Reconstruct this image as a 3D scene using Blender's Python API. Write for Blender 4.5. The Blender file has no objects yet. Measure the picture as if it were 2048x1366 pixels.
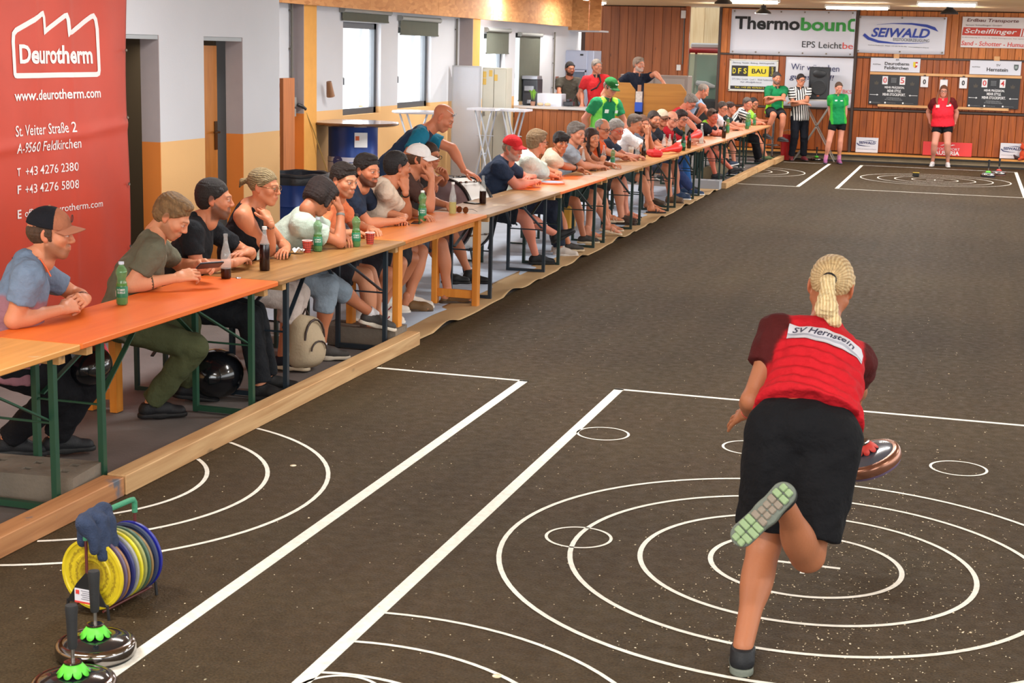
import bpy, bmesh, math, random
import numpy as np
from mathutils import Vector, Matrix
C = bpy.data.collections.new('scene'); bpy.context.scene.collection.children.link(C)
rnd = random.Random(7)
PI = math.pi
# ---------------------------------------------------------------- camera, world, lights, exposure
scn = bpy.context.scene
cam_data = bpy.data.cameras.new('camera'); cam = bpy.data.objects.new('camera', cam_data); C.objects.link(cam)
yaw, pitch, roll = -0.2877, 0.1912, 0.0258
fw = Vector((math.sin(yaw)*math.cos(pitch), math.cos(yaw)*math.cos(pitch), -math.sin(pitch)))
rr = fw.cross(Vector((0, 0, 1))).normalized(); uu = rr.cross(fw)
r2 = rr*math.cos(roll)+uu*math.sin(roll); u2 = uu*math.cos(roll)-rr*math.sin(roll)
cam.matrix_world = Matrix(((r2.x, u2.x, -fw.x, 0), (r2.y, u2.y, -fw.y, 0), (r2.z, u2.z, -fw.z, 2.1383), (0, 0, 0, 1)))
cam_data.sensor_width = 36; cam_data.lens = 3024.4/2048*36; cam_data.clip_end = 200; cam_data.clip_start = .05
cam_data.dof.use_dof = True; cam_data.dof.focus_distance = 10.5; cam_data.dof.aperture_fstop = 13.0
scn.camera = cam
scn.view_settings.view_transform = 'Standard'; scn.view_settings.look = 'None'
scn.view_settings.gamma = 1; scn.view_settings.use_curve_mapping = False
scn.view_settings.exposure = 0.0
scn.cycles.max_bounces = 6; scn.cycles.transparent_max_bounces = 8
scn.cycles.sample_clamp_indirect = 4
w = bpy.data.worlds.new('world'); scn.world = w; w.use_nodes = True
w.node_tree.nodes['Background'].inputs[0].default_value = (.93, .97, 1, 1)
w.node_tree.nodes['Background'].inputs[1].default_value = 1.3
def area(name, loc, sx, sy, power, col=(1, .96, .9), rot=(0, 0, 0)):
    l = bpy.data.lights.new(name, 'AREA'); l.shape = 'RECTANGLE'; l.size = sx; l.size_y = sy; l.energy = power; l.color = col
    o = bpy.data.objects.new(name, l); C.objects.link(o); o.location = loc; o.rotation_euler = rot; return o
# ---------------------------------------------------------------- materials
def lin(c):
    return tuple(((v/255)/12.92 if v/255 <= .04045 else ((v/255+.055)/1.055)**2.4) for v in c)
MATS = {}
def node(nt, t, **kw):
    n = nt.nodes.new(t)
    for k, v in kw.items(): setattr(n, k, v)
    return n
def mat(name, col, rough=.6, metal=0, bump=0, bscale=60, var=0, vscale=8, stretch=(1, 1, 1), emit=0, trans=0, spec=.5, coat=0, alpha=1, attr=False):
    if name in MATS: return MATS[name]
    m = bpy.data.materials.new(name); m.use_nodes = True; nt = m.node_tree; b = nt.nodes['Principled BSDF']
    c = lin(col) if max(col) > 1 else col
    b.inputs['Base Color'].default_value = (*c, 1); b.inputs['Roughness'].default_value = rough; b.inputs['Metallic'].default_value = metal
    b.inputs['Specular IOR Level'].default_value = spec; b.inputs['Coat Weight'].default_value = coat
    if trans: b.inputs['Transmission Weight'].default_value = trans; b.inputs['IOR'].default_value = 1.3
    if alpha < 1: b.inputs['Alpha'].default_value = alpha
    if emit: b.inputs['Emission Color'].default_value = (*c, 1); b.inputs['Emission Strength'].default_value = emit
    tc = node(nt, 'ShaderNodeTexCoord'); mp = node(nt, 'ShaderNodeMapping'); mp.inputs['Scale'].default_value = stretch
    nt.links.new(tc.outputs['Object'], mp.inputs[0])
    src = None
    if attr:
        a = node(nt, 'ShaderNodeAttribute', attribute_name='Col'); src = a.outputs['Color']
    if var:
        n = node(nt, 'ShaderNodeTexNoise'); n.inputs['Scale'].default_value = vscale; n.inputs['Detail'].default_value = 6
        nt.links.new(mp.outputs[0], n.inputs[0])
        mr = node(nt, 'ShaderNodeMapRange'); mr.inputs[1].default_value = .25; mr.inputs[2].default_value = .75
        mr.inputs[3].default_value = 1-var; mr.inputs[4].default_value = 1+var
        nt.links.new(n.outputs[0], mr.inputs[0])
        mx = node(nt, 'ShaderNodeVectorMath', operation='SCALE')
        if src: nt.links.new(src, mx.inputs[0])
        else: mx.inputs[0].default_value = c
        nt.links.new(mr.outputs[0], mx.inputs['Scale']); src = mx.outputs[0]
    if src: nt.links.new(src, b.inputs['Base Color'])
    if bump:
        n2 = node(nt, 'ShaderNodeTexNoise'); n2.inputs['Scale'].default_value = bscale; n2.inputs['Detail'].default_value = 4
        nt.links.new(mp.outputs[0], n2.inputs[0])
        bp = node(nt, 'ShaderNodeBump'); bp.inputs['Strength'].default_value = bump; bp.inputs['Distance'].default_value = .01
        nt.links.new(n2.outputs[0], bp.inputs['Height']); nt.links.new(bp.outputs[0], b.inputs['Normal'])
    MATS[name] = m; return m
def wood(name, c1, c2, axis='y', scale=1.0, rough=.5, wear=None, knots=True):
    if name in MATS: return MATS[name]
    m = bpy.data.materials.new(name); m.use_nodes = True; nt = m.node_tree; b = nt.nodes['Principled BSDF']
    b.inputs['Roughness'].default_value = rough
    tc = node(nt, 'ShaderNodeTexCoord'); oi = node(nt, 'ShaderNodeObjectInfo')
    add = node(nt, 'ShaderNodeVectorMath', operation='ADD'); sc = node(nt, 'ShaderNodeVectorMath', operation='SCALE')
    comb = node(nt, 'ShaderNodeCombineXYZ')
    for i in range(3): nt.links.new(oi.outputs['Random'], comb.inputs[i])
    sc.inputs['Scale'].default_value = 37; nt.links.new(comb.outputs[0], sc.inputs[0])
    nt.links.new(tc.outputs['Object'], add.inputs[0]); nt.links.new(sc.outputs[0], add.inputs[1])
    mp = node(nt, 'ShaderNodeMapping'); s = {'x': (.6, 9, 9), 'y': (9, .6, 9), 'z': (9, 9, .6)}[axis]
    mp.inputs['Scale'].default_value = [v*scale for v in s]; nt.links.new(add.outputs[0], mp.inputs[0])
    n = node(nt, 'ShaderNodeTexNoise'); n.inputs['Scale'].default_value = 2.2; n.inputs['Detail'].default_value = 8; n.inputs['Distortion'].default_value = 1.2
    nt.links.new(mp.outputs[0], n.inputs[0])
    cr = node(nt, 'ShaderNodeValToRGB'); cr.color_ramp.elements[0].position = .32; cr.color_ramp.elements[1].position = .68
    cr.color_ramp.elements[0].color = (*lin(c1), 1); cr.color_ramp.elements[1].color = (*lin(c2), 1)
    nt.links.new(n.outputs[0], cr.inputs[0]); src = cr.outputs[0]
    mr = node(nt, 'ShaderNodeMapRange'); mr.inputs[3].default_value = .85; mr.inputs[4].default_value = 1.13
    nt.links.new(oi.outputs['Random'], mr.inputs[0])
    mx = node(nt, 'ShaderNodeVectorMath', operation='SCALE'); nt.links.new(src, mx.inputs[0]); nt.links.new(mr.outputs[0], mx.inputs['Scale']); src = mx.outputs[0]
    if knots:
        v = node(nt, 'ShaderNodeTexVoronoi'); v.inputs['Scale'].default_value = 2.6
        mp2 = node(nt, 'ShaderNodeMapping'); s2 = {'x': (.8, 2, 2), 'y': (2, .8, 2), 'z': (2, 2, .8)}[axis]; mp2.inputs['Scale'].default_value = s2
        nt.links.new(add.outputs[0], mp2.inputs[0]); nt.links.new(mp2.outputs[0], v.inputs[0])
        k = node(nt, 'ShaderNodeMapRange'); k.inputs[1].default_value = .03; k.inputs[2].default_value = .10; k.inputs[3].default_value = .45; k.inputs[4].default_value = 1
        nt.links.new(v.outputs['Distance'], k.inputs[0])
        mk = node(nt, 'ShaderNodeVectorMath', operation='SCALE'); nt.links.new(src, mk.inputs[0]); nt.links.new(k.outputs[0], mk.inputs['Scale']); src = mk.outputs[0]
    if wear:
        n3 = node(nt, 'ShaderNodeTexNoise'); n3.inputs['Scale'].default_value = 5; n3.inputs['Detail'].default_value = 8; nt.links.new(add.outputs[0], n3.inputs[0])
        k3 = node(nt, 'ShaderNodeMapRange'); k3.inputs[1].default_value = .66; k3.inputs[2].default_value = .72
        nt.links.new(n3.outputs[0], k3.inputs[0])
        mw = node(nt, 'ShaderNodeMix', data_type='RGBA'); nt.links.new(k3.outputs[0], mw.inputs[0]); nt.links.new(src, mw.inputs[6]); mw.inputs[7].default_value = (*lin(wear), 1); src = mw.outputs[2]
    nt.links.new(src, b.inputs['Base Color'])
    bp = node(nt, 'ShaderNodeBump'); bp.inputs['Strength'].default_value = .15; bp.inputs['Distance'].default_value = .004
    nt.links.new(n.outputs[0], bp.inputs['Height']); nt.links.new(bp.outputs[0], b.inputs['Normal'])
    MATS[name] = m; return m
# ---------------------------------------------------------------- objects
def link(o, parent=None):
    C.objects.link(o)
    if parent is not None: o.parent = parent
    return o
def tag(o, label=None, cat=None, group=None, kind=None):
    if label: o['label'] = label
    if cat: o['category'] = cat
    if group: o['group'] = group
    if kind: o['kind'] = kind
    return o
def thing(name, label, cat, loc=(0, 0, 0), rz=0, group=None):
    o = bpy.data.objects.new(name, None); C.objects.link(o); o.location = loc; o.rotation_euler = (0, 0, rz); o.empty_display_size = .1
    return tag(o, label, cat, group)
class MB:
    """collects boxes, tubes, lathes... into one mesh"""
    def __init__(s): s.v = []; s.f = []; s.m = []; s.mi = 0
    def add(s, vs, fs):
        n = len(s.v); s.v += [tuple(v) for v in vs]; s.f += [tuple(i+n for i in f) for f in fs]; s.m += [s.mi]*len(fs); return s
    def box(s, c, d, rot=None):
        x, y, z = d[0]/2, d[1]/2, d[2]/2
        vs = [Vector((a*x, b*y, e*z)) for e in (-1, 1) for b in (-1, 1) for a in (-1, 1)]
        if rot is not None: vs = [rot @ v for v in vs]
        vs = [v+Vector(c) for v in vs]
        return s.add(vs, [(0, 2, 3, 1), (4, 5, 7, 6), (0, 1, 5, 4), (2, 6, 7, 3), (0, 4, 6, 2), (1, 3, 7, 5)])
    def bar(s, a, b, w, h=None, up=(0, 0, 1)):
        a = Vector(a); b = Vector(b); d = b-a; L = d.length; d.normalize(); h = h or w
        u = Vector(up)
        if abs(d.dot(u)) > .99: u = Vector((1, 0, 0))
        r = d.cross(u).normalized(); u = r.cross(d)
        return s.box((a+b)/2, (w, L, h), Matrix((r, d, u)).transposed())
    def tube(s, pts, r, n=8, closed=False, cap=True):
        pts = [Vector(p) for p in pts]; N = len(pts); rs = r if isinstance(r, (list, tuple)) else [r]*N
        rings = []; prev = None
        for i, p in enumerate(pts):
            if closed: t = pts[(i+1) % N]-pts[i-1]
            else: t = pts[min(i+1, N-1)]-pts[max(i-1, 0)]
            t.normalize()
            if prev is None:
                prev = Vector((0, 0, 1)) if abs(t.z) < .9 else Vector((1, 0, 0))
            u = (prev-t*prev.dot(t)).normalized(); prev = u; w_ = t.cross(u)
            rings.append([p+(u*math.cos(a*2*PI/n)+w_*math.sin(a*2*PI/n))*rs[i] for a in range(n)])
        vs = [v for rg in rings for v in rg]; fs = []
        for i in range(N if closed else N-1):
            j = (i+1) % N
            for a in range(n):
                b = (a+1) % n; fs.append((i*n+a, i*n+b, j*n+b, j*n+a))
        if cap and not closed: fs += [tuple(range(n-1, -1, -1)), tuple((N-1)*n+a for a in range(n))]
        return s.add(vs, fs)
    def lathe(s, prof, n=24, c=(0, 0, 0), rot=None):
        vs = []; fs = []; N = len(prof)
        for r, z in prof:
            for a in range(n): vs.append(Vector((r*math.cos(a*2*PI/n), r*math.sin(a*2*PI/n), z)))
        for i in range(N-1):
            for a in range(n):
                b = (a+1) % n; fs.append((i*n+a, i*n+b, (i+1)*n+b, (i+1)*n+a))
        if prof[0][0] > 1e-5: fs.append(tuple(range(n-1, -1, -1)))
        if prof[-1][0] > 1e-5: fs.append(tuple((N-1)*n+a for a in range(n)))
        if rot is not None: vs = [rot @ v for v in vs]
        return s.add([v+Vector(c) for v in vs], fs)
    def grid(s, fn, nu, nv):
        vs = [fn(i/nu, j/nv) for j in range(nv+1) for i in range(nu+1)]
        return s.add(vs, [(j*(nu+1)+i, j*(nu+1)+i+1, (j+1)*(nu+1)+i+1, (j+1)*(nu+1)+i) for j in range(nv) for i in range(nu)])
    def prism(s, poly, z0, z1, M=None):
        n = len(poly); vs = [Vector((x, y, z0)) for x, y in poly]+[Vector((x, y, z1)) for x, y in poly]
        if M is not None: vs = [M @ v for v in vs]
        return s.add(vs, [tuple(range(n-1, -1, -1)), tuple(range(n, 2*n))]+[(i, (i+1) % n, (i+1) % n+n, i+n) for i in range(n)])
    def mesh(s, name='mesh', mats=None, smooth=False, bevel=0):
        me = bpy.data.meshes.new(name); me.from_pydata(s.v, [], s.f)
        for m in (mats if isinstance(mats, (list, tuple)) else [mats]):
            if m: me.materials.append(m)
        if max(s.m or [0]) > 0: me.polygons.foreach_set('material_index', s.m)
        if bevel:
            bm = bmesh.new(); bm.from_mesh(me)
            bmesh.ops.bevel(bm, geom=bm.edges[:], offset=bevel, segments=1, affect='EDGES', clamp_overlap=True)
            bm.to_mesh(me); bm.free()
        if smooth:
            me.polygons.foreach_set('use_smooth', [True]*len(me.polygons))
            try: me.set_sharp_from_angle(angle=math.radians(40))
            except Exception: pass
        me.update(); return me
    def obj(s, name, mats, parent=None, smooth=False, bevel=0, loc=None):
        o = bpy.data.objects.new(name, s.mesh(name, mats, smooth, bevel)); link(o, parent)
        if loc: o.location = loc
        return o
def inst(name, me, parent, loc=(0, 0, 0), rot=(0, 0, 0), scale=None):
    o = bpy.data.objects.new(name, me); link(o, parent); o.location = loc; o.rotation_euler = rot
    if scale: o.scale = scale
    return o
def copy_thing(r, loc, rz=0, label=None, group=None):
    c = r.copy(); C.objects.link(c); c.location = loc; c.rotation_euler = (0, 0, rz)
    if label: c['label'] = label
    if group: c['group'] = group
    for ch in r.children:
        d = ch.copy(); C.objects.link(d); d.parent = c
        for g in ch.children:
            e = g.copy(); C.objects.link(e); e.parent = d
    return c
def struct(name, mb, m, parent=None, **k):
    o = mb.obj(name, m, parent, **k); o['kind'] = 'structure'; return o
# text fitted into a box: a/b are the left and right middle points of the line (in plane coordinates u, v), h the glyph height
_tc = {}
def text(s, plane, a, b, h, m, parent, name='lettering', bold=0, shear=0, lift=.004, full=True):
    key = (s, bold, shear)
    if key not in _tc:
        cu = bpy.data.curves.new('t', 'FONT'); cu.body = s; cu.offset = bold; cu.shear = shear; cu.resolution_u = 3
        o = bpy.data.objects.new('t', cu); C.objects.link(o)
        dg = bpy.context.evaluated_depsgraph_get(); me = bpy.data.meshes.new_from_object(o.evaluated_get(dg))
        v = np.array([x.co[:] for x in me.vertices]); f = [tuple(p.vertices) for p in me.polygons]
        bpy.data.objects.remove(o); bpy.data.curves.remove(cu); bpy.data.meshes.remove(me)
        v[:, 0] -= v[:, 0].min(); v[:, 0] /= v[:, 0].max()
        if full: v[:, 1] -= v[:, 1].min(); v[:, 1] /= max(v[:, 1].max(), 1e-6)
        _tc[key] = (v, f)
    v, f = _tc[key]; O, U, V = [Vector(q) for q in plane]; Nn = U.cross(V)
    a = Vector((a[0], a[1])); b = Vector((b[0], b[1]))
    pts = []
    for x, y, _ in v:
        q = a+(b-a)*float(x); pts.append(O+U*q.x+V*(q.y+(float(y)-.5)*h)+Nn*lift)
    mb = MB(); mb.add(pts, f); return mb.obj(name, m, parent)
def flat(plane, pts, m, parent, name, lift=.002, thick=0):
    O, U, V = [Vector(q) for q in plane]; Nn = U.cross(V); mb = MB()
    M = Matrix((U, V, Nn)).transposed().to_4x4(); M.translation = O
    mb.prism(pts, lift-max(thick, .0015), lift, M); return mb.obj(name, m, parent)
def stroke(plane, pts, wd, m, parent, name, lift=.004, closed=False):
    O, U, V = [Vector(q) for q in plane]; Nn = U.cross(V); n = len(pts); L = []
    P_ = [Vector(p) for p in pts]
    for i in range(n):
        p0 = P_[i-1] if (i or closed) else P_[i]; p1 = P_[(i+1) % n] if (i < n-1 or closed) else P_[i]
        t1 = (P_[i]-p0); t2 = (p1-P_[i])
        if t1.length < 1e-6: t1 = t2
        if t2.length < 1e-6: t2 = t1
        t1.normalize(); t2.normalize(); n1 = Vector((-t1.y, t1.x)); n2 = Vector((-t2.y, t2.x)); mm = (n1+n2)
        if mm.length < .3: mm = n1*1.0
        mm.normalize(); sc = 1/max(.5, mm.dot(n1))
        wv = wd[i] if isinstance(wd, (list, tuple)) else wd
        L.append((P_[i]+mm*wv/2*sc, P_[i]-mm*wv/2*sc))
    mb = MB(); vs = []
    for a, b in L:
        vs += [O+U*a.x+V*a.y+Nn*lift, O+U*b.x+V*b.y+Nn*lift]
    fs = [(2*i, 2*i+1, 2*((i+1) % n)+1, 2*((i+1) % n)) for i in range(n if closed else n-1)]
    mb.add(vs, fs); return mb.obj(name, m, parent)
# ---------------------------------------------------------------- implicit surfaces -> meshes (smooth unions of tapered capsules and ellipsoids)
def nrm(v): v = np.asarray(v, float); return v/max(np.linalg.norm(v), 1e-9)
def cap(a, b, r1, r2=None, c=0, cut=None, sub=False, k=None): return dict(t='c', a=np.array(a, float), b=np.array(b, float), r1=r1, r2=r1 if r2 is None else r2, c=c, cut=cut, sub=sub, k=k)
def ell(p, r, R=None, c=0, cut=None, sub=False, k=None): return dict(t='e', p=np.array(p, float), r=np.array(r, float), R=np.eye(3) if R is None else np.asarray(R, float), c=c, cut=cut, sub=sub, k=k)
def sdf_mesh(prims, vox, k=.03, noise=None, clip=None):
    lo = np.full(3, 1e9); hi = -lo
    for p in prims:
        if p['sub']: continue
        if p['t'] == 'c': rr_ = max(p['r1'], p['r2']); l = np.minimum(p['a'], p['b'])-rr_; h = np.maximum(p['a'], p['b'])+rr_
        else:
            e = np.sqrt(((p['R']*p['r'])**2).sum(1)); l = p['p']-e; h = p['p']+e
        lo = np.minimum(lo, l); hi = np.maximum(hi, h)
    pad = k*.5+3*vox+(noise[0] if noise else 0); lo -= pad; hi += pad
    n = np.ceil((hi-lo)/vox).astype(int)+1
    ax = [(lo[i]+np.arange(n[i])*vox).astype(np.float32) for i in range(3)]
    D = np.full(n, 1.0, np.float32); best = np.full(n, 9., np.float32); ID = np.zeros(n, np.int16)
    for p in prims:
        kk = p['k'] if p['k'] is not None else k
        if p['t'] == 'c': rr_ = max(p['r1'], p['r2']); l = np.minimum(p['a'], p['b'])-rr_; h = np.maximum(p['a'], p['b'])+rr_
        else:
            e = np.sqrt(((p['R']*p['r'])**2).sum(1)); l = p['p']-e; h = p['p']+e
        m = kk+2.5*vox
        i0 = np.clip(np.floor((l-m-lo)/vox).astype(int), 0, n-1); i1 = np.clip(np.ceil((h+m-lo)/vox).astype(int)+1, 1, n)
        sl = tuple(slice(i0[i], i1[i]) for i in range(3))
        X = ax[0][sl[0]][:, None, None]; Y = ax[1][sl[1]][None, :, None]; Z = ax[2][sl[2]][None, None, :]
        if p['t'] == 'c':
            a, b = p['a'], p['b']; ba = b-a; L2 = max(ba@ba, 1e-9)
            t = np.clip(((X-a[0])*ba[0]+(Y-a[1])*ba[1]+(Z-a[2])*ba[2])/L2, 0, 1)
            d = np.sqrt((X-a[0]-t*ba[0])**2+(Y-a[1]-t*ba[1])**2+(Z-a[2]-t*ba[2])**2)-(p['r1']+(p['r2']-p['r1'])*t)
        else:
            R = p['R']; q = p['p']; x, y, z = X-q[0], Y-q[1], Z-q[2]
            u = [R[0, j]*x+R[1, j]*y+R[2, j]*z for j in range(3)]
            k0 = np.sqrt(sum((u[j]/p['r'][j])**2 for j in range(3))); k1 = np.sqrt(sum((u[j]/p['r'][j]**2)**2 for j in range(3)))+1e-9
            d = k0*(k0-1)/k1
        d = d.astype(np.float32)
        if p['cut'] is not None:
            for cp, cn in (p['cut'] if isinstance(p['cut'], list) else [p['cut']]):
                cn = nrm(cn); pl = (X-cp[0])*cn[0]+(Y-cp[1])*cn[1]+(Z-cp[2])*cn[2]; d = np.maximum(d, pl.astype(np.float32))
        A = D[sl]
        if p['sub']:
            hh = np.clip(.5+.5*(-A-d)/kk, 0, 1)*0+np.clip(.5-.5*(A+d)/kk, 0, 1)
            D[sl] = A*(1-hh)+(-d)*hh+kk*hh*(1-hh)
        else:
            hh = np.clip(.5+.5*(A-d)/kk, 0, 1); D[sl] = A*(1-hh)+d*hh-kk*hh*(1-hh)
            B = best[sl]; mk = d < B; B[mk] = d[mk]; ID[sl][mk] = p['c']
    if clip is not None:
        X = ax[0][:, None, None]; Y = ax[1][None, :, None]; Z = ax[2][None, None, :]
        for cp, cn in clip:
            cn = nrm(cn); D = np.maximum(D, ((X-cp[0])*cn[0]+(Y-cp[1])*cn[1]+(Z-cp[2])*cn[2]).astype(np.float32))
    if noise:
        amp, fr, seed = noise; rs = np.random.RandomState(seed)
        X = ax[0][:, None, None]; Y = ax[1][None, :, None]; Z = ax[2][None, None, :]; acc = 0
        for j in range(5):
            dr = nrm(rs.normal(size=3))*fr*(1+.35*j); d2 = nrm(rs.normal(size=3))*fr*.6
            acc = acc+np.sin(X*dr[0]+Y*dr[1]+Z*dr[2]+rs.rand()*6+1.3*np.sin(X*d2[0]+Y*d2[1]+Z*d2[2]+rs.rand()*6))/(1+.35*j)
        D = D+(amp*.45*acc).astype(np.float32)
    return nets(D, lo, vox, ID)
def nets(D, lo, vox, ID):
    s = D < 0; n = D.shape
    c = np.zeros((n[0]-1, n[1]-1, n[2]-1), np.int8)
    for i in (0, 1):
        for j in (0, 1):
            for k in (0, 1): c += s[i:n[0]-1+i, j:n[1]-1+j, k:n[2]-1+k]
    I, J, K = np.nonzero((c > 0) & (c < 8)); N = len(I)
    idx = np.full(c.shape, -1, np.int32); idx[I, J, K] = np.arange(N)
    acc = np.zeros((N, 3)); cnt = np.zeros(N)
    cs = [(i, j, k) for i in (0, 1) for j in (0, 1) for k in (0, 1)]
    for a in cs:
        for ax_ in range(3):
            if a[ax_] == 0:
                b = list(a); b[ax_] = 1
                da = D[I+a[0], J+a[1], K+a[2]]; db = D[I+b[0], J+b[1], K+b[2]]; m = (da < 0) != (db < 0)
                t = np.where(m, da/np.where(m, da-db, 1), 0)
                for q in range(3): acc[:, q] += m*(a[q]+(t if q == ax_ else 0))
                cnt += m
    V = (acc/cnt[:, None]+np.stack([I, J, K], 1))*vox+lo
    F = []
    for ax_ in range(3):
        sa = [slice(0, None)]*3; sb = [slice(0, None)]*3; sa[ax_] = slice(0, -1); sb[ax_] = slice(1, None)
        A = s[tuple(sa)]; B = s[tuple(sb)]; e = np.argwhere(A != B)
        o1, o2 = [(1, 2), (2, 0), (0, 1)][ax_]
        e = e[(e[:, o1] > 0) & (e[:, o2] > 0) & (e[:, o1] < n[o1]-1) & (e[:, o2] < n[o2]-1)]
        if not len(e): continue
        def g(d1, d2):
            q = e.copy(); q[:, o1] -= d1; q[:, o2] -= d2; return idx[q[:, 0], q[:, 1], q[:, 2]]
        f = np.stack([g(1, 1), g(0, 1), g(0, 0), g(1, 0)], 1)
        inside = s[e[:, 0], e[:, 1], e[:, 2]]
        f[~inside] = f[~inside][:, ::-1]; F.append(f)
    F = np.concatenate(F) if F else np.zeros((0, 4), int)
    return V, F[(F >= 0).all(1)], ID[np.minimum(I, n[0]-1), J, K]
def relax(V, F, it=2, f=.5):
    E_ = np.concatenate([F[:, [0, 1]], F[:, [1, 2]], F[:, [2, 3]], F[:, [3, 0]]]); n = len(V)
    for _ in range(it):
        S = np.zeros((n, 3)); c = np.zeros(n)
        for q in range(3):
            S[:, q] = np.bincount(E_[:, 0], V[E_[:, 1], q], n)+np.bincount(E_[:, 1], V[E_[:, 0], q], n)
        c = np.bincount(E_[:, 0], minlength=n)+np.bincount(E_[:, 1], minlength=n)
        V = V*(1-f)+f*S/np.maximum(c, 1)[:, None]
    return V
def np_obj(name, V, F, m, parent=None, col=None, extra=None, loc=None):
    me = bpy.data.meshes.new(name); me.vertices.add(len(V)); me.vertices.foreach_set('co', np.asarray(V, np.float32).ravel())
    me.loops.add(len(F)*4); me.polygons.add(len(F)); me.loops.foreach_set('vertex_index', np.asarray(F, np.int32).ravel())
    me.polygons.foreach_set('loop_start', np.arange(len(F), dtype=np.int32)*4); me.polygons.foreach_set('use_smooth', np.ones(len(F), bool))
    me.update(calc_edges=True)
    if m: me.materials.append(m)
    if col is not None:
        a = me.color_attributes.new('Col', 'FLOAT_COLOR', 'POINT'); cc = np.ones((len(V), 4), np.float32); cc[:, :3] = col; a.data.foreach_set('color', cc.ravel())
    if extra:
        for kx, vx in extra.items():
            a = me.attributes.new(kx, 'FLOAT', 'POINT'); a.data.foreach_set('value', np.asarray(vx, np.float32))
    o = bpy.data.objects.new(name, me); link(o, parent)
    if loc is not None: o.location = loc
    return o
# ---------------------------------------------------------------- people
SKIN = mat('skin', (1, 1, 1), rough=.5, attr=True, spec=.35, bump=.12, bscale=90)
SKIN.node_tree.nodes['Principled BSDF'].inputs['Subsurface Weight'].default_value = .06
SKIN.node_tree.nodes['Principled BSDF'].inputs['Subsurface Radius'].default_value = (.012, .004, .002)
CLOTH = mat('cloth', (1, 1, 1), rough=.88, attr=True, spec=.2, bump=1.0, bscale=14, var=.07, vscale=25)
HAIR = mat('hair', (1, 1, 1), rough=.5, attr=True, spec=.3, bump=.7, bscale=260, var=.30, vscale=70, stretch=(1.3, 1.3, .28))
RUB = mat('shoe_surface', (1, 1, 1), rough=.6, attr=True, spec=.35, bump=.2, bscale=120)
GLS = mat('spectacle_frame', (22, 20, 20), rough=.35); GOLD = mat('thin_gold_frame', (120, 95, 60), rough=.3, metal=.8)
CLOTH.node_tree.nodes['Bump'].inputs['Distance'].default_value = .02
def stripe_mat():
    m = mat('striped_cloth', (1, 1, 1), rough=.85, bump=.35, bscale=28); nt = m.node_tree; b = nt.nodes['Principled BSDF']
    a = node(nt, 'ShaderNodeAttribute', attribute_name='st'); w_ = node(nt, 'ShaderNodeMath', operation='PINGPONG'); w_.inputs[1].default_value = .024
    g = node(nt, 'ShaderNodeMath', operation='GREATER_THAN'); g.inputs[1].default_value = .0125
    nt.links.new(a.outputs['Fac'], w_.inputs[0]); nt.links.new(w_.outputs[0], g.inputs[0])
    mx = node(nt, 'ShaderNodeMix', data_type='RGBA'); nt.links.new(g.outputs[0], mx.inputs[0]); mx.inputs[6].default_value = (*lin((225, 222, 218)), 1); mx.inputs[7].default_value = (*lin((22, 22, 28)), 1)
    nt.links.new(mx.outputs[2], b.inputs['Base Color']); return m
STRIPE = stripe_mat()
def L3(c): return np.array(lin(c))
def head_prims(fem=0, fat=0):
    w = 1-.04*fem+.10*fat; p = []
    p += [ell((0, -.014, .036), (.075, .096, .086)), ell((0, .026, -.028), (.057*w, .062, .076)), ell((0, .066, -.094), (.021*w, .018, .019-.003*fem), k=.03)]
    for s in (-1, 1):
        p += [cap((s*.054*w, .0, -.045), (s*.020*w, .060, -.092), .017+.006*fat, .015, k=.03), ell((s*.043, .058, -.018), (.022, .022, .020), k=.03),
              cap((s*.010, .089, .026), (s*.044, .070, .026), .009-.002*fem, .008, k=.02)]
    p += [cap((0, .088, .016), (0, .108, -.024), .008, .0115, k=.014), ell((0, .082, -.062), (.026, .014, .018), k=.02)]
    for s in (-1, 1): p += [ell((s*.012, .099, -.029), (.0085, .010, .008), k=.010)]
    for s in (-1, 1): p += [ell((s*.031, .099, .006), (.017, .014, .012), sub=True, k=.012)]
    for s in (-1, 1): p += [ell((s*.031, .0805, .004), (.0135, .0135, .0125), k=.003), cap((s*.019, .088, .014), (s*.043, .084, .013), .0045, .004, k=.006)]
    p += [cap((-.019, .091, -.055), (.019, .091, -.055), .0055, c=1, k=.007), cap((-.015, .090, -.065), (.015, .090, -.065), .0065, c=1, k=.007)]
    p += [cap((-.02, .100, -.0605), (.02, .100, -.0605), .0025, sub=True, k=.004)]
    for s in (-1, 1):
        R = np.array([[.94, -.34*s, 0], [.34*s, .94, 0], [0, 0, 1]])
        p += [ell((s*.077, -.012, .002), (.007, .019, .031), R=R, k=.008), ell((s*.084, -.006, .004), (.004, .010, .018), R=R, sub=True, k=.006), ell((s*.073, -.006, -.022), (.007, .010, .010), k=.008)]
    p += [cap((0, -.020, -.05), (0, -.032, -.135), .054-.004*fem+.012*fat, .056-.005*fem+.014*fat, k=.03)]
    return p
_hc = {}
def head_tpl(fem, fat, vox):
    key = (fem, fat, vox)
    if key not in _hc:
        V, F, I = sdf_mesh(head_prims(fem, fat), vox, .02); _hc[key] = (relax(V, F, 1, .35), F)
    return _hc[key]
def sm(x, a, b): t = np.clip((x-a)/(b-a), 0, 1); return t*t*(3-2*t)
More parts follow.
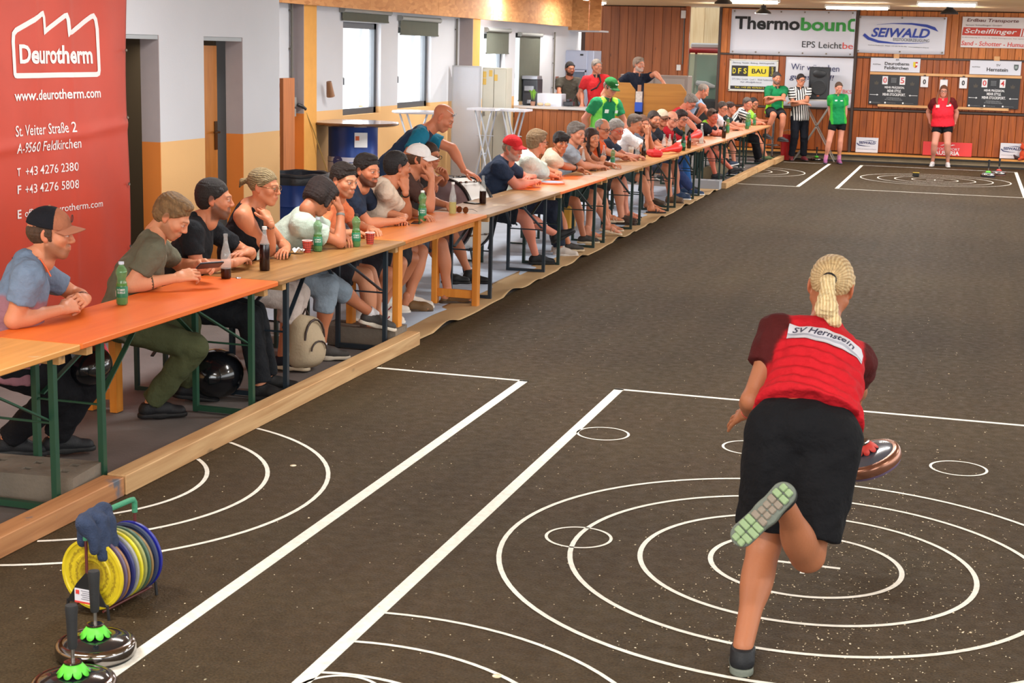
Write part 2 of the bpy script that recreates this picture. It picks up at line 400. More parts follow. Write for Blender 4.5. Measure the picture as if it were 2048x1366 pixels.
def head_col(V, sk, beard=None, bd=0, brow=(60, 42, 30), bald=None, lips=None, buzz=0, hair=None):
    x, y, z = V.T; c = np.tile(L3(sk), (len(V), 1))
    def put(m, col): 
        nonlocal c; c = c*(1-m[:, None])+col*m[:, None]
    red = L3(sk)*np.array([1.02, .72, .66])
    put(.5*np.exp(-((np.abs(x)-.042)**2/.018**2+(z+.025)**2/.02**2))*(y > .03), red)
    put(.55*np.exp(-(x**2/.013**2+(z+.03)**2/.014**2))*(y > .085), red)
    put(.6*(np.abs(x) > .074), red)
    if beard is not None:
        zb = np.interp(y, [-.02, .0, .02, .045, .07, .085, .12], [.012, .0, -.018, -.036, -.050, -.054, -.054])
        m = sm(zb-z, -.003, .016)*sm(y, -.022, -.006)*(1-sm(np.abs(x), .072, .077))
        m = np.maximum(m, sm(y, .072, .082)*sm(-z, .034, .040)*(1-sm(np.abs(x), .026, .038))*.9)
        m = m*(1-sm(-z, .108, .135)); m = m*(1-np.exp(-(((x/.020)**2+((z+.060)/.0105)**2)**2))*(y > .075)); put(bd*m, L3(beard))
    lp = np.exp(-(((x/.023)**2+((z+.060)/.0105)**2)**2))*(y > .078); put(.75*lp, L3(lips) if lips else L3(sk)*np.array([.85, .50, .48]))
    bz = .0275+.10*(.031-np.abs(x))*(np.abs(x) > .031)
    put(.62*np.exp(-(((z-bz)/.0048)**2))*sm(np.abs(x), .010, .015)*(1-sm(np.abs(x), .047, .054))*(y > .05), L3(brow))
    ey = np.exp(-((((np.abs(x)-.031)/.0145)**2+((z-.004)/.0075)**2)**3))*(y > .078); put(.80*ey, L3((205, 190, 180)))
    ir = np.exp(-((((np.abs(x)-.031)/.0062)**2+((z-.004)/.0068)**2)**3))*(y > .078); put(.97*ir, L3((38, 30, 26)))
    put(.6*np.exp(-((((np.abs(x)-.031)/.017)**2+((z-.0135)/.0035)**2)**2))*(y > .07), L3(brow)*.6)
    if buzz: put(buzz*sm(.803*(z-.075)-.596*(y-.085), -.012, .004), L3(hair or brow))
    return c
def hair_prims(st, s=1):
    cut = [((0, .085, .076), (0, .596, -.803))]
    p = []; E = lambda c, r, **k: ell(c, r, **k)
    if st in ('short', 'quiff', 'curly', 'thick'):
        o = {'short': .006, 'quiff': .008, 'curly': .022, 'thick': .016}[st]
        cut = [((0, .090, .070), (0, .60, -.80))]
        p += [E((0, -.019-o*.25, .043+o*.25), (.0745+o*.9, .0955+o*.8, .0840+o), cut=cut, k=.006)]
        for q in (-1, 1): p += [cap((q*.070, .016, .05), (q*.0715, .008, .008), .009+o*.3, .0045, k=.008)]
        if st in ('short', 'quiff', 'thick'):
            for q in (-1, 1): p += [cap((q*.064, .046, .062), (q*.0695, .026, .028), .011+o*.2, .008, k=.012)]
        if st in ('short', 'quiff', 'thick'): p += [ell((0, -.030, .0), (.0725+o*.5, .084+o*.5, .078), cut=[((0, -.024, 0), (0, 1, .25)), ((0, 0, -.074), (0, .25, -1))], k=.02)]
        if st == 'quiff': p += [ell((0, .034, .104), (.054, .044, .024), k=.02)]
        if st == 'thick': p += [ell((0, .03, .10), (.072, .068, .032), k=.02), ell((0, -.07, -.02), (.06, .035, .05), k=.02)]
        if st == 'curly': p += [ell((0, .02, .09), (.08, .07, .04), k=.02), ell((0, -.06, -.03), (.075, .05, .06), k=.02)]
    elif st == 'recede':
        p += [E((0, -.02, .035), (.083, .100, .085), cut=[((0, .055, .105), (0, .80, -.60))])]
        for q in (-1, 1): p += [cap((q*.076, .01, .04), (q*.075, .008, .0), .009, .006, k=.012)]
    elif st == 'fringe':
        p += [E((0, -.016, .040), (.090, .112, .098), cut=[((0, .10, .045), (0, .5, -.866))]), ell((0, .052, .075), (.074, .052, .044), k=.02), ell((0, -.06, -.01), (.07, .045, .05), k=.02)]
        p += [cap((q*.016, .075, .085), (q*.016+.012, .096+.003*(q % 2), .040-.006*(q % 3)), .013, .005, k=.008) for q in range(-4, 4)]+[cap((q*.080, .03, .05), (q*.082, .018, -.005), .012, .006, k=.01) for q in (-1, 1)]
    elif st == 'bob':
        p += [E((0, -.016, .042), (.094, .112, .098), cut=[((0, .088, .05), (0, .85, -.5))]), ell((0, -.035, -.02), (.100, .080, .085), k=.03, cut=[((0, 0, -.075), (0, 0, -1))]), ell((0, .05, .085), (.072, .05, .035), k=.02)]
        for q in (-1, 1): p += [cap((q*.080, .025, .05), (q*.086, .030, -.06), .020, .014, k=.02)]
    elif st == 'long':
        p += [E((0, -.016, .040), (.084, .106, .094), cut=[((0, .090, .062), (0, .62, -.78))])]
        for q in (-1, 1): p += [cap((q*.072, .03, .06), (q*.080, .012, -.09), .016, .022, k=.02), cap((q*.080, .012, -.09), (q*.085, .03, -.24), .026, .018, k=.02)]
        p += [cap((0, -.08, .02), (0, -.085, -.20), .06, .05, k=.03)]
    elif st in ('tied', 'bun', 'pony'):
        p += [E((0, -.016, .040), (.080, .103, .091), cut=[((0, .090, .072), (0, .62, -.78))])]
        for q in (-1, 1): p += [cap((q*.070, .035, .055), (q*.074, -.01, .02), .010, .010, k=.012)]
        if st == 'bun': p += [ell((0, -.125, .055), (.030, .032, .028), k=.008)]
        if st == 'tied': p += [cap((0, -.10, .035), (-.005, -.155, .02), .018, .020, k=.012), cap((-.005, -.155, .02), (-.01, -.175, -.02), .018, .007, k=.012)]
    elif st == 'side':
        p += [ell((0, -.016, .010), (.083, .100, .075), cut=[((0, .03, .04), (0, .5, .86)), ((0, .02, 0), (0, 1, 0))])]
    return p
def mx(*c): return np.stack([np.asarray(q, float) for q in c], 1)
def frame(f, u):
    f = nrm(f); u = np.asarray(u, float); r = nrm(np.cross(f, u)); u = np.cross(r, f); return mx(r, f, u)
def ik(a, t, l1, l2, hint):
    a = np.asarray(a, float); t = np.asarray(t, float); d = t-a; L = np.linalg.norm(d); Lm = (l1+l2)*.995
    if L > Lm: t = a+d/L*Lm; L = Lm
    L = max(L, abs(l1-l2)*1.05+1e-3); dn = nrm(d); h = np.asarray(hint, float)-a; h = h-dn*(h@dn); h = nrm(h)
    x = (l1*l1-l2*l2+L*L)/(2*L); y = math.sqrt(max(l1*l1-x*x, 0)); return a+dn*x+h*y, t
def hand_prims(curl=.5, spread=0, fat=0):
    p = []; g = 1+.12*fat
    kn = [(-.030, .082, 0), (-.010, .088, .003), (.010, .085, .002), (.028, .077, -.002)]; ln = [(.043, .026, .019), (.047, .029, .020), (.043, .027, .020), (.033, .021, .018)]
    for i, (k_, l) in enumerate(zip(kn, ln)):
        p.append(cap((k_[0]*.55, .010, 0), k_, .0150*g, .0115*g, k=.012)); a = np.array(k_, float); ang = -curl*.55; sp = (i-1.5)*(.05+.16*spread)
        for j in range(3):
            d = np.array([math.sin(sp)*math.cos(ang), math.cos(sp)*math.cos(ang), math.sin(ang)]); b = a+d*l[j]
            p.append(cap(a, b, (.0092-.0008*j)*g, (.0088-.0010*j)*g, k=.004)); a = b; ang -= curl*(1.05 if j == 0 else .8)
    p.append(cap((-.012, .02, -.004), (-.030, .074, -.004), .017*g, .014*g, k=.012))
    o = 1-.55*min(curl, 1.3)/1.3
    a = np.array((-.022, .022, -.006)); b = a+np.array((-.030*o-.004, .030, -.014)); c = b+np.array((-.016*o, .030, -.010-.006*curl)); d = c+np.array((.002, .024, -.006-.006*curl))
    p += [cap(a, b, .0155*g, .0125*g, k=.012), cap(b, c, .0115*g, .0102*g, k=.005), cap(c, d, .0100*g, .0085*g, k=.004)]
    p.append(cap((0, -.03, 0), (0, .012, 0), .026*g, .024*g, k=.02)); return p
_hd = {}
def hand_tpl(curl, spread, vox):
    key = (curl, spread, vox)
    if key not in _hd: V, F, I = sdf_mesh(hand_prims(curl, spread), vox, .01); _hd[key] = (relax(V, F, 1, .3), F)
    return _hd[key]
_sh = {}
def shoe_tpl(kind, vox):
    key = (kind, vox)
    if key not in _sh:
        k = .03
        if kind == 'foot':
            up = [cap((0, -.03, .035), (0, .06, .035), .030, .030), cap((0, .06, .030), (.005, .14, .018), .030, .016), cap((-.02, .08, .022), (-.03, .165, .014), .018, .012), cap((.02, .08, .02), (.035, .135, .012), .016, .010), cap((0, -.015, .05), (0, -.01, .11), .034, .036)]
            for i, (xx, yy) in enumerate([(-.033, .185), (-.014, .190), (.004, .182), (.020, .172), (.035, .158)]): up.append(cap((xx*.9, yy-.035, .014), (xx, yy, .011), .011 if i else .013, .009, k=.006))
        elif kind == 'clog': up = [cap((0, .03, .050), (0, .13, .036), .046, .042), cap((0, .13, .036), (-.005, .17, .028), .042, .036), ell((0, -.035, .03), (.036, .03, .022))]
        elif kind == 'high': up = [cap((0, -.03, .045), (0, .06, .05), .038, .038), cap((0, .06, .045), (-.005, .165, .030), .038, .033), cap((0, -.02, .06), (0, -.012, .135), .040, .043, cut=((0, 0, .135), (0, 0, 1)))]
        else: up = [cap((0, -.03, .040), (0, .06, .045), .037, .036), cap((0, .06, .042), (-.005, .165, .028), .038, .033), cap((0, -.02, .05), (0, -.005, .085), .038, .040, cut=((0, 0, .088), (0, -.15, 1))), cap((0, .03, .065), (0, .09, .055), .024, .022)]
        if kind != 'foot': 
            for q in up:
                q['cut'] = ([q['cut']] if q['cut'] else [])+[((0, 0, .018), (0, 0, -1))]
        a = sdf_mesh(up, vox, k)
        so = [cap((0, -.035, .012), (.002, .05, .012), .042, .040, cut=[((0, 0, 0), (0, 0, -1)), ((0, 0, .026), (0, 0, 1))]), cap((.002, .05, .012), (-.004, .165, .012), .040, .042, cut=[((0, 0, 0), (0, 0, -1)), ((0, 0, .024), (0, 0, 1))])]
        b = sdf_mesh(so, vox, .02)
        _sh[key] = ((relax(a[0], a[1], 1, .3), a[1]), (b[0], b[1]))
    return _sh[key]
LOD = {0: (.0075, .0034, .0030, .0040), 1: (.0105, .0034, .0038, .006), 2: (.014, .0052, .0052, .008), 3: (.019, .0078, .0075, .011)}
pz = rnd
def person(lab, H, phi, P=None, ta=0, fp=0, fr=0, arms=None, legs=None, lod=1, skin=(214, 158, 128), hair=('short', (50, 38, 30)), beard=None, bd=0, buzz=0,
           top=('tee', (200, 200, 200)), bottom=('shorts', (40, 40, 45)), shoes=('sneaker', (40, 40, 42), (230, 228, 222)), fem=0, fat=0, s=1.0, glasses=None, cap_=None, group=None,
           standing=False, up=None, hands=('rest', 'rest'), N=None, F0=None, extra=None, brow=None, hw=None):
    H = np.array(H, float); vb, vh, vhd, vsh = LOD[lod]; skin = (skin[0]*.95, skin[1]*.89, skin[2]*.84)
    tc = nrm([-H[0], -H[1], 0]); ir = np.array([-tc[1], tc[0], 0]); ph = math.radians(phi)
    hf = tc*math.cos(ph)+ir*math.sin(ph); a = math.radians(fp); hf = hf*math.cos(a)+np.array([0, 0, -math.sin(a)])
    upv = np.array([0, 0, 1.])+math.tan(math.radians(fr))*np.cross(hf, [0, 0, 1.]); Rh = frame(hf, upv)
    if F0 is None: F0 = np.array([math.cos(math.radians(ta)), math.sin(math.radians(ta)), 0])
    F0 = nrm(F0)
    if N is None:
        N = (H-Rh[:, 2]*.085*s-np.array([0, 0, 1])*.085*s-Rh[:, 1]*.015-F0*.02) if standing else H-np.array([0, 0, .130])*s-nrm([F0[0], F0[1], 0])*.085*s-Rh[:, 1]*[.02, .02, 0]
    N = np.array(N, float)
    if P is None:
        if standing: P = np.array([N[0]-F0[0]*.02, N[1]-F0[1]*.02, N[2]-.52*s])
        else:
            dz = min(N[2]-.57, .49*s); hz = math.sqrt(max((.50*s)**2-dz**2, .0025)); P = N-F0*hz; P[2] = .57
    P = np.array(P, float); U = nrm(N-P); F_ = nrm(F0-U*(F0@U)); R_ = np.cross(F_, U); T = mx(R_, F_, U)   # R_ = person's right
    loc = np.array([P[0], P[1], 0.])
    root = thing('person', lab, 'person', tuple(loc), 0, group)
    sw = (.178-.018*fem+.015*fat)*s; 
    sho = {q: N-U*.050*s+R_*sg*sw+F_*.012 for q, sg in (('R', 1), ('L', -1))}
    hip = {q: P+R_*sg*.092*s for q, sg in (('R', 1), ('L', -1))}
    for q in 'RL':
        if arms and q in arms and 'so' in arms[q]: sho[q] = sho[q]+np.array(arms[q]['so'])
    M = (P+N)/2-F_*.018*(0 if standing else 1.8)
    arms = arms or {}; legs = legs or {}
    A = {}; ft = 1+.35*fat
    for q, sg in (('R', 1), ('L', -1)):
        d = arms.get(q)
        if d is None:
            if standing: d = dict(w=sho[q]+np.array([0, 0, -.56*s])+R_*sg*.09+F_*.04, e=sho[q]+R_*sg*.3-F_*.4+[0, 0, -.3])
            else:
                dz = sho[q][2]-.812; E0 = sho[q]+nrm(F0*.93+R_*sg*.25)*math.sqrt(max((.285*s)**2-dz*dz, .006)); E0[2] = .812; d = dict(E=E0, w=E0+nrm(F0*.62-R_*sg*.75)*.235*s+[0, 0, .004])
        wq = np.array(d['w'], float); e = d.get('e'); e = np.array(e, float) if e is not None else (sho[q]+R_*sg*.6-U*.12 if not standing else sho[q]+R_*sg*.35-U*.5-F_*.05)
        el, wr = ik(sho[q], wq, .285*s, .250*s, e)
        if 'E' in d: el = np.array(d['E'], float); wr = wq; L_ = np.linalg.norm(wr-el); wr = el+(wr-el)/L_*min(max(L_, .215*s), .265*s)
        elif not standing and el[2] < .812 and P[2] < .7: el[2] = .812
        hd = nrm(d.get('h', wr-el)) ; pn = np.array(d.get('p', (0, 0, -1)), float)
        A[q] = (el, wr, hd, pn, d.get('c', .45), d.get('sp', 0))
    Lg = {}
    for q, sg in (('R', 1), ('L', -1)):
        d = legs.get(q)
        if d is None:
            if standing: d = dict(a=(P[0]+R_[0]*sg*.13, P[1]+R_[1]*sg*.13, .09+(extra or {}).get('z0', 0)), k=P+F_*1+[0, 0, -.4])
            else: d = dict(a=(P[0]+F0[0]*.50+R_[0]*sg*.12, P[1]+F0[1]*.50+R_[1]*sg*.12, .09), k=P+F0*.6+[0, 0, .3])
        kn, an = ik(hip[q], d['a'], .43*s, .42*s, np.array(d.get('k', P+F0*.6+[0, 0, .3]), float)); fd = np.array(d.get('f', F0+R_*sg*.2), float); Lg[q] = (kn, an, nrm(fd), d.get('u', (0, 0, 1)))
    # --- body
    fe = .022*fat*3
    bp = [ell(N-U*.17*s, (.150*s*ft**.5, .100*s+fe*.5, .175*s), T), ell(M-U*.03+F_*fe*.4, (.132*s+fe, .092*s+fe, .16*s), T), ell(P+U*.03*s, (.150*s+fe*.8, .112*s+fe*.6, .125*s), T),
          cap(N+U*.0-F_*.005, (N*.35+sho['R']*.65), .050*s, .052*s), cap(N-F_*.005, (N*.35+sho['L']*.65), .050*s, .052*s),
          cap(N-U*.04, H-Rh[:, 2]*.075*s-Rh[:, 1]*.02*s, .060*s*(1-.08*fem+.2*fat), .053*s*(1-.06*fem+.2*fat))]
    if fem: bp += [ell(N-U*.20*s+F_*.085*s+R_*sg*.062*s, (.055*s, .05*s, .055*s), T) for sg in (1, -1)]
    for q in 'RL':
        el, wr, hd, pn, cu, sp = A[q]; a1 = (.047 if not fem else .041)*s*ft
        bp += [cap(sho[q], sho[q]+(el-sho[q])*.25, .056*s*ft**.7, .052*s*ft**.7), cap(sho[q], el, a1*1.05, a1*.82), cap(el, wr, a1*.86, .0275*s, k=.02), ell(el+(wr-el)*.28, (a1*.95, .085*s, a1*.92), frame(wr-el, [.1, .2, 1]), k=.02)]
        kn, an, fd, fu = Lg[q]
        bp += [cap(hip[q], kn, .084*s*ft**.6, .056*s*ft**.5), cap(kn, an, .052*s*ft**.5, .036*s), ell(kn+(an-kn)*.30-nrm(np.cross(np.cross(an-kn, kn-hip[q]), an-kn))*-.014, (.054*s*ft**.4, .13*s, .056*s*ft**.4), frame(an-kn, [.1, .2, 1]))]
    V, F, I = sdf_mesh(bp, vb, .035); V = relax(V, F, 1, .4)
    cols = np.tile(L3(skin), (len(V), 1))
    ht = hair[0] if hair else None
    if not buzz and ht in ('short', 'quiff', 'thick', 'fringe'): buzz = .75
    parts = [(V, F, cols)]
    hv, hf_ = head_tpl(fem, fat, vh); hs = np.array([hw or 1, 1, 1])*s
    parts.append(((hv*hs)@Rh.T+H, hf_, head_col(hv, skin, beard, bd, brow=brow or tuple(int(c*.8) for c in (hair[1] if hair else (70, 50, 40))), buzz=buzz, hair=hair[1] if hair else None)))
    for q, sg in (('R', 1), ('L', -1)):
        el, wr, hd, pn, cu, sp = A[q]; tv, tf = hand_tpl(cu, sp, vhd); up_ = -pn; Rk = frame(hd, up_); v = tv*s*(1-.08*fem); f = tf
        if sg < 0: v = v*np.array([-1, 1, 1]); f = tf[:, ::-1]
        parts.append((v@Rk.T+wr+hd*.012, f, np.tile(L3(skin), (len(v), 1))))
    for q, sg in (('R', 1), ('L', -1)):
        kn, an, fd, fu = Lg[q]
        if shoes[0] in ('sandal', 'clog', 'bare'):
            tv, tf = shoe_tpl('foot', vsh)[0]; Rk = frame(fd, fu); v = tv*s; f = tf
            if sg < 0: v = v*np.array([-1, 1, 1]); f = tf[:, ::-1]
            parts.append((v@Rk.T+an-Rk[:, 2]*.085*s+Rk[:, 2]*.02, f, np.tile(L3(skin), (len(v), 1))))
    n = 0; VV = []; FF = []; CC = []
    for v, f, c in parts: VV.append(v); FF.append(f+n); CC.append(c); n += len(v)
    np_obj('body', np.concatenate(VV)-loc, np.concatenate(FF), SKIN, root, np.concatenate(CC))
    # --- top
    kind, tcol = top[0], top[1]; tk = top[2] if len(top) > 2 else {}
    hem = tk.get('hem', .07); nz = tk.get('nz', (.0062 if not fem else .0045)); g = .013+tk.get('loose', .004)
    hc = (P-U*hem*s, -U); tp = []; bl2 = (bottom[2] if len(bottom) > 2 else 0)+(.012 if standing else .004)
    torso = [ell(N-U*.17*s, (.150*s*ft**.5+g, .100*s+fe*.5+g, .170*s+g), T, cut=hc), ell(M-U*.03+F_*fe*.4, (.134*s+fe+g*1.3, .095*s+fe+g*1.4, .17*s), T, cut=hc), ell(P-U*.04*s, (.160*s+fe*.8+g+bl2, .124*s+fe*.6+g+bl2, .34*s), T, cut=hc)]
    if fem: torso += [ell(N-U*.20*s+F_*.088*s+R_*sg*.062*s, (.060*s, .052*s, .060*s), T, cut=hc) for sg in (1, -1)]
    tp += torso
    sf = tk.get('slf') or {'tee': .62, 'polo': .60, 'tank': 0, 'sleeveless': 0, 'jacket': 1.0, 'cap': .35}[kind]
    for q in 'RL':
        el, wr = A[q][:2]; a1 = .045*s*ft
        if sf: tp += [cap(N-F_*.005-U*.008, N*.3+sho[q]*.7-U*.003, .050*s+g*.6, .055*s+g*.6, c=2), cap(sho[q], sho[q]+(el-sho[q])*.2, .056*s*ft**.7+g*.75, .053*s*ft**.7+g, c=1)]
        else: tp += [cap(N-F_*.0-U*.012, N*.45+sho[q]*.55-U*.01, .046*s+g*.5, .050*s+g*.3, c=2, cut=[(N*.38+sho[q]*.62, sho[q]-N)] if kind == 'tank' else [(N*.15+sho[q]*.85, sho[q]-N)])]
        if sf: e2 = sho[q]+(el-sho[q])*min(sf, 1); tp += [cap(sho[q], el, a1*1.05+g*1.1, a1*.9+g*1.35, c=1, cut=(e2, el-sho[q]) if sf < 1 else None, k=.02)]
        if sf >= 1: e3 = el+(wr-el)*tk.get('slv', .9); tp += [cap(el, wr, a1*.92+g*1.1, .034+g*.7, c=1, cut=(e3, wr-el), k=.02)]
    nr = {'tee': .066, 'polo': .062, 'tank': .092, 'sleeveless': .07, 'jacket': .066, 'cap': .07}[kind]*s*(1+.15*fat)
    tp += [cap(N+U*.035*s+F_*.045*s, H+Rh[:, 1]*.03-U*.02, nr*(.92 if kind != 'polo' else .88), nr, sub=True, k=.012)]
    V, F, I = sdf_mesh(tp, vb if lod else .008, .045, noise=(nz, 52/s, abs(hash_(lab)) % 1000)); V = relax(V, F, 1, .4)
    c0 = L3(tcol); c1 = L3(tk.get('sl', tcol)); c2 = L3(tk.get('sh', tcol)); col = np.where((I == 1)[:, None], c1, np.where((I == 2)[:, None], c2, c0))
    lat = (V-N)@R_; vert = (V-N)@U; fr_ = (V-N)@F_
    if 'panel' in tk: col = np.where((np.abs(lat) > tk.get('pw', .115))[:, None] & (I == 0)[:, None], L3(tk['panel']), col)
    if 'low' in tk: col = np.where(((vert < tk.get('lowz', -.22)))[:, None] & (I == 0)[:, None], L3(tk['low']), col)
    nm = {'tee': 't_shirt', 'polo': 'polo_shirt', 'tank': 'tank_top', 'sleeveless': 'sleeveless_top', 'jacket': 'jacket', 'cap': 't_shirt'}[kind]
    stp = 'stripe' in tk
    if np.ptp(col, 0).max() > .01 and lod < 2: col = relax(col, F, 2, .5)
    if 'fold' in tk:
        a_ = tk['fold']*np.sin(vert*2*PI/.05+lat*10+1.2*np.sin(lat*17))*sm(-vert, .10, .18)*(1-sm(-vert, .40, .46))*(I == 0); V = V-F_*a_[:, None]*np.sign(-fr_)[:, None]*-1
    o = np_obj(nm, V-loc, F, STRIPE if stp else CLOTH, root, col, extra={'st': np.where(I == 1, vert*.9+.3, lat)} if stp else None)
    if kind == 'polo':   # standing collar with two points
        mb = MB(); cc_ = L3(tk.get('collar', tcol)); ring = []; n_ = 20; r0 = .063*s*(1+.15*fat)
        base = N+U*.012*s+F_*.012
        for i in range(n_+1):
            a = PI*(.12+1.76*i/n_)-PI/2+PI
            ring.append(a)
        hd_ = nrm(H-N)
        def cf(u, v, n_=n_):
            a = PI/2+.22+(2*PI-.44)*u; r = r0*(1.0+.16*(1-v))+.012*(1-v); fr2 = max(0, math.cos(a-PI/2))
            p = base+R_*math.cos(a)*r+F_*math.sin(a)*r*1.0+hd_*(.042*v-.012-.030*fr2*(1-v)-.012*fr2); return p-loc
        mb.grid(cf, 24, 3); co = mb.obj('collar', mat('collar_%d_%d_%d' % tuple(tk.get('collar', tcol)), tk.get('collar', tcol), rough=.85), root, smooth=True)
        sol = co.modifiers.new('s', 'SOLIDIFY'); sol.thickness = .004
    # --- bottom
    kind, bcol = bottom[0], bottom[1]; g = .014+(bottom[2] if len(bottom) > 2 else 0); ff = {'shorts': .84, 'mini': .45, 'capri': 1.0, 'trousers': 1.0}[kind]; pp = [ell(P+U*.0, (.153*s+fe*.8+g*.8, .116*s+fe*.6+g*.8, .115*s), T)]
    for q in 'RL':
        kn, an = Lg[q][:2]; e2 = hip[q]+(kn-hip[q])*ff; fl = .012 if kind in ('shorts',) else .0
        pp += [cap(hip[q], kn, .088*s*ft**.6+g, .064*s*ft**.5+g+fl, cut=(e2, kn-hip[q]) if ff < 1 else None, k=.02)]
        if ff >= 1: e3 = kn+(an-kn)*(.42 if kind == 'capri' else .97); pp += [cap(kn, an, .067*s*ft**.5+g, .052*s+g*.9, cut=(e3, an-kn), k=.02)]
    V, F, I = sdf_mesh(pp, vb if lod else .008, .035, noise=(.006, 42, abs(hash_(lab)) % 997+3)); V = relax(V, F, 1, .4)
    np_obj({'shorts': 'shorts', 'mini': 'shorts', 'capri': 'short_trousers', 'trousers': 'trousers'}[kind], V-loc, F, CLOTH, root, np.tile(L3(bcol), (len(V), 1)))
    # --- shoes
    for q, sg in (('R', 1), ('L', -1)):
        kn, an, fd, fu = Lg[q]; Rk = frame(fd, fu); k = shoes[0]; base = an-Rk[:, 2]*.085*s
        def plc(tpl, colr, nm, m=RUB, par=root):
            v, f = tpl; v = v*s
            if sg < 0: v = v*np.array([-1, 1, 1]); f = f[:, ::-1]
            return np_obj(nm, v@Rk.T+base-loc, f, m, par, np.tile(L3(colr), (len(v), 1)))
        if k in ('sneaker', 'high'):
            u = plc(shoe_tpl(k, vsh)[0], shoes[1], 'shoe'); plc(shoe_tpl(k, vsh)[1], shoes[2], 'sole', par=u)
            if len(shoes) > 3 and shoes[3]:
                mb = MB(); sgn = -sg
                for z_ in (0, .035): mb.tube([base-loc+Rk@np.array([sx*.040*s, y_, h_])*1 for sx, y_, h_ in ((1, .02+z_, .035), (1, .045+z_, .062))], .006, 5)
                for z_ in (0, .035): mb.tube([base-loc+Rk@np.array([-1*.040*s, y_, h_]) for y_, h_ in ((.02+z_, .035), (.045+z_, .062))], .006, 5)
                mb.obj('side_mark', mat('shoe_mark_%d_%d_%d' % shoes[3], shoes[3]), u)
            if k in ('sneaker', 'high') and (kind not in ('trousers',)) and len(shoes) > 4 and shoes[4]:
                mb = MB(); e3 = an+nrm(kn-an)*shoes[5] if len(shoes) > 5 else an+nrm(kn-an)*.06; mb.tube([an-nrm(kn-an)*.04-loc, e3-loc], [.041*s, .043*s], 12); mb.obj('sock', mat('sock_%d_%d_%d' % shoes[4], shoes[4], rough=.9), root, smooth=True)
        elif k == 'clog':
            u = plc(shoe_tpl('clog', vsh)[0], shoes[1], 'shoe'); plc(shoe_tpl('clog', vsh)[1], shoes[2], 'sole', par=u)
        elif k == 'sandal':
            u = plc(shoe_tpl('foot', vsh)[1], shoes[2], 'sandal_sole')
            mb = MB(); B = lambda x_, y_, z_: base-loc+Rk@np.array([x_*s, y_*s, z_*s])
            for y_, h_ in ((.095, .060), (.055, .075)): mb.tube([B(-.044, y_, .02), B(-.034, y_, h_*.8), B(0, y_+.005, h_), B(.034, y_, h_*.8), B(.044, y_, .02)], .008, 6)
            mb.obj('strap', mat('strap_%d_%d_%d' % tuple(shoes[1]), shoes[1]), u, smooth=True)
    # --- hair
    def place(V): return (V*hs)@Rh.T+H
    if hair and hair[0] not in (None, 'bald'):
        st, hcol = hair[0], hair[1]; am = {'curly': .006, 'thick': .0025, 'fringe': .003, 'quiff': .0022, 'short': .0012}.get(st, .0018)
        V, F, I = sdf_mesh(hair_prims(st), vh, .012, noise=(am, 230 if st != 'curly' else 120, 5)); V = relax(V, F, 1, .3)
        x, y, z = V.T; hc0 = L3(hcol); hi = L3(hair[2]) if len(hair) > 2 else hc0*1.25
        t = (.5+.5*np.sin(np.arctan2(x, z-.03)*34+2*np.sin(y*60))) if st in ('pony', 'tied', 'bun') else .5+.5*np.sin(x*260+3*np.sin(y*42)+2.5*np.sin(z*37+y*20)); mxx = .6 if st in ('pony', 'tied') else .3; col = hc0*(1-t[:, None]*mxx)+hi*t[:, None]*mxx
        np_obj('hair', place(V)-loc, F, HAIR, root, col)
    if glasses:
        mb = MB(); kindg, gc = glasses if isinstance(glasses, tuple) else (glasses, GLS); rt = .0017 if lod < 2 else .0026
        pl = lambda x_, y_, z_: place(np.array([[x_, y_, z_]]))[0]-loc
        zz = .003 if kindg != 'up' else .085; yy = .103 if kindg != 'up' else .075
        for q in (-1, 1):
            mb.tube([pl(q*.033+.023*math.cos(a), yy-abs(.023*math.cos(a)*q+q*.033)*.12, zz+.018*math.sin(a)) for a in [i*2*PI/16 for i in range(16)]], rt, 6, closed=True)
            mb.tube([pl(q*.055, yy-.006, zz+.006), pl(q*.079, yy-.03, zz+.008), pl(q*.079, .0, zz+.008)], rt, 5)
        mb.tube([pl(-.010, yy, zz+.004), pl(0, yy+.003, zz+.008), pl(.010, yy, zz+.004)], rt, 5)
        go = mb.obj('sunglasses' if kindg == 'up' else 'glasses', gc, root, smooth=True)
        if kindg in ('up', 'sun'):
            mb = MB()
            for q in (-1, 1): mb.prism([(q*.033+.022*math.cos(i*PI/6), .017*math.sin(i*PI/6)) for i in range(12)], -.001, .001, Matrix([[*(Rh[i, 0:1]), Rh[i, 2], Rh[i, 1], pl(0, yy, zz)[i]] for i in range(3)]+[[0, 0, 0, 1]]))
            mb.obj('lens', mat('dark_lens', (18, 16, 15), rough=.1), go)
    if cap_:
        c1, c2 = cap_[0], cap_[1]; tilt = cap_[2] if len(cap_) > 2 else 0
        dm = [ell((0, -.010, .046), (.086, .107, .092), cut=[((0, 0, .036), (0, -.12, -1))])]
        V, F, I = sdf_mesh(dm, vh, .01); x, y, z = V.T
        col = np.where((y > .028)[:, None], L3(c2), L3(c1)) if len(cap_) > 3 else np.tile(L3(c1), (len(V), 1))
        co = np_obj('cap', place(V)-loc, F, CLOTH, root, col)
        mb = MB(); nu = 14
        def bf(u, v):
            a = (u-.5)*2*1.12; ro = 1-abs(u-.5)**2*1.3
            x_ = math.sin(a)*(.083); y_ = -.010+math.cos(a)*.104+v*.070*ro*1.02; z_ = .040-.35*x_*x_/.083-.016*v+.012*math.cos(a)
            return place(np.array([[x_, y_, z_+tilt*v]]))[0]-loc
        mb.grid(bf, nu, 5); b_ = mb.obj('brim', mat('brim_%d_%d_%d' % tuple(c2), c2, rough=.85), co, smooth=True); sm_ = b_.modifiers.new('s', 'SOLIDIFY'); sm_.thickness = .005
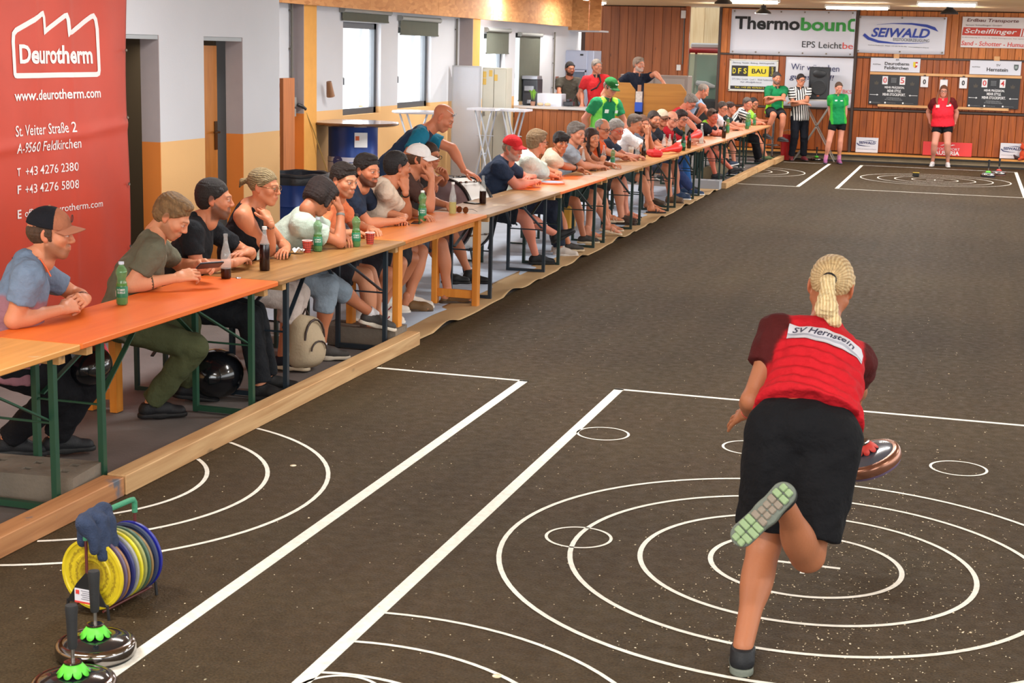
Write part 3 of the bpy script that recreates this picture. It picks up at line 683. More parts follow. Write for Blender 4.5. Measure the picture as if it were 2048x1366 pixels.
        mb = MB(); mb.lathe([(.008, 0), (.006, .005), (.0001, .007)], 8, tuple(place(np.array([[0, -.010, .136]]))[0]-loc)); mb.obj('cap_button', mat('brim_%d_%d_%d' % tuple(c2), c2), co)
    return dict(root=root, loc=loc, H=H, Rh=Rh, N=N, U=U, F=F_, R=R_, P=P, A=A, L=Lg, sho=sho, place=place, s=s)
def hash_(t):
    h = 7
    for ch in t: h = (h*31+ord(ch)) % 1000003
    return h
def band(pd, q, col, t=.93, w=.018, nm='wristband', r=.031):
    el, wr = pd['A'][q][:2]; a = el+(wr-el)*t; d = nrm(wr-el); mb = MB(); mb.tube([a-d*w/2-pd['loc'], a+d*w/2-pd['loc']], r*pd['s'], 14); return mb.obj(nm, mat('band_%d_%d_%d' % tuple(col), col, rough=.5), pd['root'], smooth=True)
def badge(pd, off, size, col, nm='badge', back=False):
    """small printed patch on chest or back, laid on the surface"""
    F = pd['F']*(-1 if back else 1); c = pd['N']+pd['R']*off[0]+pd['U']*off[1]+F*off[2]-pd['loc']; mb = MB()
    R = mx(pd['R'], F, pd['U']); mb.box(c, (size[0], .003, size[1]), Matrix(R.tolist())); return mb.obj(nm, mat('badge_%d_%d_%d' % tuple(col), col, rough=.7), pd['root'])
# ---------------------------------------------------------------- lights the hall has, and added fill areas
WX = -7.34; W1_ = -5.97
def tube_light(x, y, L=1.25, along='x', p=38, z=3.05, lab=None):
    t = thing('ceiling_light', lab, 'light', (x, y, z), 0 if along == 'x' else PI/2, 'fluorescent ceiling lights')
    mb = MB(); mb.box((0, 0, .02), (L+.06, .14, .035)); mb.box((L/2+.02, 0, -.01), (.03, .13, .03)); mb.box((-L/2-.02, 0, -.01), (.03, .13, .03)); mb.obj('housing', mat('white_lamp_housing', (215, 215, 212), rough=.5), t)
    mb = MB(); mb.tube([(-L/2, 0, -.018), (L/2, 0, -.018)], .03, 10); mb.obj('tube', mat('lamp_tube', (255, 250, 240), emit=5), t, smooth=True)
    area('lamp_glow', (x, y, z-.06), L if along == 'x' else .12, .12 if along == 'x' else L, p, col=(1, .98, .94)); area('lamp_glow_up', (x, y, z-.07), L if along == 'x' else .12, .12 if along == 'x' else L, p*.3, col=(1, .95, .85), rot=(PI, 0, 0))
    return t
LP = 36
tube_light(-2.15, 29.0, 1.1, lab='long white tube light on the ceiling above the large white banner', p=LP)
tube_light(-6.95, 28.6, .9, along='y', lab='tube light on the ceiling over the brown panelled wall behind the bar', p=LP)
tube_light(-6.6, 26.0, .9, along='y', lab='tube light cut by the top edge above the drinks fridge', p=LP)
tube_light(-3.8, 26.6, 1.0, lab='tube light beside the first hanging floodlight at the top', p=LP)
tube_light(-.52, 26.6, .9, lab='tube light right of the long one with a floodlight under its middle', p=LP)
def flood(x, y, z, lab):
    t = thing('floodlight', lab, 'light', (x, y, z), 0, 'hanging floodlights')
    mb = MB(); mb.lathe([(.05, .16), (.06, .10), (.15, .03), (.16, 0)], 20); mb.obj('reflector_housing', mat('dark_grey_metal', (60, 62, 66), rough=.4, metal=.5), t, smooth=True)
    mb = MB(); mb.lathe([(.0001, .012), (.14, .012)], 20); mb.obj('lens', mat('flood_glass', (235, 240, 245), emit=1.5), t)
    mb = MB(); mb.tube([(0, 0, .15), (0, 0, 3.12-z)], .012, 6); mb.obj('hanger', mat('dark_grey_metal', (60, 62, 66)), t)
flood(-4.18, 26.3, 2.98, 'grey hanging floodlight next to the tube light above the opening')
flood(-4.02, 30.2, 2.93, 'grey hanging floodlight in front of the large white banner')
flood(-.50, 28.3, 2.93, 'grey hanging floodlight at the upper right before the plank wall')
for i, (x, y) in enumerate([(-4.1, 4), (-1, 3), (2.5, 4), (-4.1, 9), (-1, 9), (2.5, 9), (-4.9, 15), (-1, 15), (2.5, 15), (-4.9, 20.5), (-1, 20.5), (2.5, 21), (-1.2, 25.5), (2.5, 26), (2.2, 30), (-.6, 30.2), (-4.6, 30.4), (-6.6, 22.8)]):
    area('hall_lamp', (x, y, 2.98), 1.3, .15, (78 if y < 10 else 96) if x < -4 else 72, col=(.98, 1, 1)); area('hall_lamp_up', (x, y, 2.9), 1.3, .15, 9, col=(1, .97, .9), rot=(PI, 0, 0))
area('side_fill', (5.9, 9, 1.7), 2.0, 17, 290, col=(.97, 1, 1), rot=(0, PI/2, 0))  # added fill along the unseen right side, lights the spectators' fronts
area('side_fill', (5.9, 25, 1.7), 2.0, 11, 330, col=(.98, 1, 1), rot=(0, PI/2, 0))  # same added side fill for the far half of the hall
area('camera_side_fill', (-.5, -1.9, 1.8), 8, 2.2, 340, col=(.97, 1, 1), rot=(PI/2, 0, 0))  # added fill from behind the camera, evens out surfaces facing it
for y, s_ in ((17.9, 1.2), (19.75, 1.2), (23.4, 1.0)):
    area('window_daylight', (WX-.25, y, 1.85), 1.1, s_, 45, col=(.9, .96, 1), rot=(0, -PI/2, 0))
area('corridor_fill', (W1_-.75, 10.9, 2.1), .4, 2.0, 9, col=(1, .9, .72))  # added fill, lifts the dark corridor behind the doorways; no fixture there
area('opening_daylight', (-5.55, 35.2, 2.6), 1.5, 1.5, 60, col=(.95, .98, 1), rot=(0, 0, 0))
# ---------------------------------------------------------------- floor with its painted lanes
def asphalt():
    m = bpy.data.materials.new('asphalt'); m.use_nodes = True; nt = m.node_tree; b = nt.nodes['Principled BSDF']
    tc = node(nt, 'ShaderNodeTexCoord'); P_ = tc.outputs['Object']
    def noise(sc, det=6, st=None, rough=.5):
        n = node(nt, 'ShaderNodeTexNoise'); n.inputs['Scale'].default_value = sc; n.inputs['Detail'].default_value = det; n.inputs['Roughness'].default_value = rough
        if st:
            mp = node(nt, 'ShaderNodeMapping'); mp.inputs['Scale'].default_value = st; nt.links.new(P_, mp.inputs[0]); nt.links.new(mp.outputs[0], n.inputs[0])
        else: nt.links.new(P_, n.inputs[0])
        return n.outputs[0]
    def mr(src, a, b_, c, d):
        q = node(nt, 'ShaderNodeMapRange'); q.inputs[1].default_value = a; q.inputs[2].default_value = b_; q.inputs[3].default_value = c; q.inputs[4].default_value = d; nt.links.new(src, q.inputs[0]); return q.outputs[0]
    def mul(a, b_):
        q = node(nt, 'ShaderNodeMath', operation='MULTIPLY'); nt.links.new(a, q.inputs[0]); nt.links.new(b_, q.inputs[1]); return q.outputs[0]
    big = mr(noise(.7, 5), .3, .7, .86, 1.14); streak = mr(noise(1, 4, (5, .12, 1)), .3, .7, .90, 1.10); fine = mr(noise(110, 3), .3, .7, .60, 1.40); mid = mr(noise(14, 5), .3, .7, .88, 1.12)
    f = mul(mul(big, streak), mul(fine, mid))
    cr = node(nt, 'ShaderNodeMix', data_type='RGBA'); cr.inputs[6].default_value = (*lin((66, 56, 39)), 1); cr.inputs[7].default_value = (*lin((68, 53, 38)), 1); nt.links.new(noise(1.3, 5), cr.inputs[0])
    sc = node(nt, 'ShaderNodeVectorMath', operation='SCALE'); nt.links.new(cr.outputs[2], sc.inputs[0]); nt.links.new(f, sc.inputs['Scale'])
    v = node(nt, 'ShaderNodeTexVoronoi'); v.inputs['Scale'].default_value = 26; v.inputs['Randomness'].default_value = 1; mpv = node(nt, 'ShaderNodeMapping'); mpv.inputs['Scale'].default_value = (1, .55, 1); nt.links.new(P_, mpv.inputs[0]); nt.links.new(mpv.outputs[0], v.inputs[0])
    dot = mr(v.outputs['Distance'], .05, .14, 1, 0); sel = node(nt, 'ShaderNodeSeparateColor'); nt.links.new(v.outputs['Color'], sel.inputs[0])
    pk = mr(sel.outputs[0], .90, .92, 0, 1); pn = mr(noise(.9, 4), .42, .62, .25, 1); spk = mul(mul(dot, pk), pn)
    m2 = node(nt, 'ShaderNodeMix', data_type='RGBA'); nt.links.new(spk, m2.inputs[0]); nt.links.new(sc.outputs[0], m2.inputs[6]); m2.inputs[7].default_value = (*lin((200, 190, 160)), 1)
    nt.links.new(m2.outputs[2], b.inputs['Base Color'])
    nt.links.new(mr(noise(18, 5), .3, .7, .50, .72), b.inputs['Roughness']); b.inputs['Specular IOR Level'].default_value = .08
    bp = node(nt, 'ShaderNodeBump'); bp.inputs['Strength'].default_value = .55; bp.inputs['Distance'].default_value = .012; nt.links.new(noise(95, 4), bp.inputs['Height']); nt.links.new(bp.outputs[0], b.inputs['Normal'])
    return m
mb = MB(); mb.box((1.2, 15.25, -.05), (10.0, 34.5, .1)); floor = struct('floor', mb, asphalt())
mb = MB(); mb.box((-6.65, 17.0, -.055), (5.7, 38.0, .1)); fl2 = struct('floor_left', mb, mat('worn_concrete', (112, 106, 104), rough=.8, var=.25, vscale=2.2, bump=.2, bscale=60))
LINE = mat('line_paint', (228, 224, 213), rough=.75, var=.14, vscale=30, bump=.2, bscale=140)
def gline(a, b_, w_, name='lane_line'):
    mb = MB(); mb.bar((a[0], a[1], .0012), (b_[0], b_[1], .0012), w_, .0016); mb.obj(name, LINE, floor)
def gring(cx, cy, r, w_=.022, a0=0, a1=2*PI, name='target_ring'):
    n = max(24, int(90*(a1-a0)/(2*PI))); mb = MB(); vs = []
    for i in range(n+1):
        a = a0+(a1-a0)*i/n
        for q in (r-w_/2, r+w_/2): vs.append((cx+q*math.cos(a), cy+q*math.sin(a), .002))
    mb.add(vs, [(2*i, 2*i+1, 2*i+3, 2*i+2) for i in range(n)]); mb.obj(name, LINE, floor)
XB, XA = -2.06, -2.64
for y0, y1 in ((3.0, 9.34), (25.55, 31.5)):
    gline((XB+.03, y0), (XB+.03, y1), .06); gline((XA-.03, y0), (XA-.03, y1), .06); gline((XB+3.0, y0), (XB+3.0, y1), .06)
gline((XB, 9.32), (XB+3.03, 9.32), .035); gline((XA, 9.32), (-3.7, 9.32), .035)
gline((XB, 25.57), (XB+3.03, 25.57), .035); gline((XA, 25.57), (-3.68, 25.57), .035); gline((XB, 31.48), (XB+3.03, 31.48), .03); gline((XA, 31.48), (-3.6, 31.48), .03)
for cy in (6.296, 28.46):
    for r in (.403, .706, 1.008, 1.313): gring(-.528, cy, r)
    gline((-.68, cy), (-.38, cy), .02, 'centre_mark'); gline((-.528, cy-.12), (-.528, cy+.12), .02, 'centre_mark')
    for r in (.707, 1.008, 1.312): 
        a = math.acos(min(1, (4.172-3.71)/r)); gring(-4.172, cy, r, .022, -a, a)
for cx, cy in ((-1.86, 8.16), (-1.03, 8.17), (.086, 8.165), (-1.53, 6.3), (.53, 6.31)): gring(cx, cy, .145, .014)
for r, xr in ((1.16, 0), (.86, 0), (.57, 0)):
    gring(-1.85, 3.99, r, .018, 0, PI-math.acos(min(1, .15/r)) if r > .2 else PI)
gring(-1.88, 4.40, .145, .014)
mb = MB()    # small chips and stone dust lying on the asphalt
for i in range(3200):
    if i < 1900: x, y = rnd.gauss(-.25, .55), rnd.gauss(5.9, 1.2)
    else: x = rnd.uniform(-3.6, 1.6); y = 3.6+rnd.random()**1.6*10
    s_ = rnd.uniform(.0013, .0033)*(1.6 if rnd.random() < .08 else 1); a = rnd.random()*PI
    vs = [(x+s_*q*math.cos(a+t), y+s_*q*math.sin(a+t), h) for t, q, h in ((0, 1.5, .001), (1.9, 1, .001), (3.1, 1.3, .001), (4.6, .9, .001), (2.2, .2, .001+s_*.9))]
    mb.add(vs, [(0, 1, 4), (1, 2, 4), (2, 3, 4), (3, 0, 4)])
o = mb.obj('stone_chips', mat('stone_chip', (216, 198, 166), rough=.25), floor); o['kind'] = 'stuff'
for x, y in ((-1.42, 4.72), (-3.2, 6.9)):
    mb = MB(); mb.lathe([(.016, 0), (.017, .002), (.013, .004), (.0001, .005)], 12); mb.obj('stone_chip', mat('stone_chip', (182, 166, 138)), floor, smooth=True, loc=(x, y, 0))
# ---------------------------------------------------------------- walls
WHT = mat('white_plaster', (206, 207, 212), rough=.9, var=.03, vscale=1.5, bump=.08, bscale=120); OCH = mat('ochre_paint', (232, 184, 124), rough=.85, var=.04, vscale=1.5, bump=.08, bscale=120)
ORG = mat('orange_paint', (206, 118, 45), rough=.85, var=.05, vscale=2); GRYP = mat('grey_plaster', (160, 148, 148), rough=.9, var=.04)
SPL = 1.36
def twotone(mbw, mbo, x0, x1, y0, y1, z0=0, z1=3.12):
    if z0 < SPL: mbo.box(((x0+x1)/2, (y0+y1)/2, (z0+min(SPL, z1))/2), (x1-x0, y1-y0, min(SPL, z1)-z0))
    if z1 > SPL: mbw.box(((x0+x1)/2, (y0+y1)/2, (max(SPL, z0)+z1)/2), (x1-x0, y1-y0, z1-max(SPL, z0)))
W1 = -5.97
mw, mo = MB(), MB(); mw.mi = 0
D1, D2 = (9.72, 10.48), (11.19, 11.88)
for y0, y1, z0 in ((-2, D1[0], 0), (D1[0], D1[1], 2.172), (D1[1], D2[0], 0), (D2[0], D2[1], 2.172), (D2[1], 12.6, 0)): twotone(mw, mo, W1-.16, W1, y0, y1, z0)
struct('wall_left', mw, WHT); struct('wall_left_lower_paint', mo, OCH)
mw, mo = MB(), MB(); mw.box((W1-.345-.7, 12.56, 1.56), (1.4, .08, 3.12)); struct('wall_left_return', mw, WHT)
# recesses behind the two doorways
for n, (a, b_) in enumerate((D1, D2)):
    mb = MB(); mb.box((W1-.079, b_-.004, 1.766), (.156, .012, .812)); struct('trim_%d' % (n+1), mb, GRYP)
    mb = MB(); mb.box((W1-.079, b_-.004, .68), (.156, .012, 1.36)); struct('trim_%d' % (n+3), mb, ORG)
    mb = MB(); mb.box((W1-.079, (a+b_)/2, 2.155), (.150, b_-a, .03)); struct('trim_%d' % (n+5), mb, mat('pale_lintel', (170, 175, 178), rough=.7))
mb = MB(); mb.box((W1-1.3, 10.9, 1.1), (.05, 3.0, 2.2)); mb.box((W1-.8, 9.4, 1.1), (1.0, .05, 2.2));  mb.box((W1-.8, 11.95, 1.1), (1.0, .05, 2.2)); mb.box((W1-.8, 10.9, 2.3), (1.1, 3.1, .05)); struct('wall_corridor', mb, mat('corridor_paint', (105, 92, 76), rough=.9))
d = MB(); d.box((0, 0, 1.05), (.04, .30, 2.1)); door = struct('door_1', d, wood('orange_door_wood', (190, 112, 38), (214, 138, 58), 'z', 1, knots=False)); door.location = (W1-.185, 11.575, 0); 
mb = MB(); mb.box((.026, .11, 1.35), (.008, .045, .24)); mb.tube([(.03, .11, 1.38), (.06, .11, 1.38), (.06, .02, 1.38)], .009, 8); mb.obj('door_handle', mat('bronze', (90, 62, 34), rough=.35, metal=.7), door)
# window wall with openings
WINS = [(17.27, 18.51, 1.28, 2.41), (19.12, 20.42, 1.31, 2.38), (22.83, 23.97, 1.25, 2.36), (24.55, 25.85, 1.0, 2.40)]
mw, mo = MB(), MB(); y = 12.5
for a, b_, z0, z1 in WINS:
    twotone(mw, mo, WX-.3, WX, y, a); twotone(mw, mo, WX-.3, WX, a, b_, 0, z0); twotone(mw, mo, WX-.3, WX, a, b_, z1, 3.12); y = b_
twotone(mw, mo, WX-.3, WX, y, 29.0)
struct('wall_window_side', mw, WHT); struct('wall_window_side_lower_paint', mo, OCH)
FR = mat('dark_window_frame', (72, 76, 82), rough=.45); GL = mat('window_glass', (235, 245, 250), rough=.02, trans=1, spec=.3)
for i, (a, b_, z0, z1) in enumerate(WINS):
    f = .075; mb = MB(); x = WX-.10
    for c_, d_ in (((x, a+f/2, (z0+z1)/2), (.07, f, z1-z0)), ((x, b_-f/2, (z0+z1)/2), (.07, f, z1-z0)), ((x, (a+b_)/2, z0+f/2), (.07, b_-a, f)), ((x, (a+b_)/2, z1-f/2), (.07, b_-a, f))): mb.box(c_, d_)
    wn = struct('window_%d' % (i+1), mb, FR)
    mb = MB(); mb.box((x, (a+b_)/2, (z0+z1)/2), (.006, b_-a-2*f, z1-z0-2*f)); mb.obj('pane', mat('thin_glass', (245, 250, 252), rough=.05, alpha=.12), wn)
    mb = MB(); mb.box((x+.045, a+.04, 1.72), (.012, .02, .06)); mb.bar((x+.06, a+.045, 1.74), (x+.06, a+.12, 1.73), .012); mb.bar((x+.06, a+.12, 1.73), (x+.06, a+.12, 1.65), .012); mb.obj('window_handle', FR, wn)
BL = mat('olive_blind', (88, 90, 78), rough=.85, var=.05, vscale=12)
for i, (a, b_, zt, zb, lab) in enumerate([(17.15, 18.72, 2.55, 2.43, 'rolled-up grey blind over the first bright window'), (19.1, 20.65, 2.50, 2.29, 'grey roller blind drawn a little way down the second bright window'), (22.85, 24.1, 2.42, 2.06, 'short grey roller blind over the window behind the whiteboards'), (24.68, 26.0, 2.38, 1.28, 'long dark roller blind pulled right down beside the drinks fridge')]):
    t = thing('roller_blind', lab, 'blind', (WX+.05, a, zt), 0, 'roller blinds'); L = b_-a
    mb = MB(); mb.tube([(0, 0, 0), (0, L, 0)], .03, 10); mb.box((-.02, 0, 0), (.06, .015, .07)); mb.box((-.02, L, 0), (.06, .015, .07)); mb.obj('roller', mat('blind_rail', (150, 152, 148), rough=.4), t)
    mb = MB(); mb.grid(lambda u, v: (-.02+.004*math.sin(u*9), .03+u*(L-.06), -v*(zt-zb)), 10, 4); mb.box((-.02, L/2, -(zt-zb)), (.02, L-.06, .02)); mb.obj('fabric', BL, t)
# pilasters
mb = MB(); mb.box((WX+.07, 16.005, 1.56), (.14, .35, 3.12)); o = struct('trim_7', mb, mat('ochre_column', (222, 160, 78), rough=.85, var=.05)); 
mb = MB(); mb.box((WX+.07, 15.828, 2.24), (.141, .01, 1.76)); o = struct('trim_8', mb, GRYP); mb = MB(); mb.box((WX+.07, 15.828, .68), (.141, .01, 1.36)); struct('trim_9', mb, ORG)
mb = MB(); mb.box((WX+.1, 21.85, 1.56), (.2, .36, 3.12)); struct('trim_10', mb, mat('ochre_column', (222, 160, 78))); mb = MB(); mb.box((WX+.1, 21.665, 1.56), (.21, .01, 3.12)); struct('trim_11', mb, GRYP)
# OSB fascia above the windows
def osb():
    m = bpy.data.materials.new('osb'); m.use_nodes = True; nt = m.node_tree; b = nt.nodes['Principled BSDF']; b.inputs['Roughness'].default_value = .7
    tc = node(nt, 'ShaderNodeTexCoord'); v = node(nt, 'ShaderNodeTexVoronoi'); v.inputs['Scale'].default_value = 14; mp = node(nt, 'ShaderNodeMapping'); mp.inputs['Scale'].default_value = (1, .6, 1.8); mp.inputs['Rotation'].default_value = (.5, .3, 0)
    nt.links.new(tc.outputs['Object'], mp.inputs[0]); nt.links.new(mp.outputs[0], v.inputs[0]); s_ = node(nt, 'ShaderNodeSeparateColor'); nt.links.new(v.outputs['Color'], s_.inputs[0])
    cr = node(nt, 'ShaderNodeValToRGB'); cr.color_ramp.elements[0].color = (*lin((176, 108, 50)), 1); cr.color_ramp.elements[1].color = (*lin((226, 164, 104)), 1); nt.links.new(s_.outputs[0], cr.inputs[0])
    n = node(nt, 'ShaderNodeTexNoise'); n.inputs['Scale'].default_value = 2.5; nt.links.new(tc.outputs['Object'], n.inputs[0]); mx_ = node(nt, 'ShaderNodeMix', data_type='RGBA'); nt.links.new(n.outputs[0], mx_.inputs[0]); nt.links.new(cr.outputs[0], mx_.inputs[6]); mx_.inputs[7].default_value = (*lin((212, 150, 92)), 1)
    nt.links.new(mx_.outputs[2], b.inputs['Base Color']); return m
OSB = osb()
mb = MB(); n = 30
fas = struct('trim_12', mb.box((WX+.16, 13.0, 2.835), (.06, .5, .57)), OSB)
for i, (a, b_) in enumerate(((12.62, 15.1), (15.1, 17.6), (17.6, 20.1), (20.1, 22.6), (22.6, 25.1), (25.1, 27.4))):
    mb = MB(); mb.box((WX+.19, (a+b_)/2, 2.84), (.05, b_-a-.006, .56)); mb.obj('osb_board', OSB, fas)
for x0, x1 in ((-7.5, -6.95), (-6.94, -6.72)):
    mb = MB(); mb.box(((x0+x1)/2, 28.0, 2.815), (x1-x0-.006, .05, .61)); mb.obj('osb_board', OSB, fas)
mb = MB(); mb.box((-7.2, 28.4, 2.5), (.9, .75, .03)); struct('trim_13', mb, WHT)
# pipes on the window wall
for x, y, z0, z1, nm in ((WX+.03, 15.75, 1.55, 2.6, 'conduit_pipe'), (WX+.03, 21.45, 1.0, 2.55, 'conduit_pipe'), (WX+.04, 26.9, 1.35, 2.45, 'conduit_pipe')):
    mb = MB(); mb.tube([(0, 0, z0), (0, 0, z1)], .016, 8); [mb.box((-.01, 0, z0+(z1-z0)*k), (.03, .05, .02)) for k in (.1, .5, .9)]
    tag(mb.obj(nm, mat('conduit_grey', (105, 100, 92), rough=.5), smooth=False, loc=(x, y, 0)), {15.75: 'grey conduit running down to the socket box beside the ochre pillar', 21.45: 'dark conduit on the white wall left of the whiteboards', 26.9: 'thin grey conduit pipe on the wall beside the drinks fridge'}[y], 'pipe')
t = thing('socket_box', 'grey socket box on the wall with a plugged-in cable', 'socket', (WX+.04, 15.75, 1.46)); mb = MB(); mb.box((0, 0, .03), (.06, .09, .11)); mb.box((0, .0, -.09), (.05, .08, .09)); mb.obj('housing', mat('socket_grey', (150, 148, 142), rough=.5), t, bevel=.005)
mb = MB(); mb.tube([(.05, .02, .0), (.09, .06, -.02), (.10, .12, -.05)], .02, 8); mb.obj('plug', mat('black_plastic', (28, 28, 30), rough=.4), t)
mb = MB(); mb.tube([(.09, .12, -.05), (.12, .3, -.3), (.2, .45, -.7), (.25, .6, -1.1), (.35, .7, -1.44)], .006, 6); tag(mb.obj('cable', mat('yellow_cable', (150, 120, 60), rough=.6), loc=(WX+.04, 15.75, 1.46)), 'thin cable hanging down the ochre pillar from the socket box', 'cable')
mb = MB(); mb.lathe([(.05, -.09), (.03, .09)], 14, rot=Matrix.Rotation(.3, 3, 'X')); tag(mb.obj('wall_lamp', mat('brass_shade', (140, 100, 70), rough=.4, metal=.4), smooth=True, loc=(WX+.12, 16.6, 1.62)), 'small cone-shaped lamp behind the ochre pillar', 'lamp')
# wooden shelf standing behind the white corner
t = thing('shelf_rack', 'narrow brown wooden shelf standing behind the white wall corner', 'shelf', (-7.0, 14.6, 0)); mw_ = wood('brown_shelf_wood', (150, 84, 36), (178, 104, 50), 'z', knots=False)
for x in (-.17, .17): mb = MB(); mb.box((x, 0, .89), (.04, .28, 1.78)); mb.obj('side_board', mw_, t)
for z in (.3, .75, 1.2, 1.45, 1.70): mb = MB(); mb.box((0, 0, z), (.30, .27, .035)); mb.obj('shelf', mw_, t)
# ---------------------------------------------------------------- back wall of boards
YB = 32.75
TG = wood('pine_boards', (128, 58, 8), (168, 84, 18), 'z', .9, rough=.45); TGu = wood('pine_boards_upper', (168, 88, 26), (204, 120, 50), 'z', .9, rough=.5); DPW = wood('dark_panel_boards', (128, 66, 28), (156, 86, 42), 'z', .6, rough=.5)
mb = MB(); mb.box((.4, YB+.13, 1.56), (11.3, .1, 3.2)); mb.box((-7.4, YB+.13, 1.56), (2.95, .1, 3.2)); wb = struct('wall_back', mb, mat('wall_backing', (70, 40, 22)))
bw = .125
def boards(x0, x1, z0, z1, m, wd=bw, y=YB, par=None, jit=True):
    n = max(1, round((x1-x0)/wd)); wd = (x1-x0)/n; mb = MB(); mb.box((0, 0, 0), (wd-.006, .03, z1-z0)); me = mb.mesh('board', m, bevel=.004)
    for i in range(n): inst('board', me, par or wb, (x0+(i+.5)*wd, y+(rnd.uniform(-.004, .004) if jit else 0), (z0+z1)/2))
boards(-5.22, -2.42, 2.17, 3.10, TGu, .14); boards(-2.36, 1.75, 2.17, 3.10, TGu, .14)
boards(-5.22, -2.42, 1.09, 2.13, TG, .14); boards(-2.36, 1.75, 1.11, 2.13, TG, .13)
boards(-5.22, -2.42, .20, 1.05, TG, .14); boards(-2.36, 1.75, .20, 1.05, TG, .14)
boards(-8.2, -5.93, .0, 3.10, DPW, .19)
boards(1.78, 6.0, .2, 3.1, TG, .3)
RAIL = mat('rail_steel', (62, 44, 36), rough=.5)
for x0, x1, z in ((-5.22, -2.42, 1.07), (-5.22, -2.42, 2.15), (-2.36, 5.5, 1.08), (-2.36, 5.5, 2.15)):
    mb = MB(); mb.box(((x0+x1)/2, YB-.02, z), (x1-x0, .05, .035)); mb.obj('wall_rail', RAIL, wb)
    for k in range(int((x1-x0)/.5)): pass
for x in (-5.24, -2.39, .95+.75): mb = MB(); mb.box((x, YB-.03, 1.62), (.055, .08, 3.0)); mb.obj('wall_post', RAIL, wb)
mb = MB(); mb.box((-5.945, YB-.02, 1.56), (.09, .12, 3.12)); mb.obj('door_post', TG, wb)
mb = MB(); mb.box((0.3, 32.62, .155), (11.2, .28, .05)); led = struct('trim_14', mb, wood('ledge_wood', (196, 128, 52), (216, 150, 74), 'x', .7, rough=.4))
mb = MB(); mb.box((.3, 32.63, .06), (11.2, .24, .13)); struct('baseboard_back', mb, mat('concrete_curb', (128, 112, 88), rough=.85, var=.2, vscale=5, bump=.3, bscale=30))
mb = MB(); mb.box((.3, 32.47, .13), (11.2, .02, .03)); struct('trim_15', mb, mat('dark_strip', (30, 24, 20)))
mb = MB(); mb.box((.3, 32.45, .012), (11.2, .12, .03)); struct('trim_16', mb, mat('dark_strip', (30, 24, 20)))
# ceiling and the unseen sides that close the hall
mb = MB(); mb.box((-.7, 15.5, 3.17), (14.2, 35.8, .1)); ceil = struct('ceiling', mb, wood('ceiling_boards', (206, 170, 122), (222, 190, 146), 'x', .4, rough=.6))
mb = MB(); mb.box((6.0, 15.5, .35), (.1, 35, .7)); mb.box((6.0, 15.5, 2.95), (.1, 35, .4)); [mb.box((6.0, y, 1.6), (.12, .3, 3.1)) for y in (-1.9, 5, 12, 19, 26, 32.6)]; struct('wall_right', mb, mat('white_plaster', (205, 202, 201)))
mb = MB(); mb.box((-.7, -2.0, .45), (14, .1, .9)); mb.box((-.7, -2.0, 3.0), (14, .1, .3)); mb.box((-6.5, -2, 1.6), (2.5, .1, 3.1)); mb.box((4.5, -2, 1.6), (3, .1, 3.1)); struct('wall_front', mb, mat('white_plaster', (205, 202, 201)))
# outside seen through the opening: timber gable and a tractor cab
mb = MB(); mb.box((-5.6, 37.2, 2.6), (5, .1, 3.2)); o = struct('wall_outside', mb, mat('pale_plywood', (226, 196, 150), rough=.8, var=.06, vscale=3))
boards(-7.4, -4.2, 1.6, 4.2, wood('pale_outside_boards', (226, 190, 140), (240, 212, 166), 'z', .7), .35, 37.1, o)
mb = MB(); mb.box((-5.6, 35.0, -.08), (5, 4.3, .1)); struct('floor_outside', mb, mat('gravel', (120, 116, 108), rough=.9, var=.2))
t = thing('tractor', 'red tractor cab seen through the opening beside the plank wall', 'tractor', (-5.62, 34.6, 0)); RED = mat('tractor_red', (190, 40, 38), rough=.35, coat=.3); DK = mat('tractor_dark', (40, 42, 44), rough=.5)
mb = MB(); mb.box((0, 0, 2.20), (1.15, 1.1, .10)); mb.obj('roof', RED, t, bevel=.03); mb = MB(); mb.box((0, 0, 2.31), (1.0, .95, .12)); mb.obj('roof_top', mat('tractor_white', (225, 225, 222)), t, bevel=.03)
mb = MB(); [mb.bar((x, y, .95), (x*.95, y*.95, 2.16), .05) for x in (-.55, .55) for y in (-.5, .5)]; [mb.bar((x, -.5, .95), (x, .5, .95), .05) for x in (-.55, .55)]; mb.obj('cab_frame', RED, t)
mb = MB(); mb.box((0, -.51, 1.55), (1.02, .01, 1.15)); mb.obj('windscreen', mat('cab_glass', (186, 214, 196), rough=.08, alpha=.55), t)
mb = MB(); mb.box((0, .5, 1.5), (1.0, .02, 1.2)); mb.obj('rear_screen', mat('cab_glass_rear', (196, 222, 205), rough=.2, alpha=.75), t)
mb = MB(); mb.box((.05, .1, 1.15), (.42, .4, .12)); mb.box((.05, .3, 1.4), (.42, .12, .5)); mb.obj('seat', DK, t, bevel=.03)
mb = MB(); mb.tube([(.28+.17*math.cos(a), -.25+.10*math.sin(a), 1.5+.12*math.sin(a)) for a in [i*2*PI/18 for i in range(18)]], .014, 6, closed=True); mb.tube([(.28, -.25, 1.5), (.28, -.4, 1.1)], .02, 6); mb.obj('steering_wheel', DK, t)
mb = MB(); mb.box((0, -.1, .85), (1.1, 1.1, .3)); mb.box((0, -1.0, .9), (.6, .9, .5)); mb.obj('chassis', DK, t, bevel=.03)
for x in (-.62, .62):
    mb = MB(); mb.lathe([(.25, -.14), (.55, -.14), (.6, -.1), (.6, .1), (.55, .14), (.25, .14)], 22, rot=Matrix.Rotation(PI/2, 3, 'Y')); mb.obj('wheel', DK, t, smooth=True, loc=(x, .2, .6))
mb = MB(); mb.tube([(-.3, -.62, 1.5), (-.1, -.65, 1.45), (.12, -.62, 1.42)], [.05, .09, .03], 8); mb.obj('covered_mirror', mat('tractor_white', (225, 225, 222)), t, smooth=True)
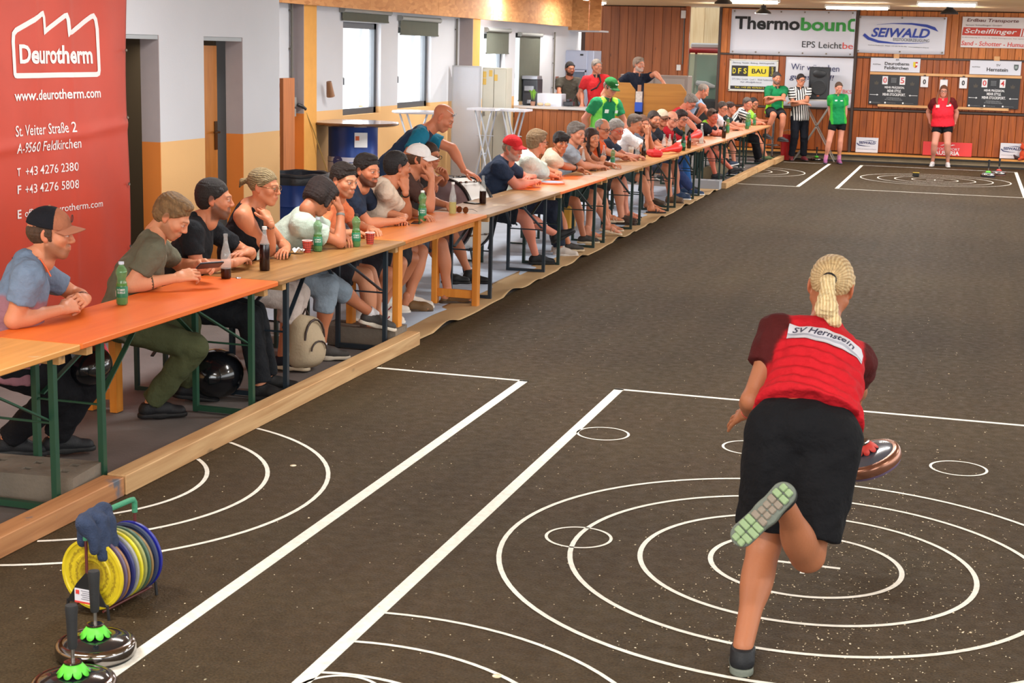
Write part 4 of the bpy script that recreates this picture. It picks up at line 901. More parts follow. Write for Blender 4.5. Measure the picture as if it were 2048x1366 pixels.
# ---------------------------------------------------------------- banners and boards
BLK = mat('print_black', (30, 30, 32), rough=.7); WTX = mat('print_white', (232, 230, 230), rough=.6); WBN = mat('white_banner', (214, 213, 222), rough=.45, var=.02, vscale=3)
NAVY = mat('print_navy', (42, 46, 96), rough=.6); BLU = mat('print_blue', (44, 66, 160), rough=.6); REDT = mat('print_red', (214, 66, 58), rough=.6)
PL = ((-5.925, 0, 0), (0, 1, 0), (0, 0, 1))
def dense(p, m=.04):
    o = []
    for i, a in enumerate(p):
        b = p[(i+1) % len(p)]; L = math.hypot(b[0]-a[0], b[1]-a[1]); k = max(1, int(L/m)); o += [(a[0]+(b[0]-a[0])*j/k, a[1]+(b[1]-a[1])*j/k) for j in range(k)]
    return o
bn = thing('banner', 'large red company banner hanging on the left wall with white lettering', 'banner', (0, 0, 0))
def wave(u, v): return .011*math.sin(u*16+1.5*math.sin(v*5))+.006*math.sin(v*9+u*5)+.005*math.sin(u*37+v*9)+.010*math.exp(-((v-.42-.06*u)/.012)**2)+.007*math.exp(-((u-.72)/.01)**2)+.006*math.exp(-((u-.55)/.012)**2)
mb = MB(); mb.grid(lambda u, v: (-5.945+wave(u, v), 7.4+2.575*u, .12+2.93*v), 120, 110); o = mb.obj('cloth', mat('red_banner_cloth', (180, 60, 40), rough=.5, var=.10, vscale=2.2), bn, smooth=True); sd = o.modifiers.new('s', 'SOLIDIFY'); sd.thickness = .002
WB = mat('banner_white', (222, 210, 208), rough=.5)
for s_, a, b_, h, bo in (('Deurotherm', (8.630, 2.023), (9.512, 2.021), .124, .03), ('www.deurotherm.com', (8.549, 1.757), (9.589, 1.757), .068, .02), ('St. Veiter Straße 2', (8.549, 1.530), (9.26, 1.530), .072, .006), ('A-9560 Feldkirchen', (8.556, 1.417), (9.315, 1.417), .068, .006),
    ('T', (8.558, 1.264), (8.600, 1.264), .052, .02), ('+43 4276 2380', (8.666, 1.260), (9.277, 1.256), .060, .004), ('F', (8.56, 1.149), (8.602, 1.149), .056, .02), ('+43 4276 5808', (8.655, 1.142), (9.279, 1.134), .060, .004), ('E', (8.556, .987), (8.598, .987), .058, .02), ('office@deurotherm.com', (8.64, .98), (9.567, .968), .066, .004)):
    text(s_, PL, a, b_, h, WB, bn, bold=bo, lift=.006)
stroke(PL, dense([(8.567, 1.898), (8.570, 2.10), (8.580, 2.150), (8.609, 2.174), (8.75, 2.228), (8.890, 2.283), (8.912, 2.288), (8.926, 2.262), (8.932, 2.172), (9.06, 2.222), (9.19, 2.280), (9.214, 2.284), (9.228, 2.256), (9.239, 2.162), (9.37, 2.215), (9.52, 2.284), (9.545, 2.290), (9.566, 2.266), (9.579, 2.20), (9.582, 1.915), (9.575, 1.893), (9.552, 1.885), (8.592, 1.885), (8.574, 1.888)]), .034, WB, bn, 'house_outline', lift=.007, closed=True)
for o_ in [c for c in bn.children if c.name.startswith(('lettering', 'house'))]:
    for v_ in o_.data.vertices: v_.co.x = -5.945+wave((v_.co.y-7.4)/2.575, (v_.co.z-.12)/2.93)+.004
for z in (2.45, 2.057, 1.572, 1.084, .62): mb = MB(); mb.lathe([(.008, 0), (.012, .003), (.012, -.003)], 10, rot=Matrix.Rotation(PI/2, 3, 'Y')); mb.obj('eyelet', mat('eyelet_metal', (120, 110, 100), metal=.8, rough=.4), bn, loc=(-5.925, 9.93, z))
PB = ((0, YB-.045, 0), (1, 0, 0), (0, 0, 1))
def board(name, lab, cat, x0, x1, z0, z1, m, th=.02, y=None, frame_=None, cloth=False):
    y = YB-.05 if y is None else y; t = thing(name, lab, cat, (0, 0, 0)); mb = MB()
    if cloth: mb.grid(lambda u, v: (x0+(x1-x0)*u, y-.012+.004*math.sin(u*9+v*3), z0+(z1-z0)*v-.012*math.sin(PI*u)*(1-v)), 24, 8); o = mb.obj('cloth', m, t, smooth=True); s = o.modifiers.new('s', 'SOLIDIFY'); s.thickness = .003
    else: mb.box(((x0+x1)/2, y, (z0+z1)/2), (x1-x0, th, z1-z0)); mb.obj('panel', m, t, bevel=.003)
    if frame_:
        mb = MB(); f = .03
        for c_, d_ in ((((x0+x1)/2, y-.005, z0), (x1-x0+f, th+.015, f)), (((x0+x1)/2, y-.005, z1), (x1-x0+f, th+.015, f)), ((x0, y-.005, (z0+z1)/2), (f, th+.015, z1-z0)), ((x1, y-.005, (z0+z1)/2), (f, th+.015, z1-z0))): mb.box(c_, d_)
        mb.obj('frame', frame_, t)
    return t, ((0, y-(.019 if cloth else th/2+.001), 0), (1, 0, 0), (0, 0, 1))
def eyelets(t, x0, x1, z0, z1, n, y):
    mb = MB(); mb.lathe([(.012, 0), (.018, -.004), (.012, -.006)], 8, rot=Matrix.Rotation(-PI/2, 3, 'X')); me = mb.mesh('eyelet', mat('eyelet_metal', (120, 110, 100)))
    for k in range(n):
        for z in (z0, z1): inst('eyelet', me, t, (x0+(x1-x0)*k/(n-1), y, z))
t, p = board('banner', 'wide white banner with black and green lettering, highest on the back wall at left', 'banner', -5.01, -2.43, 2.16, 3.08, WBN, cloth=True)
text('Thermo', p, (-4.93, 2.80), (-3.57, 2.80), .27, mat('print_black', (30, 30, 32)), t, bold=.03); text('boun', p, (-3.55, 2.795), (-2.62, 2.795), .27, mat('print_green', (52, 150, 62)), t, bold=.03)
stroke(p, [(-2.44, 2.90), (-2.52, 2.895), (-2.555, 2.86), (-2.56, 2.78), (-2.555, 2.72), (-2.52, 2.69), (-2.44, 2.685)], .055, mat('print_green', (52, 150, 62)), t, 'lettering')
text('EPS Leicht', p, (-3.50, 2.385), (-2.68, 2.375), .13, BLK, t); text('be', p, (-2.665, 2.375), (-2.45, 2.37), .13, REDT, t); eyelets(t, -4.95, -2.5, 2.2, 3.04, 6, p[0][1])
t, p = board('banner', 'white banner with blue lettering between two blue swooshes', 'banner', -2.385, -.615, 2.245, 2.99, WBN, cloth=True)
text('SEIWALD', p, (-2.10, 2.66), (-.93, 2.66), .19, BLU, t, bold=.03, shear=.25); text('EISSTOCKERZEUGUNG', p, (-1.65, 2.525), (-.93, 2.515), .06, BLK, t)
stroke(p, [(-2.0, 2.815), (-1.7, 2.845), (-1.3, 2.845), (-1.0, 2.81), (-.85, 2.76), (-.77, 2.70)], [.004, .012, .035, .055, .06, .004], BLU, t, 'swoosh'); stroke(p, [(-2.25, 2.615), (-2.15, 2.535), (-1.95, 2.475), (-1.6, 2.445), (-1.2, 2.455), (-.95, 2.475)], [.06, .06, .05, .025, .012, .003], BLU, t, 'swoosh')
text('Andreas Kaufmann   Mobil: +43 650 96 96 376   www.stocksport-shop.at', p, (-2.15, 2.40), (-.93, 2.37), .026, BLK, t, lift=.003); eyelets(t, -2.34, -.66, 2.28, 2.96, 3, p[0][1])
t, p = board('sign', 'white sign with a red lettered band, at the upper right of the plank wall', 'sign', -.31, .93+.5, 2.40, 3.01, mat('sign_white', (222, 214, 212), rough=.5))
BR = mat('print_brown', (92, 34, 30), rough=.6)
text('Erdbau Transporte', p, (-.22, 2.935), (.78, 2.93), .085, BR, t, bold=.012, shear=.15); text('Simon Scheiflinger GmbH', p, (-.24, 2.84), (.46, 2.84), .035, BR, t)
flat(p, [(-.30, 2.64), (1.42, 2.63), (1.42, 2.79), (-.28, 2.80)], mat('sign_red', (196, 60, 44)), t, 'red_band', lift=.002); text('Scheiflinger', p, (-.25, 2.715), (.76, 2.71), .12, WTX, t, bold=.012, shear=.2)
for x in (.82, .87, .92): flat(p, [(x, 2.64), (x+.025, 2.64), (x+.045, 2.79), (x+.02, 2.79)], WTX, t, 'stripe', lift=.0045)
text('Erdbewegung St. Veit 34, 9564 Patergassen, Tel. 0676', p, (-.29, 2.60), (.9, 2.585), .02, BR, t); text('Sand - Schotter - Humus', p, (-.30, 2.485), (.95, 2.47), .09, REDT, t, bold=.012, shear=.15)
t, p = board('sign', 'framed white and yellow building company sign left of the seated man on the bar stool', 'sign', -4.985, -3.985, 1.39, 2.03, mat('sign_white2', (206, 208, 214), rough=.4), frame_=mat('sign_frame', (214, 206, 190), rough=.5))
text('Dämmung . Fassaden . Beratung . Abdichtungstechnik', p, (-4.93, 1.965), (-4.05, 1.965), .04, BLK, t)
flat(p, [(-4.95, 1.69), (-4.02, 1.69), (-4.02, 1.91), (-4.95, 1.91)], mat('sign_black', (42, 36, 32)), t, 'black_field'); flat(p, [(-4.60, 1.69), (-4.16, 1.69), (-4.16, 1.91), (-4.60, 1.91)], mat('sign_yellow', (222, 204, 48)), t, 'yellow_field', lift=.003)
YEL = mat('sign_yellow', (222, 204, 48))
for i, ch in enumerate('DFS'): text(ch, p, (-4.925+.115*i, 1.80), (-4.86+.115*i, 1.80), .115, YEL, t, bold=.02, lift=.005)
text('BAU', p, (-4.52, 1.80), (-4.22, 1.80), .10, BLK, t, bold=.02, lift=.006); text('GmbH', ((0, p[0][1], 0), (0, 0, 1), (-1, 0, 0)), (1.71, 4.09), (1.89, 4.09), .05, YEL, t, lift=.005)
text('DFS BAU GmbH   Lind 1   9560 Feldkirchen', p, (-4.93, 1.63), (-4.05, 1.62), .04, mat('print_grey', (110, 110, 120)), t); text('Mail: office@dfs-bau.at', p, (-4.75, 1.565), (-4.3, 1.565), .04, NAVY, t)
flat(p, [(-4.96, 1.415), (-4.02, 1.415), (-4.02, 1.485), (-4.96, 1.485)], mat('sign_black', (42, 36, 32)), t, 'black_field'); text('Tel.: +43 (0) 4276/611 07', p, (-4.87, 1.45), (-4.15, 1.45), .042, YEL, t, bold=.01, lift=.005)
t, p = board('banner', 'white banner wishing a good game, partly hidden by the black loudspeaker', 'banner', -3.815, -2.405, 1.10, 2.12, WBN, cloth=True)
text('Wir wünschen', p, (-3.70, 1.92), (-2.70, 1.90), .13, NAVY, t); text('gutes Spiel!', p, (-3.72, 1.70), (-2.80, 1.69), .14, mat('print_navy', (42, 46, 96)), t, bold=.008, shear=.15); text('BKS', p, (-2.60, 1.435), (-2.42, 1.43), .08, REDT, t)
SBK = mat('scoreboard_black', (34, 35, 40), rough=.4)
def scoreboard(x0, name2, lab, s2, dy=0):
    t, p = board('scoreboard', lab, 'scoreboard', x0, x0+1.0, 1.19, 1.80, SBK)
    WT2 = mat('score_card', (222, 220, 222), rough=.6); cw = (.295, .375)
    for k, (cx, ch) in enumerate(((.31, '0'), (.66, s2))):
        cd = flat(p, [(x0+cx-.055, 1.61), (x0+cx+.055, 1.61), (x0+cx+.055, 1.775), (x0+cx-.055, 1.775)], WT2, t, 'score_card', lift=.008, thick=.006); text(ch, p, (x0+cx-.036, 1.695), (x0+cx+.036, 1.695), .11, mat('score_red', (204, 44, 44)), cd, name='digit', bold=.01, lift=.011)
    mb = MB()
    for i in range(5):
        for j in range(4): mb.box((x0+.44+i*.022, p[0][1]-.002, 1.655+j*.027), (.011, .004, .013))
    mb.obj('dot_emblem', mat('print_lightgrey', (150, 152, 155)), t)
    for i, (s_, a, b_) in enumerate((('MEHR PRÄZISION.', .31, .71), ('MEHR STYLE.', .37, .65), ('MEHR STOCKSPORT.', .28, .74))): text(s_, p, (x0+a, 1.555-.075*i), (x0+b_, 1.553-.075*i), .055, WTX, t, bold=.02)
    text('OSTERWEDDIWEG 2', p, (x0+.36, 1.335), (x0+.65, 1.332), .025, mat('print_lightgrey', (150, 152, 155)), t); text('AT-9560 FELDKIRCHEN', p, (x0+.33, 1.30), (x0+.68, 1.297), .025, mat('print_lightgrey', (150, 152, 155)), t)
    for a, b_ in ((.02, .16), (.98, .84)): sg = 1 if b_ > a else -1; stroke(p, [(x0+a, 1.395), (x0+b_, 1.393)], .008, WTX, t, 'arrow'); flat(p, [(x0+b_, 1.375), (x0+b_+sg*.035, 1.393), (x0+b_, 1.412)][::sg], WTX, t, 'arrow_head')
    for cx in (.14, .86): flat(p, [(x0+cx-.035, 1.60), (x0+cx+.035, 1.60), (x0+cx+.045, 1.66), (x0+cx+.02, 1.645), (x0+cx, 1.685), (x0+cx-.02, 1.645), (x0+cx-.045, 1.66)], mat('dim_emblem', (74, 66, 56)), t, 'emblem')
    for cx, s_ in ((.04, 'www.stocksport.at'), (.34, 'office@stocksport.at'), (.70, '@stocksport.austria')): flat(p, [(x0+cx+.018*math.cos(a), 1.235+.018*math.sin(a)) for a in [i*PI/5 for i in range(10)]], WTX, t, 'dot'); text(s_, p, (x0+cx+.03, 1.235), (x0+cx+.21, 1.232), .018, mat('print_lightgrey', (150, 152, 155)), t)
    for cx in (.26, .60): mb = MB(); mb.lathe([(.085, -.004), (.09, 0), (.085, .004)], 20, rot=Matrix.Rotation(PI/2, 3, 'X')); mb.obj('number_wheel', WT2, t, loc=(x0+cx, YB-.03, 1.255))
    t2, p2 = board('name_board', name2[1], 'sign', x0-.005, x0+.99, 1.865, 2.145, mat('name_board_white', (214, 214, 224), rough=.5))
    lines = name2[0]
    if len(lines) == 3: pos = ((2.115, .035, .50, .57), (2.035, .065, .28, .77), (1.95, .065, .28, .76))
    else: pos = ((2.06, .045, .51, .59), (1.97, .075, .33, .74))
    for s_, (z, h, a, b_) in zip(lines, pos): text(s_, p2, (x0+a, z), (x0+b_, z-.003), h, BLK, t2, bold=.02 if h > .05 else 0)
    text('AUSTRIA', p2, (x0+.04, 2.015), (x0+.20, 2.013), .025, BLK, t2)
    sh = [(x0+.85, 2.08), (x0+.94, 2.08), (x0+.94, 2.02), (x0+.93, 1.98), (x0+.895, 1.955), (x0+.86, 1.98), (x0+.85, 2.02)]
    if len(lines) == 3: flat(p2, sh[::-1], mat('crest_red', (190, 48, 44)), t2, 'crest'); flat(p2, [(x0+.85, 1.99), (x0+.893, 1.965), (x0+.893, 2.08), (x0+.85, 2.08)][::-1], YEL, t2, 'crest_field', lift=.004); flat(p2, [(x0+.90, 2.01), (x0+.938, 2.01), (x0+.938, 2.05), (x0+.90, 2.05)], WTX, t2, 'crest_bar', lift=.005)
    else: flat(p2, sh[::-1], mat('crest_grey', (82, 92, 92)), t2, 'crest'); flat(p2, [(x0+.87, 2.0), (x0+.92, 2.0), (x0+.92, 2.05), (x0+.87, 2.05)], mat('crest_pale', (150, 160, 158)), t2, 'crest_field', lift=.004)
scoreboard(-2.065, (('EK', 'Deurotherm', 'Feldkirchen'), 'white name board with a red and yellow crest above the left scoreboard'), 'black scoreboard showing 0 and 5, left of the woman in red', '5')
scoreboard(-.09, (('SV', 'Hernstein'), 'white name board with a grey crest above the right scoreboard'), 'black scoreboard showing 0 and 4, right of the woman in red', '4')
mb = MB(); mb.box((-.57, YB-.055, 1.83), (3.0, .03, .05)); mb.box((-.57, YB-.055, 1.175), (2.6, .03, .05)); [mb.box((x, YB-.05, 2.19), (.11, .02, .09)) for x in (-1.56, .42)]; tag(mb.obj('batten', wood('pale_batten', (206, 150, 92), (222, 172, 118), 'x')), 'pale wooden battens that carry the two scoreboards', 'batten')
for x, ch, lab in ((-.965, '0', 'white card with a black 0 clipped right of the left scoreboard'), (-.58, '', 'blank white card clipped behind the head of the woman in red'), (-.197, '0', 'white card with a black 0 clipped left of the right scoreboard')):
    z0 = 1.575 if ch else 1.52; t, p = board('number_card', lab, 'card', x-.075, x+.075, z0, z0+.22, mat('score_card', (222, 220, 222)), th=.006, y=YB-.075)
    if ch: text(ch, p, (x-.03, z0+.11), (x+.03, z0+.11), .10, BLK, t, name='digit', bold=.03)
    mb = MB(); mb.box((x, YB-.082, z0+.235), (.05, .012, .035)); mb.obj('clip', mat('clip_metal', (90, 70, 60), metal=.6), t)
def seiw(x, lab, w_=.455):
    t, p = board('sign', lab, 'sign', x, x+w_, .195, .505, mat('sign_white3', (208, 206, 212), rough=.6), th=.015, y=32.62)
    text('SEIWALD', p, (x+.06, .40), (x+.40, .395), .055, NAVY, t, bold=.03, shear=.1); stroke(p, [(x+.16, .44), (x+.3, .447), (x+.42, .43)], [.002, .012, .006], NAVY, t, 'swoosh'); stroke(p, [(x+.02, .385), (x+.06, .345), (x+.18, .33), (x+.3, .328)], [.02, .02, .012, .002], NAVY, t, 'swoosh')
    text('www.stocksport-shop.at', p, (x+.03, .265), (x+.42, .265), .022, mat('print_grey', (110, 110, 120)), t)
seiw(-2.255, 'small white sign with navy lettering on the ledge below the left scoreboard'); seiw(.63, 'small white sign with navy lettering on the ledge beside the orange soft toy')
t, p = board('sign', 'red sign on the ledge behind the legs of the woman in red', 'sign', -.895, .078, .195, .475, mat('red_sign', (222, 62, 62), rough=.6), th=.015, y=32.62)
text('STOCKSPORT', p, (-.66, .335), (-.16, .333), .05, WTX, t); text('AUSTRIA', p, (-.66, .255), (-.16, .253), .085, WTX, t, bold=.03); stroke(p, [(-.55, .40), (-.45, .43), (-.38, .41)], [.004, .02, .004], WTX, t, 'emblem'); stroke(p, [(-.36, .40), (-.31, .42), (-.26, .425)], [.004, .02, .004], WTX, t, 'emblem')
# ---------------------------------------------------------------- beams, paper, tables, benches
TIM = wood('spruce_beam', (188, 142, 92), (218, 178, 128), 'y', .8, rough=.65); TIMO = wood('old_beam', (160, 104, 62), (192, 136, 88), 'y', .8, rough=.6, wear=(96, 100, 110))
def beam(y0, y1, lab, m, x=-3.765, w_=.105, h=.098, rz=0, shade=0):
    mb = MB(); mb.box((0, 0, h/2), (w_, y1-y0, h)); o = mb.obj('timber_beam', m, bevel=.004, loc=(x, (y0+y1)/2, 0)); o.rotation_euler = (0, 0, rz); tag(o, lab, 'beam'); return o
beam(3.6, 6.125, 'worn timber beam at the lower left corner with a blue stain', TIMO, -3.775, .115, .092)
beam(6.135, 10.185, 'long pale timber beam on the asphalt in front of the nearest tables', TIM)
beam(24.45, 28.2, 'pale timber beam at the far end under the white-soled shoe', TIM, -3.745); beam(28.22, 30.48, 'middle one of the three pale beams at the far end', TIM, -3.735); beam(30.5, 31.95, 'farthest pale timber beam ending near the referee', TIM, -3.70)
mb = MB(); mb.lathe([(.012, 0), (.011, .003), (.0001, .004)], 8, rot=Matrix.Rotation(PI/2, 3, 'Y'))
def wavy(name, x0, x1, y0, y1, m, lab, cat, amp, seed, nx=10, ny=120, z=.004, edge=0):
    rs = random.Random(seed); ph = [rs.random()*6 for _ in range(6)]; mb = MB()
    def f(u, v):
        y = y0+(y1-y0)*v; e = .006*math.sin(y*3.1+ph[0])+.004*math.sin(y*7.3+ph[1]); zz = z+amp*abs(math.sin(y*2.3+ph[2]+2*u)*math.sin(y*.9+ph[3]+u*3))+edge*(u**3)*max(0, math.sin(y*5.2+ph[4])*math.sin(y*2.2+ph[5]))
        return (x0+(x1-x0)*u+e*u, y, zz)
    mb.grid(f, nx, ny); o = mb.obj(name, m, smooth=True); tag(o, lab, cat); s = o.modifiers.new('s', 'SOLIDIFY'); s.thickness = .002; s.offset = 1; return o
wavy('groundsheet', -5.9, -4.02, 10.6, 24.2, mat('blue_grey_sheet', (158, 168, 184), rough=.7, var=.12, vscale=4), 'wrinkled blue-grey sheet on the ground under the far tables', 'groundsheet', .012, 3)
wavy('paper_edging', -4.10, -3.765, 9.9, 24.4, mat('kraft_paper', (188, 156, 112), rough=.7, var=.08, vscale=3), 'strip of tan paper with a curling edge along the asphalt', 'paper', .004, 5, ny=200, z=.006, edge=.045)
CB = mat('concrete_block', (118, 108, 96), rough=.9, var=.15, vscale=6, bump=.5, bscale=40)
def block(x, y, L, Wd, rz, lab, m=CB, h=.14):
    t = thing('concrete_block', lab, 'block', (x, y, 0), rz, 'concrete blocks weighting the table legs'); mb = MB(); n = 3
    xs = [-L/2]+[v for i in range(n) for v in (-L/2+L*(i+.5)/n-.022, -L/2+L*(i+.5)/n+.022)]+[L/2]; ys = [-Wd/2, -.075, -.031, .031, .075, Wd/2]
    for i in range(len(xs)-1):
        for j in range(5):
            hole = (i % 2 == 1) and j in (1, 3); top = h-.05 if hole else h
            mb.box(((xs[i]+xs[i+1])/2, (ys[j]+ys[j+1])/2, top/2), (xs[i+1]-xs[i], ys[j+1]-ys[j], top))
    mb.obj('body', m, t); return t
block(-4.13, 6.0, .56, .30, .10, 'concrete block with holes at the left edge under the nearest table')
block(-4.10, 10.07, .56, .26, .04, 'concrete block behind the crossed grey shoe under the second brown table')
block(-4.00, 24.35, .46, .3, 0, 'small grey block at the near end of the far beams', mat('grey_block', (150, 152, 158), rough=.9))
t = thing('log', 'round grey-brown log behind the far beam', 'log', (-4.2, 26.6, 0)); mb = MB(); mb.tube([(0, -.9, .13), (0, .9, .13)], .13, 14); mb.obj('trunk', mat('log_bark', (104, 92, 70), rough=.9, var=.2), t, smooth=True)
OR = wood('orange_tabletop', (232, 102, 28), (242, 116, 38), 'y', .5, rough=.38, knots=False); BRN = wood('brown_tabletop', (134, 92, 46), (166, 120, 66), 'y', .8, rough=.42, wear=(196, 172, 128)); YW = wood('amber_tabletop', (196, 132, 62), (216, 152, 80), 'y', .7, rough=.4, wear=(214, 188, 140))
OW = wood('orange_varnish_top', (206, 110, 44), (226, 134, 62), 'y', .5, rough=.28, knots=False); OWL = wood('orange_varnish_leg', (214, 130, 44), (230, 150, 60), 'z', .5, rough=.35, knots=False)
GRN = mat('green_steel', (38, 78, 58), rough=.4, metal=.2); DGR = mat('dark_green_steel', (34, 56, 52), rough=.4, metal=.2); DBL = mat('dark_blue_steel', (36, 48, 58), rough=.4, metal=.2)
XF, XK = -3.79, -4.30
def table(y0, y1, top, steel, lab, wooden=False, rz=0, ins=(.24, .24), z=.77, th=.027):
    yc = (y0+y1)/2; L = y1-y0; t = thing('beer_table', lab, 'table', ((XF+XK)/2, yc, 0), rz, None); W_ = XF-XK; L2 = L/2
    r = .022; pl = [(s1*(W_/2-r)+r*math.cos(a), s2*(L2-r)+r*math.sin(a)) for s1, s2, a0 in ((1, 1, 0), (-1, 1, PI/2), (-1, -1, PI), (1, -1, 1.5*PI)) for a in (a0, a0+PI/4, a0+PI/2)]
    mb = MB(); mb.prism(pl, z-th, z); mb.obj('tabletop', top, t, bevel=.004)
    if wooden:
        for sy in (-1, 1):
            y = sy*(L2-.05)
            for sx in (-1, 1): mb = MB(); mb.box((sx*(W_/2-.075), y, (z-th)/2), (.05, .075, z-th)); mb.obj('leg', OWL, t, bevel=.004)
            mb = MB(); mb.box((0, y, .10), (W_-.2, .03, .07)); mb.obj('stretcher', OWL, t, bevel=.003)
        mb = MB(); mb.box((W_/2-.09, 0, z-th-.035), (.02, L-.2, .06)); mb.obj('apron', OWL, t)
        return t
    for sy, ins_ in ((-1, ins[0]), (1, ins[1])):
        y = sy*(L2-ins_)
        for sx in (-1, 1): mb = MB(); mb.box((sx*(W_/2-.075), y, (z-.03)/2), (.028, .032, z-.03)); mb.obj('leg', steel, t)
        mb = MB(); mb.box((0, y, .02), (W_-.12, .03, .03)); mb.obj('foot_bar', steel, t)
        mb = MB(); mb.tube([(-(W_/2-.08), y, .42), (W_/2-.08, y, .42)], .006, 6); mb.obj('cross_rod', steel, t)
        for sx in (-.5, .5): mb = MB(); mb.bar((sx*.62*W_, y-sy*.02, .44), (sx*.3*W_, y-sy*.52, z-.05), .026, .008); mb.obj('brace', steel, t)
        mb = MB(); mb.box((0, sy*(L2-.12), z-th-.022), (W_-.06, .05, .045)); mb.obj('batten', wood('table_batten', (170, 124, 70), (196, 150, 92), 'x'), t)
    return t
table(3.9, 5.915, YW, GRN, 'amber wooden table at the lower left edge', z=.768, ins=(.24, .13))
table(5.90, 7.99, OR, GRN, 'nearest bright orange table, with the capped man and the phone user at it', ins=(.28, .22))
table(7.995, 10.09, BRN, DBL, 'dark brown table with two red checked cups', ins=(.24, .22))
table(10.06, 12.0, OW, None, 'varnished orange table standing on thick wooden legs', wooden=True, z=.775)
table(12.005, 14.37, BRN, DBL, 'brown table in front of the white bass drum', ins=(.34, .3), z=.772)
table(14.38, 16.35, OR, DGR, 'orange table in front of the man in the red cap')
table(16.36, 18.28, wood('tan_tabletop', (176, 122, 66), (200, 146, 86), 'y', .7, rough=.4), DGR, 'tan table where the boy in the cream shirt rests his arms')
tt = wood('tan_tabletop', (176, 122, 66), (200, 146, 86)); table(18.29, 20.65, tt, DGR, 'tan table carrying the red bag and the first red horn')
table(20.66, 22.6, tt, DGR, 'tan table with dark beer bottles in front of the bald man in red'); FO = wood('far_orange_top', (206, 132, 84), (220, 150, 100), 'y', .5, rough=.4, knots=False)
table(22.61, 25.0, FO, DGR, 'pale orange table under the leaning man in the red vest'); table(25.01, 27.2, FO, DGR, 'pale orange table in front of the man with sunglasses on his head'); table(27.21, 30.6, FO, DGR, 'farthest table, with green bottles, ending at the bar stool')
BW = wood('bench_wood', (168, 104, 50), (194, 128, 66), 'y', .8)
def bench(y0, y1, lab, wl=False):
    t = thing('beer_bench', lab, 'bench', (-4.72, (y0+y1)/2, 0)); L = y1-y0; mb = MB(); mb.box((0, 0, .455), (.26, L, .028)); mb.obj('seat', BW, t, bevel=.004)
    for sy in (-1, 1):
        y = sy*(L/2-.25)
        if wl:
            for sx in (-.08, .08): mb = MB(); mb.box((sx, y, .22), (.045, .07, .44)); mb.obj('leg', OWL, t)
            mb = MB(); mb.box((0, y, .10), (.14, .03, .06)); mb.obj('stretcher', OWL, t)
        else:
            for sx in (-.1, .1): mb = MB(); mb.box((sx, y, .22), (.024, .028, .44)); mb.obj('leg', DGR, t)
            mb = MB(); mb.box((0, y, .015), (.22, .026, .026)); mb.obj('foot_bar', DGR, t)
        mb = MB(); mb.bar((0, y-sy*.01, .22), (0, y-sy*.4, .43), .02, .008); mb.obj('brace', DGR, t)
ys = [5.75, 7.85, 9.95, 12.05, 14.2, 16.3, 18.4, 20.6, 22.8, 25.0, 27.2, 29.4, 31.5]
bl = ['bench with thick orange wooden legs behind the nearest orange table', 'bench behind the dark brown table', 'bench behind the varnished orange table', 'bench behind the bass drum', 'bench under the man in the red cap', 'bench under the boy in the cream shirt', 'bench under the man in the orange polo', 'bench under the man in the white t-shirt', 'bench under the man in the beige cap', 'bench under the leaning man in the red vest', 'bench under the man with sunglasses on his head', 'bench under the seated referee']
for i, lb in enumerate(bl):
    if i != 3: bench(ys[i]+.02, ys[i+1]-.02, lb, wl=(i == 0))
